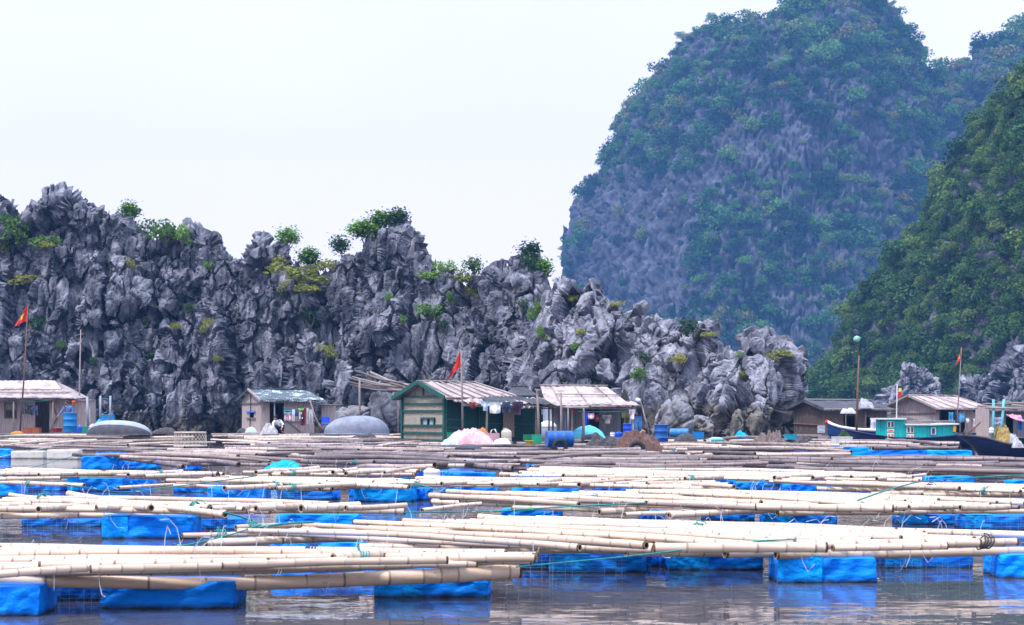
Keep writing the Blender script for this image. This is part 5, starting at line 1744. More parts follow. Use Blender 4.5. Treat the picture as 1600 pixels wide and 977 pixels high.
for px in (1408, 1430, 1460, 1485): mb.tube([(u(px), -.7, zz(663)), (u(px), -.7, zz(657.8))], .018, 5)
mb.build("roof_rack", M["wood_post"], t)
mb = MB(); mb.grid(lambda a, b: (u(1407) + a * (u(1458) - u(1407)), -.5 + b * 1.0, zz(659.5) + .22 * math.sin(math.pi * min(1, max(0, b))) * (0.6 + .4 * math.sin(a * 7)) * (1 - a ** 6)), 20, 10); mb.build("tarpaulin", M["roof_black"], t)
mb = MB(); mb.tube([(u(1400.5), 0, zz(655)), (u(1401.5), 0, zz(600))], [.03, .014], 6); ms = mb.build("mast", M["white_paint"], t)
mb = MB(); mb.grid(lambda a, b: (u(1402.5) + .02 + .16 * a, .02 * math.sin(a * 6), zz(613) - .24 * b - .02 * a), 6, 5); mb.build("pennant", M["red"], ms)
mb = MB(); mb.grid(lambda a, b: (u(1402.8) + .02 + .14 * a, .02 * math.sin(a * 6), zz(607) - .16 * b + .02 * a), 6, 4); mb.build("pennant", noise_col("yellow cloth", (.8, .62, .12), (.7, .5, .1), 5, .8), ms)

# dark prow at the right edge
PX = at(1550, 705, 57)
t = thing("dark_boat", "dark navy boat with tall raked bow lying at the right edge, nets heaped on it", "boat", (PX.x, 57, 0), R(-6))
u = lambda px: (px - 1550) * 57 / F
zz = lambda py: EYE + (HORIZON - py) * 57 / F
hull(t, [(u(1499), .10, zz(683.5), zz(681)), (u(1510), .50, zz(691), zz(681)), (u(1520), .66, zz(700), zz(682)), (u(1536), .80, .0, zz(684.5)), (u(1560), .86, -.2, zz(692)), (u(1585), .86, -.22, zz(697)), (u(1640), .84, -.22, zz(699)), (u(1720), .7, -.2, zz(697))], M["navy"], M["plank_dark"], M["roof_black"])
mb = MB(); mb.box((u(1580), 0, zz(696)), (1.6, 1.5, .05)); mb.build("deck", M["plank_dark"], t)
mb = MB(); mb.tube([(u(1507), -.4, zz(680)), (u(1530), -.3, zz(660))], .03, 6); mb.tube([(u(1503), -.35, zz(680)), (u(1508), -.35, zz(668))], .025, 6); mb.build("rail", M["wood_red"], t)
for a, b in (((1551, 690), (1553, 624)), ((1562, 690), (1569, 624))):
    mb = MB(); mb.tube([(u(a[0]), .1, zz(a[1] + 2)), (u((a[0] + b[0]) / 2) + .02, .1, zz((a[1] + b[1]) / 2)), (u(b[0]), .1, zz(b[1]))], [.055, .05, .045], 7); mb.build("post", noise_col("pale turquoise paint", (.16, .45, .45), (.10, .33, .36), 5, .6), t)
for py, x0, x1 in ((634, 1528, 1590), (637.5, 1540, 1660), (629, 1572, 1660), (633, 1580, 1660)):
    mb = MB(); mb.tube([(u(x0), .05, zz(py)), (u(x1), .1, zz(py + rnd.uniform(0, 6)))], .035, 6); mb.build("pole", M["wood_post"], t)
# ================================================================== THINGS ON THE DECKS
def plain(name, c, rough=0.5, var=0.75, scale=5, **kw):
    return noise_col(name, c, tuple(x * var for x in c), scale, rough, 4, **kw)


M["blue_pl"] = plain("royal blue plastic", (0.008, 0.075, 0.55), 0.4)
M["blue_drum"] = plain("worn blue drum", (0.012, 0.10, 0.36), 0.45, 0.6, 3)
M["teal_pl"] = plain("teal plastic", (0.01, 0.30, 0.42), 0.45)
M["green_pl"] = plain("green plastic", (0.008, 0.24, 0.14), 0.45)
M["red_pl"] = plain("red plastic", (0.62, 0.05, 0.05), 0.45)
M["yellow_pl"] = plain("yellow plastic", (0.72, 0.50, 0.02), 0.45)
M["terracotta"] = plain("terracotta", (0.36, 0.10, 0.04), 0.8)
M["white_pl"] = plain("white plastic", (0.72, 0.72, 0.70), 0.45)
M["cream_pl"] = plain("cream plastic", (0.55, 0.50, 0.40), 0.45)
M["rubber"] = plain("black rubber", (0.022, 0.023, 0.028), 0.7)
M["net_dark"] = noise_col("dark fishing net", (0.030, 0.028, 0.032), (0.085, 0.075, 0.08), 9, 0.95, 6, bump=0.9, bscale=22)
M["net_brown"] = noise_col("brown fishing net", (0.15, 0.085, 0.065), (0.07, 0.04, 0.035), 9, 0.95, 6, bump=0.9, bscale=22)
M["net_yellow"] = noise_col("ochre fishing net", (0.38, 0.27, 0.09), (0.20, 0.13, 0.05), 9, 0.95, 6, bump=0.9, bscale=22)
M["net_white"] = noise_col("white fishing net", (0.42, 0.42, 0.46), (0.25, 0.25, 0.29), 9, 0.9, 6, bump=0.9, bscale=22)
M["cloth_white"] = plain("white cloth", (0.78, 0.78, 0.78), 0.9, 0.85)
M["cloth_pink"] = noise_col("pink tarpaulin", (0.72, 0.42, 0.45), (0.60, 0.30, 0.34), 4, 0.8, 5, (6, 1, 1))
M["cloth_cyan"] = noise_col("cyan tarpaulin", (0.10, 0.50, 0.62), (0.06, 0.36, 0.50), 4, 0.6, 5)
M["coracle"] = noise_col("tarred basket boat", (0.235, 0.255, 0.32), (0.15, 0.165, 0.21), 3, 0.6, 6, bump=0.4, bscale=30)
M["hull_dark"] = noise_col("dark tarred side", (0.09, 0.09, 0.105), (0.05, 0.05, 0.06), 4, 0.8, 6, bump=0.4, bscale=30)
M["skin"] = plain("skin", (0.36, 0.19, 0.12), 0.6, 0.9)
M["hair"] = plain("black hair", (0.015, 0.012, 0.012), 0.5)
M["shirt_blue"] = plain("patterned blue shirt", (0.10, 0.19, 0.46), 0.85, 0.6, 14)
M["trousers_dark"] = plain("dark trousers", (0.03, 0.03, 0.05), 0.85)
M["jeans"] = plain("blue jeans", (0.055, 0.16, 0.38), 0.9, 0.6)
M["fur"] = noise_col("tan fur", (0.46, 0.26, 0.13), (0.34, 0.18, 0.085), 9, 0.95)
M["yellow_star"] = plain("yellow cloth star", (0.85, 0.62, 0.03), 0.8, 0.95)
M["flag_red"] = noise_col("red flag cloth", (0.68, 0.028, 0.015), (0.56, 0.02, 0.012), 4, 0.8)


def T(name, label, cat, px, py, Y, group=None, rz=0.0):
    """a thing standing at pixel (px, py) on distance Y, and metres per pixel there"""
    return thing(name, label, cat, at(px, py, Y), rz, group), Y / F


def drum(label, px0, px1, pyt, pyb, Y, mat, name="barrel", lying=None, group="blue drums and barrels", ribs=(.33, .66), cat="barrel", lid=None):
    t, s = T(name, label, cat, (px0 + px1) / 2, pyb, Y, group)
    if lying is None:
        h_, r = (pyb - pyt) * s, (px1 - px0) * s / 2
    else:
        h_, r = (px1 - px0) * s / max(0.5, math.cos(R(lying))), (pyb - pyt) * s / 2
    prof = [(r * .93, 0), (r * .98, .02 * h_), (r * .98, .04 * h_)]
    for k in ribs:
        prof += [(r * .96, (k - .03) * h_), (r, (k - .015) * h_), (r, (k + .015) * h_), (r * .96, (k + .03) * h_)]
    prof += [(r * .97, .95 * h_), (r, .965 * h_), (r, .99 * h_), (r * .92, h_), (r * .90, .975 * h_)]
    q = Matrix.Identity(3); c = (0, 0, 0)
    if lying is not None:
        q = Euler((0, R(90), R(lying))).to_matrix(); c = q @ Vector((0, 0, -h_ / 2)) + Vector((0, 0, r))
    mb = MB(); mb.lathe(prof, c, 22, 0, q); mb.build("body", mat, t)
    mb = MB(); mb.lathe([(r * .10, .976 * h_), (r * .10, .992 * h_), (r * .06, 1.0 * h_)], Vector(c) + q @ Vector((r * .5, 0, 0)), 10, 0, q)
    mb.lathe([(r * .07, .976 * h_), (r * .06, 1.0 * h_)], Vector(c) + q @ Vector((-r * .5, 0.1 * r, 0)), 10, 0, q); mb.build("bung", lid or M["white_pl"], t)
    return t


def basin(label, px0, px1, pyt, pyb, Y, mat, name="basin"):
    t, s = T(name, label, name, (px0 + px1) / 2, pyb, Y)
    r, h_ = (px1 - px0) * s / 2, (pyb - pyt) * s
    mb = MB(); mb.lathe([(r * .72, 0), (r * .95, h_ * .93), (r * 1.0, h_ * .95), (r, h_), (r * .93, h_), (r * .70, h_ * .1)], (0, 0, 0), 20); mb.build("bowl", mat, t)
    return t


def crate(label, px0, px1, pyt, pyb, Y, mat, rz=8, dep=None, name="crate", slots=True, group=None):
    t, s = T(name, label, name.replace("_", " "), (px0 + px1) / 2, pyb, Y, group, R(rz))
    w, h_ = (px1 - px0) * s, (pyb - pyt) * s
    d = dep or w * .7
    mb = MB()
    mb.box((0, 0, .015), (w * .94, d * .94, .03))
    for sx in (-1, 1):
        mb.box((sx * w * .48, 0, h_ * .5), (w * .035, d, h_))
        mb.box((0, sx * d * .48, h_ * .5), (w * .92, d * .035, h_))
    mb.build("side", mat, t)
    mb = MB()
    for sx in (-1, 1):
        mb.box((sx * w * .49, 0, h_ * .95), (w * .06, d * 1.03, h_ * .10)); mb.box((0, sx * d * .49, h_ * .95), (w * .92, d * .06, h_ * .10))
    mb.build("rim", mat, t)
    return t


def jug(label, px0, px1, pyt, pyb, Y, mat, cap=None, name="jerrycan", group=None):
    t, s = T(name, label, "jug" if name == "water_jug" else "jerrycan", (px0 + px1) / 2, pyb, Y, group)
    w, h_ = (px1 - px0) * s, (pyb - pyt) * s
    mb = MB()
    def ring(k, z): return [(w / 2 * k * math.copysign(abs(math.cos(a)) ** .5, math.cos(a)), w * .36 * k * math.copysign(abs(math.sin(a)) ** .5, math.sin(a)), z) for a in [2 * math.pi * i / 20 for i in range(20)]]
    rows = [ring(.94, 0), ring(1, .05 * h_), ring(1, .3 * h_), ring(.97, .33 * h_), ring(1, .36 * h_), ring(1, .70 * h_), ring(.9, .80 * h_), ring(.45, .90 * h_), ring(.25, .92 * h_)]
    vs = [p for r_ in rows for p in r_]
    mb.add(vs, [(i * 20 + k, i * 20 + (k + 1) % 20, (i + 1) * 20 + (k + 1) % 20, (i + 1) * 20 + k) for i in range(len(rows) - 1) for k in range(20)] , 0, True)
    mb.add(rows[-1], [tuple(range(20))])
    mb.tube([(-w * .32, 0, .78 * h_), (-w * .30, 0, .97 * h_), (-w * .05, 0, .97 * h_)], w * .05, 6)
    mb.build("body", mat, t)
    mb = MB(); mb.lathe([(w * .13, .90 * h_), (w * .13, 1.0 * h_)], (0, 0, 0), 12); mb.build("cap", cap or M["white_pl"], t)
    return t


def mound(name, label, cat, px0, px1, pyt, pyb, Y, mat, seed, dep=0.9, peak=0.5, rough=0.22, group=None, power=0.8, freq=3.0):
    t, s = T(name, label, cat, (px0 + px1) / 2, pyb, Y, group)
    w, h_ = (px1 - px0) * s, (pyb - pyt) * s
    nu, nv = 84, 50
    uu, vv = np.meshgrid(np.linspace(0, 1, nu), np.linspace(0, 1, nv))
    r1 = np.clip(1 - ((uu - peak) / np.where(uu < peak, peak, 1 - peak)) ** 2, 0, 1); r2 = np.clip(1 - ((vv - .5) / .5) ** 2, 0, 1)
    q = np.stack([uu * w * freq, vv * dep * freq, np.full_like(uu, seed * 3.1)], 2).reshape(-1, 3).astype(np.float32)
    n = fbm(q, 4, seed).reshape(uu.shape); rg = fbm(q * np.array([1.5, 0.9, 1.0], np.float32) + 1.5 * fbm(q * .6, 2, seed + 4)[:, None], 4, seed + 9, ridged=True).reshape(uu.shape)
    lump = fbm(q * 0.55 + 3.3, 2, seed + 12).reshape(uu.shape)
    z = h_ * (r1 ** (power * .8)) * (r2 ** .5) * (0.88 + rough * (n * 1.3 + rg * 1.0 + lump * 1.4))
    z = np.maximum(z, 0) - 0.01
    x = (uu - .5) * w * (1 + .08 * n); y = (vv - .5) * dep * (1 + .15 * n) - .05 * rough * rg * h_
    np_mesh("heap", np.stack([x, y, z], 2).reshape(-1, 3), quads(nu, nv), mat, True, t)
    return t


def tyre(label, px, py, rpx, Y, tilt=(0, 0), r=None):
    t, s = T("tyre", label, "tyre", px, py + rpx, Y, "old tyres on the rafts")
    Rr = rpx * s
    a, b = Rr * .74, Rr * .26
    q = Euler((R(90 + tilt[0]), 0, R(tilt[1]))).to_matrix()
    mb = MB()
    mb.grid(lambda u, v: q @ Vector(((a + b * math.copysign(abs(math.cos(v * 2 * math.pi)) ** .7, math.cos(v * 2 * math.pi))) * math.cos(u * 2 * math.pi), (a + b * math.copysign(abs(math.cos(v * 2 * math.pi)) ** .7, math.cos(v * 2 * math.pi))) * math.sin(u * 2 * math.pi), b * .9 * math.sin(v * 2 * math.pi))) + Vector((0, 0, Rr)), 28, 14, 0, True, True)
    for k in range(28):
        an = 2 * math.pi * k / 28
        c = q @ Vector((Rr * math.cos(an), Rr * math.sin(an), 0)) + Vector((0, 0, Rr))
        mb.box(c, (Rr * .04, Rr * .10, b * 1.1), rot=q @ Euler((0, 0, an)).to_matrix())
    mb.build("tread", M["rubber"], t)
    return t


def upturned(label, px0, px1, pyt, pyb, Y, top, side, rz=0, dep=1.3, skew=0.0):
    t, s = T("upturned_boat", label, "boat", (px0 + px1) / 2, pyb, Y, None, R(rz))
    w, h_ = (px1 - px0) * s, (pyb - pyt) * s
    def fn(z0, z1):
        def f(u, v):
            a = (u - .5) * 2
            e = max(0.0, 1 - abs(a) ** 2.6)
            k = z0 + (z1 - z0) * v
            ang = k * math.pi
            y = -math.cos(ang) * dep / 2 * (e ** .55) * (1.0)
            z = max(0, math.sin(ang)) ** .62 * h_ * (e ** .5) * (1 + skew * a)
            return (a * w / 2, y, z + .02)
        return f
    mb = MB(); mb.grid(fn(.20, 1.0), 50, 16); mb.build("bottom", top, t)
    mb = MB(); mb.grid(fn(0, .20), 50, 7); mb.build("side", side, t)
    mb = MB()
    rim = [fn(0, 1)(i / 40, 0) for i in range(1, 40)]
    mb.tube([(x, y - .02, .05) for x, y, z in rim], .04, 6); mb.build("rim", side, t)
    return t


# ---- flagpoles
def flag(label, base, top, Y, hoist, fly, lat, sgn=-1, seed=0, r=0.035, mat=None, star=0.26):
    b, tp = at(*base, Y), at(*top, Y)
    t = thing("flagpole", label, "flagpole", b, 0, "flags on poles")
    d = tp - b
    mb = MB(); mb.tube([(0, 0, 0), d * .5 + Vector((d.z * .006, 0, 0)), d], [r, r * .85, r * .5], 7); mb.build("pole", mat or M["wood_post"], t)
    def cloth(a, v):
        fold = math.sin(a * 6.5 + v * 2.2 + seed) * .10 * a + .03 * math.sin(a * 14 + seed)
        return d + Vector((sgn * (lat * a ** .8 * (0.35 + 0.65 * v)), fold, -hoist * v * (1 - .25 * a) - fly * a * (1.0 - 0.25 * (1 - v))))
    mb = MB(); mb.grid(cloth, 26, 16); f = mb.build("flag", M["flag_red"], t)
    for side in (-1, 1):
        mb = MB()
        pts = []
        for k in range(10):
            an = math.pi / 2 + k * math.pi / 5; rr_ = star if k % 2 == 0 else star * .40
            pts.append((.5 + rr_ * math.cos(an) * .72, .5 - rr_ * math.sin(an)))
        o = Vector((0, side * .018, 0))
        vs = [cloth(.5, .5) + o] + [cloth(*p) + o for p in pts]
        mb.add(vs, [(0, 1 + k, 1 + (k + 1) % 10) for k in range(10)])
        mb.build("star", M["yellow_star"], f)
    return t


flag("red flag with yellow star on a reddish pole in front of the two tier roof", (31, 678), (43.5, 477), 92, .85, .55, .80, -1, 0.4, .05, M["wood_red"], .36)
flag("red flag hanging folded on a grey pole before the green house", (723, 690), (720, 546), 66.5, .70, .85, .66, -1, 2.0, .045, None, .20)
flag("red flag with yellow star on a thin pole above the broad pale roof", (1494, 672), (1502, 543), 89, .55, .60, .30, -1, 1.1, .035, M["wood_post"], .40)

t, s = T("mast_pole", "thin bare pole standing at the right end of the two tier roofed house", "pole", 123, 662, 97)
mb = MB(); mb.tube([(0, 0, -.6), (.06, 0, 2.6), (.12, 0, 5.35)], [.055, .045, .03], 7); mb.build("pole", M["wood_post"], t)
mb = MB(); mb.bar((-.05, 0, 5.05), (.30, 0, 5.12), .03); mb.build("crossbar", M["wood_post"], t)
t, s = T("marker_pole", "tall red brown pole with a green float tied on its tip", "pole", 1338, 684, 78)
mb = MB(); mb.tube([(0, 0, -.2), (.05, 0, 2.0), (.12, 0, 3.75)], [.055, .048, .035], 8); mb.tube([(.12, 0, 3.6), (.06, 0, 4.1), (.04, 0, 4.45)], [.022, .018, .015], 6); mb.build("pole", M["wood_red"], t)
mb = MB(); mb.lathe([(.02, -.16), (.10, -.13), (.15, -.04), (.15, .05), (.10, .13), (.04, .16)], (.02, 0, 4.5), 14, 0, Euler((0, R(70), R(20))).to_matrix()); b_ = mb.build("buoy", plain("pale green float", (.22, .46, .38), .5), t)
mb = MB(); mb.lathe([(.05, 0), (.05, .05)], (.17, -.02, 4.54), 10, 0, Euler((0, R(70), R(20))).to_matrix()); mb.build("plug", M["green_pl"], b_)
t, s = T("lamp_pole", "leaning bare pole with a pale lamp beside the grey hut", "lamp pole", 1014, 678, 77)
mb = MB(); mb.tube([(0, 0, 0), (-.33, 0, 1.33)], [.045, .03], 7); mb.build("pole", M["wood_post"], t)
mb = MB(); mb.tube([(-.33, 0, 1.3), (-.40, -.1, 1.45)], .015, 5); mb.lathe([(.02, 0), (.07, .03), (.11, .10), (.09, .20), (.02, .26)], (-.40, -.1, 1.43), 12, 0, Euler((0, R(-50), 0)).to_matrix()); mb.build("lamp_shade", M["white_pl"], t)

# ---- beside the two-tier house
drum("tall bright blue barrel with the woman standing behind it", 99, 120.5, 645, 676, 88, plain("bright blue barrel", (.012, .19, .45), .45), lid=M["blue_drum"])
jug("blue jerrycan beside the tall bright blue barrel", 120.5, 128.5, 664, 676.5, 87, M["blue_pl"])
crate("green box between the blue jerrycan and the grey upturned boat", 128.5, 140, 667, 677, 86.5, M["green_pl"], 5)
basin("red basin left of the tall bright blue barrel", 80, 98.5, 669, 675.5, 89, M["red_pl"])
crate("left one of two terracotta planter boxes under the plank wall", 37, 50, 668.5, 676.5, 89, M["terracotta"], 2, .4, "planter", group="terracotta planters")
crate("terracotta planter box nearest the dark doorway of the two tier house", 51, 63, 668.5, 676.5, 89, M["terracotta"], -2, .4, "planter", group="terracotta planters")
mound("cloth_heap", "orange cloth heap on the deck near the left edge", "cloth", 18, 36, 672.5, 677.5, 88, plain("orange cloth", (.75, .20, .04), .9), 3, .5)
mound("laundry_heap", "white and lilac cloth heap left of the grey low upturned boat", "cloth", 138, 152, 662, 672, 90, plain("lilac cloth", (.52, .52, .66), .9, .7), 4, .6, rough=.4)
mound("tarp_heap", "teal tarpaulin heap at the foot of the two grey posts", "tarpaulin", 146, 166, 659, 667, 91, M["teal_pl"], 5, .6, rough=.4)
t, s = T("post_frame", "two grey posts joined by a thin teal rung beside the plank house", "frame", 164.5, 664, 92)
for x in (157, 172.5):
    mb = MB(); mb.tube([((x - 164.5) * s - .01, 0, 0), ((x - 164.5) * s, 0, 1.56)], .055, 8); mb.build("post", M["pipe"], t)
mb = MB(); mb.tube([((157 - 164.5) * s, 0, 1.42), ((172.5 - 164.5) * s, 0, 1.40)], .018, 6); mb.build("rung", M["rope_teal"], t)
crate("bright blue tub standing behind the two grey posts", 159.5, 178, 648, 663, 93, plain("bright blue tub", (.015, .27, .62), .45), 4, name="tub")
t, s = T("grey_pipe", "grey blue pipe standing against the plank annex", "pipe", 136, 666, 93)
mb = MB(); mb.tube([(.06, 0, 0), (-.02, .1, 1.6)], .06, 8); mb.build("pipe", M["pipe"], t)
upturned("low grey upturned basket boat with pale bottom, beside the blue jerrycan", 135, 238, 657.5, 681, 84, plain("pale tarred bottom", (.30, .34, .42), .55, .75, 2), M["hull_dark"], -4, 1.5, -.1)
upturned("big blue grey upturned boat right of the small hut", 506, 609, 650.5, 680, 84, M["coracle"], M["coracle"], 3, 1.7, .06)

# ---- woven basket
t, s = T("fish_basket", "open woven bamboo basket standing on the pale canes", "basket", 297.5, 697.5, 58)
w_, h_ = 51 * s / 2, 22 * s
M["cane_strip"] = plain("bamboo strip", (.55, .47, .40), .7, .7)
mb = MB()
for k in range(26):
    for dr in (-1, 1):
        a0 = 2 * math.pi * k / 26
        mb.tube([((w_ * (1.0 - .04 * v)) * math.cos(a0 + dr * v * .75), .75 * (w_ * (1.0 - .04 * v)) * math.sin(a0 + dr * v * .75), v * h_) for v in (0, .33, .66, 1)], .0065, 4, caps=False)
mb.build("weave", M["cane_strip"], t)
for v in (0.02, .98):
    mb = MB(); mb.tube([(w_ * (1 - .04 * v) * math.cos(a * .2095), .75 * w_ * (1 - .04 * v) * math.sin(a * .2095), v * h_) for a in range(31)], .024, 5); mb.build("rim", M["cane_strip"], t)
mb = MB()
for k in range(9):
    x = -w_ * .8 + k * w_ * .2; y = .75 * math.sqrt(max(0, w_ ** 2 - x * x))
    mb.tube([(x, -y, .03), (x, y, .03)], .012, 4)
mb.build("floor", M["cane_strip"], t)

# ---- by the small hut
mound("cloth_bag", "white and cyan bag at the left front corner of the small hut", "bag", 384, 402, 667.5, 675.5, 88, plain("cyan white cloth", (.45, .66, .70), .8, .85), 6, .5)
mound("net_heap", "black net heap at the far left of the small hut", "net", 370, 385, 669, 676, 89, M["net_dark"], 7, .6)
mound("tarp_heap", "pale grey tarpaulin heap below the grey post of the small hut", "tarpaulin", 407, 434, 665, 678.5, 86, plain("pale grey tarpaulin", (.44, .42, .44), .8), 8, .8, .45, rough=.35)
t, s = T("plastic_chair", "bright blue plastic chair between the small hut and the upturned boat", "chair", 508, 676, 88)
mb = MB(); mb.box((0, 0, .42), (.42, .42, .04)); mb.build("seat", M["blue_pl"], t)
mb = MB(); mb.box((0, .20, .66), (.42, .04, .30), rot=Euler((R(-8), 0, 0)).to_matrix()); mb.build("backrest", M["blue_pl"], t)
for sx in (-1, 1):
    for sy in (-1, 1):
        mb = MB(); mb.tube([(sx * .17, sy * .17, .41), (sx * .20, sy * .20, 0)], .022, 6); mb.build("leg", M["blue_pl"], t)
t, s = T("rigging_pole", "slanting brown pole and teal rope beside the blue chair", "pole", 502, 677, 86)
mb = MB(); mb.tube([(.1, 0, 0), (-.35, .1, .9), (-.62, .2, 1.75)], [.05, .04, .03], 7); mb.build("pole", M["wood_post"], t)
mb = MB(); mb.tube([(.16, -.05, .02), (-.12, -.05, .48)], .06, 6); mb.build("prop", M["wood_red"], t)


# ---- washing
def garment(kind, label, px, py, Y, w, h_, mat, seed, name, group="washing hung out to dry", tilt=0.0):
    """kind: shirt, trousers or towel; hung by its top edge at pixel (px, py)"""
    t = thing(name, label, "clothing", at(px, py, Y), 0, group)
    r = random.Random(seed)
    ph = r.uniform(0, 6)
    def out(u, v):
        x = (u - .5) * w; z = -v * h_
        y = .045 * math.sin(u * 9 + ph) * (.3 + v) + .02 * math.sin(v * 7 + ph)
        return Vector((x + tilt * v * w, y, z + .02 * math.sin(u * 3.1) * -1))
    mb = MB()
    def patch(u0, u1, v0, v1, n=10, m=10, shear=0.0):
        for o in (0, .03):
            mb.grid(lambda a, b: out(u0 + (u1 - u0) * a + shear * b, v0 + (v1 - v0) * b) + Vector((0, o + .02 * math.sin(math.pi * a) * (1 if o else -1), 0)), n, m)
    if kind == "shirt":
        patch(.22, .78, 0, 1, 12, 12); patch(0, .24, .03, .48, 6, 6, .03); patch(.76, 1, .03, .48, 6, 6, -.03)
    elif kind == "trousers":
        patch(.05, .95, 0, .32, 10, 6); patch(.02, .46, .3, 1, 6, 10, -.02); patch(.54, .98, .3, 1, 6, 10, .02)
    else:
        patch(0, 1, 0, 1, 12, 10)
    mb.build("cloth", mat, t)
    return t


C = lambda n, c, v=.75: plain(n, c, .9, v, 6)
def line(label, a, b, Y, Y2=None, mat=None, sag=.05):
    p, q = at(*a, Y), at(*b, Y2 or Y)
    t = thing("clothes_line", label, "line", p)
    mb = MB(); mb.tube([(q - p) * k - Vector((0, 0, sag * 4 * k * (1 - k))) for k in (0, .25, .5, .75, 1)], .008, 4); mb.build("line", mat or M["rope_teal"], t)


line("washing line under the eave of the two tier house", (28, 626), (75, 626), 93.6)
garment("trousers", "first dark trousers on the line, nearest the flagpole", 38, 630, 93.6, .38, .58, C("dark grey cloth", (.045, .05, .07)), 1, "trousers")
garment("shirt", "short dark shirt between two dark trousers by the dark doorway", 46.5, 633, 93.6, .36, .50, C("black cloth", (.025, .025, .035)), 2, "shirt")
garment("trousers", "dark navy trousers hanging nearest the dark doorway", 53.5, 633, 93.6, .44, .56, C("navy cloth", (.035, .05, .10)), 3, "trousers")
garment("towel", "small orange red cloth hanging right of the woman", 115, 625.5, 94, .16, .2, C("orange red cloth", (.70, .12, .04)), 4, "cloth")
line("washing line under the eave of the small hut", (442, 637), (489, 637), 90.3)
garment("towel", "turquoise hanger frame with white and pink socks", 450, 641, 90.3, .44, .16, C("turquoise cloth", (.02, .34, .42)), 5, "hanger")
garment("trousers", "white and pink small trousers below the turquoise hanger", 450.5, 644, 90.3, .40, .42, C("pale pink cloth", (.68, .42, .50)), 6, "trousers")
garment("towel", "narrow white cloth right of the turquoise hanger", 458.5, 639.5, 90.3, .14, .62, C("white cloth strip", (.72, .72, .76)), 7, "cloth")
garment("shirt", "navy and white top on the small hut line", 463, 640, 90.3, .30, .34, C("navy white cloth", (.07, .08, .20)), 8, "shirt")
garment("shirt", "lime green shirt on the small hut line", 470.5, 638, 90.3, .28, .22, C("lime cloth", (.22, .62, .06)), 9, "shirt")
garment("towel", "pale mint shorts below the lime green shirt", 470.5, 644, 90.3, .20, .34, C("mint cloth", (.50, .72, .66)), 10, "shorts")
garment("towel", "long maroon cloth hanging in the middle of the small hut", 475, 638, 90.3, .24, .90, C("maroon cloth", (.14, .015, .03)), 11, "cloth", tilt=-.3)
garment("towel", "thin cream scarf hanging right of the maroon cloth", 480.5, 637, 90.3, .10, .85, C("cream cloth", (.66, .58, .48)), 12, "scarf")
garment("trousers", "grey white trousers hanging last on the small hut line", 485.5, 639, 90.3, .22, .80, C("grey white cloth", (.50, .50, .56)), 13, "trousers")
line("washing line along the green house front", (748, 626), (818, 627), 66.8)
garment("shirt", "pale blue dotted shirt before the green wall", 758.5, 627, 66.8, .34, .36, C("dotted pale blue cloth", (.42, .55, .74), .7), 14, "shirt")
garment("towel", "white towel hanging before the green wall", 773.5, 628, 66.8, .42, .44, M["cloth_white"], 15, "towel")
garment("trousers", "dark blue shorts hanging above the bamboo mat door", 791, 628, 66.8, .36, .40, C("dark denim", (.03, .045, .10)), 16, "shorts")
garment("shirt", "dark plum jacket hanging right of the bamboo mat door", 809, 627, 66.8, .42, .52, C("plum cloth", (.045, .025, .05)), 17, "jacket")
garment("towel", "dark red cloth hanging in the shade of the green house", 739, 628, 67.5, .22, .24, C("dark red cloth", (.22, .02, .02)), 18, "cloth")
line("washing line across the front of the grey hut", (903, 643), (1000, 641), 77.6)
garment("trousers", "long grey trousers hanging at the left of the grey hut", 881, 640, 78.6, .24, .95, C("grey blue cloth", (.15, .17, .23)), 19, "trousers")
garment("towel", "red cloth hanging inside the grey hut", 896, 640, 79, .14, .22, C("red cloth", (.42, .03, .03)), 20, "cloth")
garment("towel", "royal blue cloth hanging right of the pale bamboo post", 917, 644, 77.6, .18, .58, C("royal blue cloth", (.01, .05, .45)), 21, "cloth")
garment("towel", "pink cloth hanging in the grey hut doorway", 923.5, 645.5, 77.5, .28, .26, C("rose cloth", (.74, .46, .54), .9), 22, "cloth")
garment("shirt", "maroon shirt hanging right of the pink cloth", 933, 647, 77.7, .36, .34, C("dark maroon cloth", (.09, .02, .03)), 23, "shirt")
garment("shirt", "grey brown shirt hanging on the grey wall", 949, 648, 77.6, .44, .40, C("taupe cloth", (.20, .175, .17)), 24, "shirt")
garment("shirt", "olive green jacket hanging at the right end of the grey hut", 979, 644, 77.6, .46, .56, C("olive cloth", (.09, .085, .04)), 25, "jacket")
garment("shirt", "white and pink shirt hanging above the blue jeans", 988, 639.5, 77.4, .30, .44, C("white pink cloth", (.74, .62, .66)), 26, "shirt")
garment("trousers", "pale blue trousers hanging left of the blue jeans", 988, 650, 77.5, .26, .78, C("pale denim", (.36, .45, .62)), 27, "trousers")
garment("trousers", "blue jeans hanging beside the leaning lamp pole", 997, 650, 77.3, .40, .80, M["jeans"], 28, "jeans")
garment("shirt", "black jacket hanging above the blue jeans", 1000, 636, 77.6, .36, .44, C("black jacket cloth", (.015, .015, .03)), 29, "jacket")
garment("towel", "sky blue curtain in the doorway of the pale roofed house", 1486, 644, 91.8, .24, .52, C("sky blue cloth", (.05, .30, .55)), 30, "curtain")
garment("towel", "blue curtain above the dark doorway of the pale roofed house", 1501, 645, 92.4, .42, .50, C("light blue cloth", (.10, .34, .58)), 31, "curtain")
garment("towel", "small white cloth on the wall of the pale roofed house", 1512, 653, 92.6, .16, .26, M["cloth_white"], 32, "cloth")
garment("towel", "thin white strip with orange tip on the pale roofed house", 1522, 654, 93.0, .10, .42, C("white strip", (.70, .62, .60)), 33, "cloth")
garment("towel", "blue cloth hanging by the hut at the right edge", 1594, 652, 83, .22, .60, C("mid blue cloth", (.04, .14, .42)), 34, "cloth")
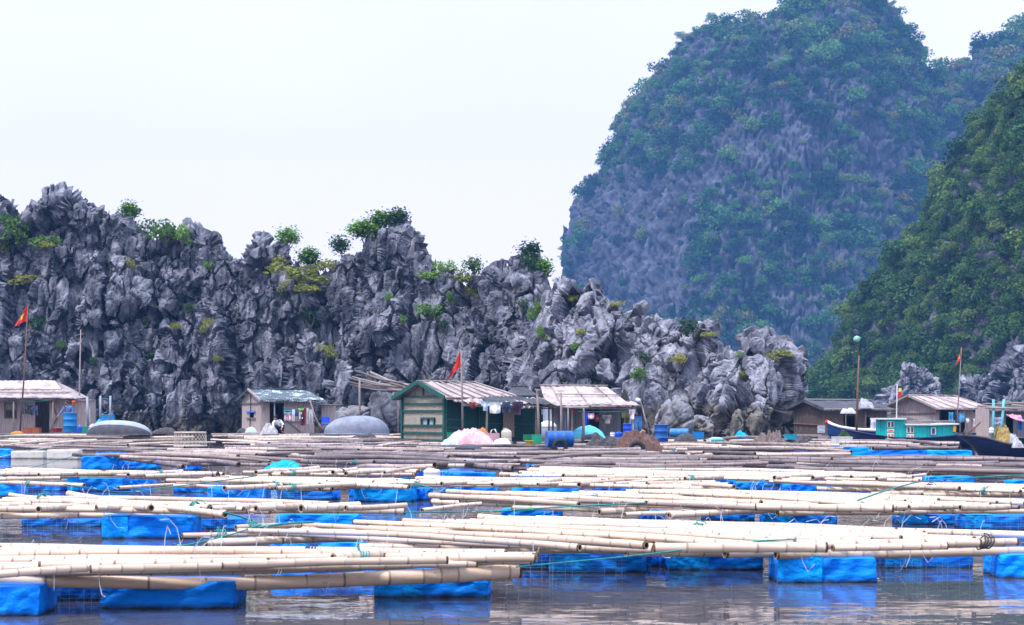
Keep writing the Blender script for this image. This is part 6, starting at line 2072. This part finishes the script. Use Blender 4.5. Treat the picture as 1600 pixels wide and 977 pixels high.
garment("towel", "lilac cloth hanging between the crossed turquoise posts", 1558, 652, 82, .40, .32, C("lilac towel", (.38, .38, .60)), 35, "cloth")
garment("towel", "white sack cloth hanging at the right end of the thatched hut", 1366, 653, 84, .34, .50, C("sack cloth", (.62, .62, .66)), 36, "cloth")

# ---- by the green house and the grey hut
mound("tarp_heap", "big pink striped tarpaulin heap in front of the green house", "tarpaulin", 694, 772, 671.5, 697, 62, M["cloth_pink"], 11, 1.3, .52, rough=.22, power=.9)
mound("tarp_heap", "white blue cloth edge at the left of the pink tarpaulin heap", "tarpaulin", 690, 716, 684, 695, 61.5, C("pale blue cloth", (.48, .62, .68)), 12, .7)
crate("green box behind the left side of the pink tarpaulin heap", 699, 722, 676, 690, 65, M["green_pl"], 6)
mound("net_heap", "orange rope coil behind the pink tarpaulin heap", "rope", 738, 765, 670, 682, 64, plain("orange rope", (.62, .20, .06), .9), 13, .6, rough=.4)
t = crate("pink plastic basket with white handles right of the pink tarpaulin", 761, 780, 677, 690, 63, plain("pink basket plastic", (.50, .30, .36), .5), -6, name="shopping_basket")
mb = MB()
for y in (-.1, .1): mb.tube([(-.1, y, .28), (-.06, y, .42), (.06, y, .46), (.14, y, .30)], .012, 5)
mb.build("handle", M["white_pl"], t)
jug("cream water jug before the bamboo mat door", 783, 799.5, 669, 692, 63.5, M["cream_pl"], M["cream_pl"], "water_jug")
mound("sack_heap", "white sacks heap in front of the cream water jug", "sack", 768, 800, 685.5, 698, 61, M["cloth_white"], 15, .7, .4, rough=.3)
basin("small dark cooking pot right of the white sacks", 800, 807.5, 689.5, 697, 61, M["roof_black"], "cooking_pot")
crate("dark green box, left of two behind the yellow basin", 818, 832, 679, 691, 62, plain("dark green plastic", (.008, .17, .09), .45), 3, group="green boxes")
crate("brighter green box beside the leaning pole, right of two", 831, 846, 679, 693.5, 61.5, plain("bright green plastic", (.01, .30, .17), .45), -4, group="green boxes")
basin("yellow basin in front of the green boxes", 820, 834.5, 688.5, 695, 60, M["yellow_pl"])
t, s = T("water_tank", "big pale blue water tank with rounded white lid behind the pole frame", "tank", 855.5, 686, 76)
mb = MB(); mb.lathe([(.36, 0), (.40, .05), (.40, .50), (.38, .55)], (0, 0, 0), 22); mb.build("tank", M["sheet_blue"], t)
mb = MB(); mb.lathe([(.41, .55), (.40, .60), (.30, .72), (.14, .79), (.02, .81)], (0, 0, 0), 22); mb.build("lid", M["white_pl"], t)
drum("blue drum lying on its side behind the black tyre", 854, 894, 673, 699, 57, M["blue_drum"], lying=14, lid=M["white_pl"])
tyre("upright black tyre in front of the lying blue drum", 875, 698, 12.5, 56, (4, 12))
tyre("black tyre half sunk below the brown net heap", 995.5, 702, 13, 57, (3, -10))
tyre("black tyre leaning left, left one of the pair on the pale logs", 1119, 702, 9.5, 60, (18, 35))
tyre("black tyre lying over, right one of the pair on the pale logs", 1133, 704, 10, 59, (30, -35))
mound("tarp_heap", "bright cyan tarpaulin draped over a heap at the grey hut", "tarpaulin", 890, 945, 663.5, 684, 71, M["cloth_cyan"], 16, 1.2, .42, rough=.10, power=.75, freq=1.2)
mound("net_heap", "black heap under the right side of the cyan tarpaulin", "net", 908, 944, 676, 687, 69.6, M["net_dark"], 17, .8)
mound("net_heap", "long dark net heap right of the cyan tarpaulin", "net", 915, 982, 683, 698, 61, M["net_dark"], 18, 1.0, .35, rough=.5)
mound("net_heap", "big brown net heap behind the half sunk tyre", "net", 962, 1037, 682, 706, 58.5, M["net_brown"], 19, 1.3, .4, rough=.4)
drum("white bucket left of two blue containers by the grey hut", 953, 961.5, 675.5, 684.5, 76, M["white_pl"], "bucket", group=None, cat="bucket")
jug("squat royal blue jerrycan between the white bucket and the blue barrel", 961.5, 973.5, 674, 685, 76, M["blue_pl"], M["blue_pl"])
drum("tall royal blue barrel beneath the olive jacket", 973, 987, 662, 685, 75.5, M["blue_pl"], lid=M["blue_pl"])
drum("dark blue upright drum with white mark right of the dog", 1022, 1044.5, 663.5, 694.5, 63.5, M["blue_drum"], ribs=(.32, .66))
drum("blue drum lying on its side before the pale headland", 1048, 1076, 669.5, 684, 78, plain("sun bleached blue drum", (.03, .20, .45), .45, .7), lying=-20)
mound("net_heap", "dark net heap before the sun bleached lying drum", "net", 1054, 1090, 677.5, 690.5, 68, M["net_dark"], 20, 1.0)
crate("bright blue plastic box right of the dark net heap", 1083, 1099, 675, 686, 74, plain("azure plastic", (.01, .20, .55), .45), 6, name="plastic_box")
upturned("small pale blue upturned float board on the logs", 1106, 1131, 684, 690, 70, C("pale aqua paint", (.40, .60, .66)), C("aqua edge", (.06, .38, .45)), 4, .5)
mound("tarp_heap", "crumpled bright blue tarpaulin at the foot of the headland", "tarpaulin", 1143, 1172, 679, 691, 76, M["tarp_light"], 21, .8, .5, rough=.5)
crate("white foam block standing on the logs before the headland", 1104, 1111, 686, 693, 66, M["foam"], 4, name="foam_block")
crate("teal crate left of the thatched hut", 1227, 1244, 678.5, 687, 80, M["teal_pl"], 10)
mound("net_heap", "black sack heap in front of the thatched hut gable", "net", 1239, 1274, 682.5, 694.5, 74, M["net_dark"], 22, 1.0, rough=.35)
t = crate("grey plastic basket beside the thatched hut corner", 1279.5, 1293, 682, 690, 78, plain("grey mauve plastic", (.34, .30, .34), .6), 5, name="plastic_basket")
crate("big white foam box in front of the small blue boat", 1302, 1329, 682.5, 696, 66, M["foam"], 4, .6, "foam_box")
mound("weed_clump", "green weeds growing behind the white foam box", "weeds", 1309, 1327, 675.5, 684, 68, M["shrub_dark"], 23, .5, rough=.7, freq=9)
mound("net_bundle", "white net bundle lying on the black roof of the thatched hut", "net", 1343, 1364, 622.5, 638, 86.5, M["net_white"], 24, .8, rough=.35, power=.5)
mound("cloth_heap", "white cloth spread at the eave of the thatched hut", "cloth", 1314, 1337, 638, 646, 84.5, plain("dull white cloth", (.52, .52, .55), .9), 25, .6, .45, rough=.35, power=.6)
mound("net_heap", "ochre net heap piled on the dark boat", "net", 1555, 1584, 668, 697, 57, M["net_yellow"], 26, 1.2, .45, rough=.35)
mound("net_heap", "white net heap right of the ochre nets on the dark boat", "net", 1576, 1594, 675, 699, 56.4, M["net_white"], 27, .9, .4, rough=.3)
jug("white jerrycan hanging by the crossed turquoise posts", 1545.5, 1553, 667.5, 677, 57, M["white_pl"])
mound("tarp_bundle", "blue tarpaulin bundle lashed on the grey poles", "tarpaulin", 413, 471, 722.5, 736, 41, M["tarp_light"], 28, .5, .7, rough=.25, power=.5)
jug("white jug lying between the middle rafts", 662, 688, 731.5, 746, 38, M["white_pl"], M["white_pl"], "water_jug")
upturned("small dark dugout in front of the pink tarpaulin heap", 711, 752, 695, 703, 56, M["hull_dark"], M["roof_black"], 3, .6)
mound("net_heap", "low dark net heap right of the big upturned boat", "net", 548, 588, 676, 686, 78, M["net_dark"], 29, 1.0)
mound("net_heap", "low dark net heap behind the woven basket", "net", 236, 278, 668, 678, 86, M["net_dark"], 30, 1.0)
mound("brush_heap", "grey brushwood heap at the right foot of the headland", "brushwood", 1172, 1236, 684, 699, 70, M["plank_dark"], 31, 1.2, .6, rough=.6, freq=6)
t, s = T("notice_board", "small white notice with two teal lines of writing on the thatched gable", "notice", 1283.2, 676.5, 85.6, None, R(-64))
t.rotation_euler = (0, 0, R(26 - 0))
hw = .21
mb = MB(); mb.box((0, 0, .09), (2 * hw, .02, .17)); mb.box((0, 0, .28), (2 * hw, .02, .17)); mb.build("board", M["white_sheet"], t)
mb = MB()
for z in (.05, .10, .25, .31):
    x = -hw * .8
    while x < hw * .75:
        w = rnd.uniform(.02, .05); mb.box((x + w / 2, -.014, z), (w, .006, .022)); x += w + .015
mb.build("lettering", M["teal_pl"], t)


# ---- boulders at the foot of the headland
def boulder(label, px0, px1, pyt, pyb, Y, seed, dep, rot=0.0):
    t, s = T("boulder", label, "boulder", (px0 + px1) / 2, pyb, Y, "boulders below the cliff")
    w, h_ = (px1 - px0) * s / 2, (pyb - pyt) * s / 2
    n = 70
    th, ph = np.meshgrid(np.linspace(0, 2 * np.pi, n * 2), np.linspace(0.001, np.pi - 0.001, n))
    D = np.stack([np.sin(ph) * np.cos(th), np.sin(ph) * np.sin(th), np.cos(ph)], 2).reshape(-1, 3).astype(np.float32)
    r = (np.abs(D) ** 3.0).sum(1) ** (-1 / 3.0)
    h1, _ = blocks(D * 1.2 + seed, (1.1, 1.1, 1.1), .22, seed, .8, .12, .8)
    h2, _ = blocks(D * 1.2 + seed, (.4, .4, .5), .06, seed + 3, .8, .2, .8)
    Q = D * (r * (1 + h1 + h2 + .05 * fbm(D * 4, 3, seed)))[:, None] * np.array([w, dep / 2, h_])
    c, s_ = math.cos(R(rot)), math.sin(R(rot))
    Q = np.stack([Q[:, 0] * c + Q[:, 2] * s_, Q[:, 1], -Q[:, 0] * s_ + Q[:, 2] * c + h_ * .9], 1)
    np_mesh("rock", Q, quads(n * 2, n)[:, ::-1], M["boulder"], True, t)


boulder("tilted tan boulder standing right of the grey hut", 1026, 1082, 622, 692, 88, 3, 2.2, 28)
boulder("rounded grey boulder left of the green house", 578, 632, 611, 676, 101, 5, 2.0, 6)
boulder("low brown boulder behind the big upturned boat", 520, 584, 633, 680, 101, 7, 2.0, -5)
boulder("dark low boulder between the tilted tan boulder and the headland", 1078, 1112, 648, 690, 90, 9, 1.6, 10)


# ---- people and the dog
def skin_obj(name, joints, edges, mat, parent, sub=1):
    me = bpy.data.meshes.new(name)
    keys = list(joints)
    me.from_pydata([joints[k][0] for k in keys], [(keys.index(a), keys.index(b)) for a, b in edges], [])
    o = bpy.data.objects.new(name, me)
    COL.objects.link(o)
    md = o.modifiers.new("skin", 'SKIN')
    md.use_smooth_shade = True
    for i, k in enumerate(keys):
        r = joints[k][1]
        me.skin_vertices[0].data[i].radius = (r, r) if not hasattr(r, "__len__") else r
        me.skin_vertices[0].data[i].use_root = (i == 0)
    sb = o.modifiers.new("sub", 'SUBSURF'); sb.levels = sub; sb.render_levels = sub
    dg = bpy.context.evaluated_depsgraph_get()
    nm = bpy.data.meshes.new_from_object(o.evaluated_get(dg))
    o.modifiers.clear()
    o.data = nm
    nm.materials.clear(); nm.materials.append(mat)
    for p in nm.polygons: p.use_smooth = True
    if parent is not None: o.parent = parent
    return o


def person(label, loc, rz, J, shirt, trousers, scale=1.0, long_hair=True):
    """J: joints; the body one skinned surface, clothes skinned over it"""
    t = thing("person", label, "person", loc, rz)
    t.scale = (scale,) * 3
    rad = dict(pelvis=.115, spine=.10, chest=.125, neck=.048, head0=.075, head=.098, crown=.075, sl=.062, sr=.062, el=.042, er=.042, wl=.029, wr=.029, pl=.034, pr=.034,
               hl=.085, hr=.085, kl=.060, kr=.060, al=.038, ar=.038, tl=.032, tr=.032)
    v = lambda k: Vector(J[k])
    hd = (v("head") - v("neck")).normalized()
    J = dict(J); J["head0"] = v("neck").lerp(v("head"), .55); J["crown"] = v("head") + hd * .09
    E = [("pelvis", "spine"), ("spine", "chest"), ("chest", "neck"), ("neck", "head0"), ("head0", "head"), ("head", "crown")]
    for s in "lr":
        E += [("chest", "s" + s), ("s" + s, "e" + s), ("e" + s, "w" + s), ("w" + s, "p" + s), ("pelvis", "h" + s), ("h" + s, "k" + s), ("k" + s, "a" + s), ("a" + s, "t" + s)]
    jo = {k: (tuple(J[k]), rad[k]) for k in rad}
    f = Vector(J["face"]).normalized()
    jo["nose"] = (tuple(v("head") + f * .105), .016); E.append(("head", "nose"))
    for s in "lr":
        p = v("p" + s); d = (p - v("w" + s)).normalized(); sd_ = d.cross(Vector((0, -1, .2))).normalized()
        for i, (o, L) in enumerate(((-.03, .07), (-.01, .08), (.012, .075), (.032, .06))):
            jo[f"f{s}{i}"] = (tuple(p + d * L + sd_ * o + Vector((0, -.015, 0))), .009); E.append(("p" + s, f"f{s}{i}"))
        jo[f"th{s}"] = (tuple(p + d * .02 - sd_ * .055), .011); E.append(("p" + s, f"th{s}"))
    skin_obj("body", jo, E, M["skin"], t)
    g = 1.16
    top = {k: (tuple(J[k]), rad[k] * g + .012) for k in ("spine", "pelvis", "chest", "sl", "sr", "el", "er", "wl", "wr")}
    top["neckb"] = (tuple(v("chest").lerp(v("neck"), .6)), .065)
    for s in "lr": top["w" + s] = (tuple(v("e" + s).lerp(v("w" + s), .85)), .042)
    skin_obj("shirt", top, [("spine", "pelvis"), ("spine", "chest"), ("chest", "neckb")] + [e for s in "lr" for e in (("chest", "s" + s), ("s" + s, "e" + s), ("e" + s, "w" + s))], shirt, t)
    bt = {k: (tuple(J[k]), rad[k] * g + .01) for k in ("pelvis", "hl", "hr", "kl", "kr")}
    for s in "lr": bt["a" + s] = (tuple(v("k" + s).lerp(v("a" + s), .9)), .055)
    skin_obj("trousers", bt, [e for s in "lr" for e in (("pelvis", "h" + s), ("h" + s, "k" + s), ("k" + s, "a" + s))], trousers, t)
    mb = MB()
    ctr = v("head") + hd * .035 - f * .022
    ux = f.cross(hd).normalized()
    def hr_(u, w):
        a = u * 2 * math.pi; b = w * math.pi * .62
        d = (hd * math.cos(b) + (ux * math.cos(a) + f * math.sin(a)) * math.sin(b))
        return ctr + d * (.108 if d.dot(f) < .3 else .100)
    mb.grid(hr_, 20, 9, closed_u=True)
    if long_hair: mb.tube([ctr - f * .10, ctr - f * .14 - hd * .06], [.05, .04], 8)
    mb.build("hair", M["hair"], t)
    mb = MB()
    for s in (-1, 1):
        mb.lathe([(.001, -.011), (.011, 0), (.001, .011)], v("head") + f * .093 + ux * .035 * s + hd * .012, 8)
    mb.build("eye", M["hair"], t)["kind"] = "stuff"
    return t


stand = dict(pelvis=(0, 0, .90), spine=(-.01, -.02, 1.08), chest=(-.03, -.05, 1.28), neck=(-.05, -.08, 1.41), head=(-.08, -.11, 1.54), face=(-.6, -.8, -.1),
             sl=(-.19, -.07, 1.33), sr=(.13, -.05, 1.33), el=(-.32, -.16, 1.10), er=(.21, -.04, 1.08), wl=(-.45, -.26, .92), wr=(.12, -.22, .98), pl=(-.49, -.29, .86), pr=(.05, -.27, .97),
             hl=(-.09, 0, .86), hr=(.09, 0, .86), kl=(-.10, -.03, .48), kr=(.10, -.02, .48), al=(-.10, .02, .08), ar=(.10, .03, .08), tl=(-.11, -.12, .035), tr=(.11, -.11, .035))
person("woman in a blue patterned shirt reaching down beside the tall bright blue barrel", at(107.5, 677, 89.3), 0, stand, M["shirt_blue"], M["trousers_dark"], 1.03)
squat = dict(pelvis=(.10, .05, .30), spine=(.04, 0, .42), chest=(-.04, -.10, .60), neck=(-.10, -.16, .70), head=(-.15, -.23, .82), face=(-.4, -.8, -.4),
             sl=(-.20, -.12, .64), sr=(.14, -.10, .64), el=(-.30, -.26, .46), er=(.26, -.22, .46), wl=(-.24, -.42, .30), wr=(.16, -.40, .28), pl=(-.22, -.46, .24), pr=(.13, -.45, .22),
             hl=(-.02, .0, .26), hr=(.18, .0, .26), kl=(-.12, -.34, .42), kr=(.26, -.34, .42), al=(-.10, -.16, .08), ar=(.22, -.16, .08), tl=(-.12, -.30, .035), tr=(.24, -.30, .035))
person("person in a white shirt squatting in the doorway of the small hut", at(434, 677, 90.2), R(15), squat, M["cloth_white"], M["trousers_dark"], 1.0, False)

t, s = T("dog", "tan dog lying with raised head behind the brown net heap", "dog", 993, 685.5, 74)
t.rotation_euler = (0, 0, R(-12)); t.scale = (.62, .62, .62)
dj = dict(mid=((0, 0, .20), .15), rump=((-.34, .02, .19), .145), chest=((.30, 0, .24), .155), neck=((.42, -.02, .42), .085), head=((.52, -.05, .55), .085), muz=((.66, -.10, .51), .045), nose=((.73, -.12, .50), .028),
          tail=((-.50, -.10, .10), .03), tail2=((-.62, -.25, .05), .02), hk=((-.22, -.18, .20), .075), hh=((-.40, -.22, .07), .035), hp=((-.20, -.26, .035), .032), hk2=((-.22, .18, .20), .075), hh2=((-.40, .22, .07), .035), hp2=((-.20, .26, .035), .032),
          fe=((.28, -.15, .10), .055), fw=((.46, -.17, .05), .036), fp=((.66, -.18, .035), .034), fe2=((.28, .14, .10), .055), fw2=((.46, .13, .05), .036), fp2=((.64, .12, .035), .034),
          ear=((.47, -.12, .66), .02), ear2=((.47, .03, .66), .02))
skin_obj("body", dj, [("mid", "rump"), ("mid", "chest"), ("chest", "neck"), ("neck", "head"), ("head", "muz"), ("muz", "nose"), ("rump", "tail"), ("tail", "tail2"), ("rump", "hk"), ("hk", "hh"), ("hh", "hp"), ("rump", "hk2"), ("hk2", "hh2"), ("hh2", "hp2"),
                      ("chest", "fe"), ("fe", "fw"), ("fw", "fp"), ("chest", "fe2"), ("fe2", "fw2"), ("fw2", "fp2"), ("head", "ear"), ("head", "ear2")], M["fur"], t)


# ---- ropes
def rope(label, pts, z, r=.010, mat=None):
    P = [onz(x, y, z if not hasattr(z, "__len__") else z[i]) for i, (x, y) in enumerate(pts)]
    t = thing("rope", label, "rope", P[0], 0, "ropes tied between the rafts")
    Q = []
    for i in range(len(P) - 1):
        for k in range(6):
            q = P[i].lerp(P[i + 1], k / 6); Q.append(q)
    Q.append(P[-1])
    for _ in range(3):
        Q = [Q[0]] + [(Q[i - 1] + Q[i] * 2 + Q[i + 1]) / 4 for i in range(1, len(Q) - 1)] + [Q[-1]]
    mb = MB(); mb.tube([q - P[0] for q in Q], r, 5); mb.build("cord", mat or M["rope_teal"], t)


rope("teal rope slanting across the near edge of the lower right raft", [(806, 886), (1000, 868), (1180, 845), (1245, 843)], [.30, .36, .42, .44], .007)
rope("teal rope running from the big left float up to the small float frame", [(212, 862), (300, 851), (370, 833), (412, 818)], [.05, .25, .42, .42], .008)
rope("short teal rope at the right end of the left pale raft", [(352, 801), (378, 808), (404, 819)], [.5, .4, .3], .012)
rope("teal rope stretched over water right of the big sawn cane end", [(630, 801), (730, 800), (835, 797)], [.30, .25, .32])
rope("teal rope sagging over the water above the left pale raft", [(100, 757), (190, 771), (300, 757), (400, 744)], [.35, .1, .4, .5])
rope("short teal rope right of the bright blue bulging float", [(650, 756), (672, 762), (694, 769)], [.4, .35, .3])
rope("teal rope lying over the long raft at the right edge", [(1340, 782), (1385, 766), (1440, 751), (1600, 742)], [.5, .5, .5, .5], .012)
rope("teal rope along the upper edge of the second raft", [(800, 797), (900, 791), (1010, 786)], [.35, .45, .5])
rope("dark green rope from the left edge to the grey pole raft", [(-20, 748), (60, 728), (118, 712)], [.4, .2, .35], .009)
rope("pale rope along the white foam floats", [(-20, 718), (60, 702), (110, 692)], [.2, .35, .45], .009, M["twine"])
rope("teal rope across the bright left canes to the float frame", [(405, 824), (445, 818), (490, 816)], [.5, .55, .5], .012)

# ================================================================== PLANTS ON THE ROCKS
SHRUB_ME = {}
rs = random.Random(23)
for kind in ("shrub_green", "shrub_yellow", "shrub_dark"):
    for k in range(3):
        V, L = leaf_cloud(rs, rs.randint(5, 9), 430, 0.13, flat=rs.uniform(.6, .95), spread=.72, lobe_r=(.26, .5))
        o = np_mesh("foliage", V, L, M[kind], False); SHRUB_ME[kind, k] = o.data; bpy.data.objects.remove(o)
_m = MB()
for k in range(5):
    a = k * 1.26
    _m.tube([(0, 0, -.6), (.15 * math.cos(a), .15 * math.sin(a), -.2), (.4 * math.cos(a), .4 * math.sin(a), .15)], [.035, .025, .012], 5)
_o = _m.build("stem", M["bark"]); STEM_ME = _o.data; bpy.data.objects.remove(_o)


def on_cliff(px, py):
    o = Vector((0, 0, EYE)); d = (at(px, py, 100) - o).normalized()
    best = None
    for b in CLIFF_BVH:
        hit = b.ray_cast(o, d)
        if hit[0] is not None and (best is None or hit[3] < best[1]):
            best = (hit[0], hit[3])
    return best[0] if best else None


def shrub(px, py, w, h_, kind, label, group=None):
    p = None
    for dy in range(0, 60, 3):
        p = on_cliff(px, py + dy)
        if p is not None: break
    if p is None:
        return
    s = p.y / F
    c = at(px, py, p.y - 0.35)
    if dy > 3:
        c = p + Vector((0, 0.1, h_ * s * .35))
    t = thing("shrub", label, "shrub", c, rnd.uniform(0, 6.3), group or "shrubs rooted in the cliff")
    t.scale = (w * s / 2 * 1.55, w * s / 2 * 1.1, h_ * s / 2 * 1.9)
    for nm, me in (("stem", STEM_ME), ("foliage", SHRUB_ME["shrub_" + kind, rnd.randrange(3)])):
        o = bpy.data.objects.new(nm, me); COL.objects.link(o); o.parent = t


for a in [
    (30, 362, 62, 50, "green", "large bush in the hollow at the upper left of the ridge"),
    (70, 380, 34, 24, "green", "bush right of the large hollow bush, over the left rocks"),
    (12, 385, 24, 22, "yellow", "yellow green tuft at the left edge below the large bush"),
    (222, 362, 40, 34, "green", "left half of the wide crest bush, by the notch"),
    (258, 364, 56, 42, "green", "wide bright crest bush hanging over the left ridge"),
    (285, 372, 28, 28, "green", "right end of the wide crest bush over the rocks"),
    (210, 330, 18, 14, "dark", "small dark tuft on the crest left of the notch"),
    (203, 413, 18, 12, "yellow", "small yellow tuft below the wide crest bush"),
    (40, 438, 40, 16, "yellow", "yellow scrub strip on a ledge at left"),
    (75, 386, 24, 14, "yellow", "yellow tuft at the right of the left hollow"),
    (57, 505, 40, 26, "dark", "dark shrub beside the left flag"),
    (228, 505, 12, 14, "green", "tiny green tuft on the dark cliff wall"),
    (275, 512, 14, 18, "yellow", "yellowish tuft, left of a pair on the dark wall"),
    (323, 510, 16, 20, "yellow", "yellowish tuft, right of a pair on the dark wall"),
    (300, 485, 32, 22, "dark", "grey green shrub above the pair of yellowish tufts"),
    (325, 416, 16, 14, "green", "green tuft below the crest right of the wide bush"),
    (340, 563, 14, 12, "yellow", "small yellow tuft low on the dark wall"),
    (240, 555, 24, 16, "dark", "dark tuft low on the wall above the low boat"),
    (150, 565, 22, 16, "dark", "dark tuft low on the wall behind the bare pole"),
    (95, 540, 14, 16, "green", "green tuft above the two tier roof"),
    (440, 412, 36, 20, "yellow", "yellow grass tuft at the left of the grassy ledge"),
    (470, 432, 66, 26, "yellow", "long yellow grass patch on the middle ledge"),
    (510, 412, 48, 22, "yellow", "yellow green grass tuft at the right of the grassy ledge"),
    (480, 455, 40, 18, "yellow", "lower yellow grass patch below the middle ledge"),
    (450, 448, 26, 16, "yellow", "yellow tuft left below the middle ledge"),
    (485, 500, 34, 34, "dark", "blue green bush below the grassy ledge"),
    (513, 550, 22, 18, "yellow", "ochre tuft above the propped pole bundle"),
    (607, 466, 16, 20, "green", "green tuft in the cleft left of the tall pinnacle"),
    (672, 432, 40, 18, "green", "flat green bush right of the tall pinnacle"),
    (695, 420, 26, 24, "green", "green bush on the saddle beside the pinnacle"),
    (675, 488, 42, 26, "green", "bright green bush in the middle of the cliff face"),
    (630, 500, 16, 18, "green", "small tuft left of the bright middle bush"),
    (692, 510, 20, 18, "dark", "dark tuft below the bright middle bush"),
    (732, 440, 38, 22, "yellow", "yellow green scrub on the saddle crest"),
    (738, 458, 28, 18, "yellow", "yellow scrub below the saddle crest"),
    (704, 470, 18, 20, "green", "green tuft under the saddle scrub"),
    (825, 415, 38, 40, "dark", "dark bush on the peak left of the headland"),
    (840, 490, 26, 46, "green", "tall palm like bush in the cleft before the headland"),
    (846, 525, 20, 22, "green", "green tuft under the palm like bush"),
    (815, 478, 22, 22, "dark", "dark shrub left of the palm like bush"),
    (895, 470, 14, 14, "yellow", "yellow tuft high on the headland"),
    (965, 468, 22, 14, "yellow", "yellow tuft on the headland crest"),
    (907, 520, 16, 14, "yellow", "yellow tuft on the headland face, upper left"),
    (897, 545, 14, 14, "green", "green tuft on the headland face, below the yellow one"),
    (1000, 585, 24, 26, "green", "bright green bush above the grey hut overhang"),
    (1005, 560, 24, 18, "dark", "dark shrub above the bright overhang bush"),
    (1062, 565, 22, 20, "yellow", "round yellow green bush on the bare headland slab"),
    (1085, 516, 38, 32, "dark", "dark bush in the gap of the headland crest"),
    (1108, 524, 20, 12, "yellow", "small yellow tuft right of the crest gap bush"),
    (1155, 588, 16, 12, "yellow", "yellow tuft at the right of the headland face"),
    (1155, 555, 12, 10, "green", "tiny green tuft near the right end of the headland"),
    (1205, 560, 22, 14, "yellow", "yellow tuft near the last rock of the headland"),
    (1225, 553, 28, 10, "yellow", "flat yellow tuft topping the right end of the headland"),
]:
    shrub(*a)


# ---- small trees on the crest
def sapling(px, pyb, hpx, label, leaf, mat, seed, wide=0.8, bare=0.0):
    r = random.Random(seed)
    p = None
    for dy in range(-15, 60, 3):
        p = on_cliff(px, pyb + dy)
        if p is not None: break
    if p is None: return
    s = p.y / F; H = hpx * s
    t = thing("small_tree", label, "tree", p - Vector((0, 0, .2)), 0, "small trees on the ridge crest")
    mb = MB(); tips = []
    def grow(a, d, L, rad, lev):
        q = a + d * L
        m_ = a.lerp(q, .5) + Vector((r.uniform(-1, 1), r.uniform(-1, 1), r.uniform(-.3, .5))) * L * .08
        mb.tube([a, m_, q], [rad, rad * .8, rad * .6], 5, caps=False)
        if lev >= 1: tips.append((q, m_))
        if lev < 4:
            for k in range(2 if lev else 4):
                dd = (d + Vector((r.uniform(-1, 1) * wide, r.uniform(-1, 1) * wide, r.uniform(-.15, .5)))).normalized()
                grow(q if k else a.lerp(q, .8), dd, L * r.uniform(.55, .8), rad * .6, lev + 1)
    for k in range(2):
        grow(Vector((r.uniform(-.1, .1), 0, 0)), Vector((r.uniform(-.4, .4), r.uniform(-.2, .2), 1)).normalized(), H * .30, .05, 0)
    mb.build("trunk", M["bark"], t)
    V, L = [], []
    for q, m_ in tips:
        for k in range(leaf):
            if r.random() < bare: continue
            c = np.array(q.lerp(m_, r.random())) + np.array([r.gauss(0, .26), r.gauss(0, .26), r.gauss(-.05, .24)])
            n = np.array([r.gauss(0, .6), r.gauss(0, .6), 1]); n /= np.linalg.norm(n)
            tt = np.cross(n, [r.gauss(0, 1), r.gauss(0, 1), .1]); tt /= np.linalg.norm(tt); bb = np.cross(n, tt)
            z = r.uniform(.07, .15); o = len(V)
            V += [c - tt * z, c + bb * z * .6, c + tt * z, c - bb * z * .6]; L.append((o, o + 1, o + 2, o + 3))
    if V: np_mesh("crown", np.array(V), np.array(L), mat, False, t)


sapling(452, 396, 42, "small leafy tree on the crest left of the grassy ledge", 7, M["shrub_green"], 1)
sapling(480, 405, 34, "round green sapling beside the grassy ledge", 10, M["shrub_green"], 2, .7)
sapling(535, 392, 42, "thin spreading tree leaning left of the tall pinnacle", 5, M["shrub_dark"], 3, 1.0)
sapling(570, 380, 44, "bushy tree on the shoulder left of the tall pinnacle", 13, M["shrub_green"], 4, .8)
sapling(592, 364, 36, "bushy tree against the top of the tall pinnacle", 12, M["shrub_green"], 5, .9)
sapling(622, 356, 24, "low spreading tree on top of the tall pinnacle", 8, M["shrub_dark"], 6, 1.2)
sapling(725, 428, 46, "bare twiggy tree on the saddle crest", 2, M["shrub_green"], 7, .9, .6)
sapling(738, 424, 40, "sparse pale tree right of the bare twiggy tree", 4, M["shrub_green"], 8, .9, .2)
sapling(828, 412, 32, "spreading tree on the dark peak left of the headland", 7, M["shrub_dark"], 9, 1.1)
sapling(850, 446, 34, "thin tree leaning right of the dark peak", 5, M["shrub_green"], 10, .9)
sapling(205, 342, 22, "little umbrella shaped tree on the left crest", 9, M["shrub_green"], 11, 1.2)
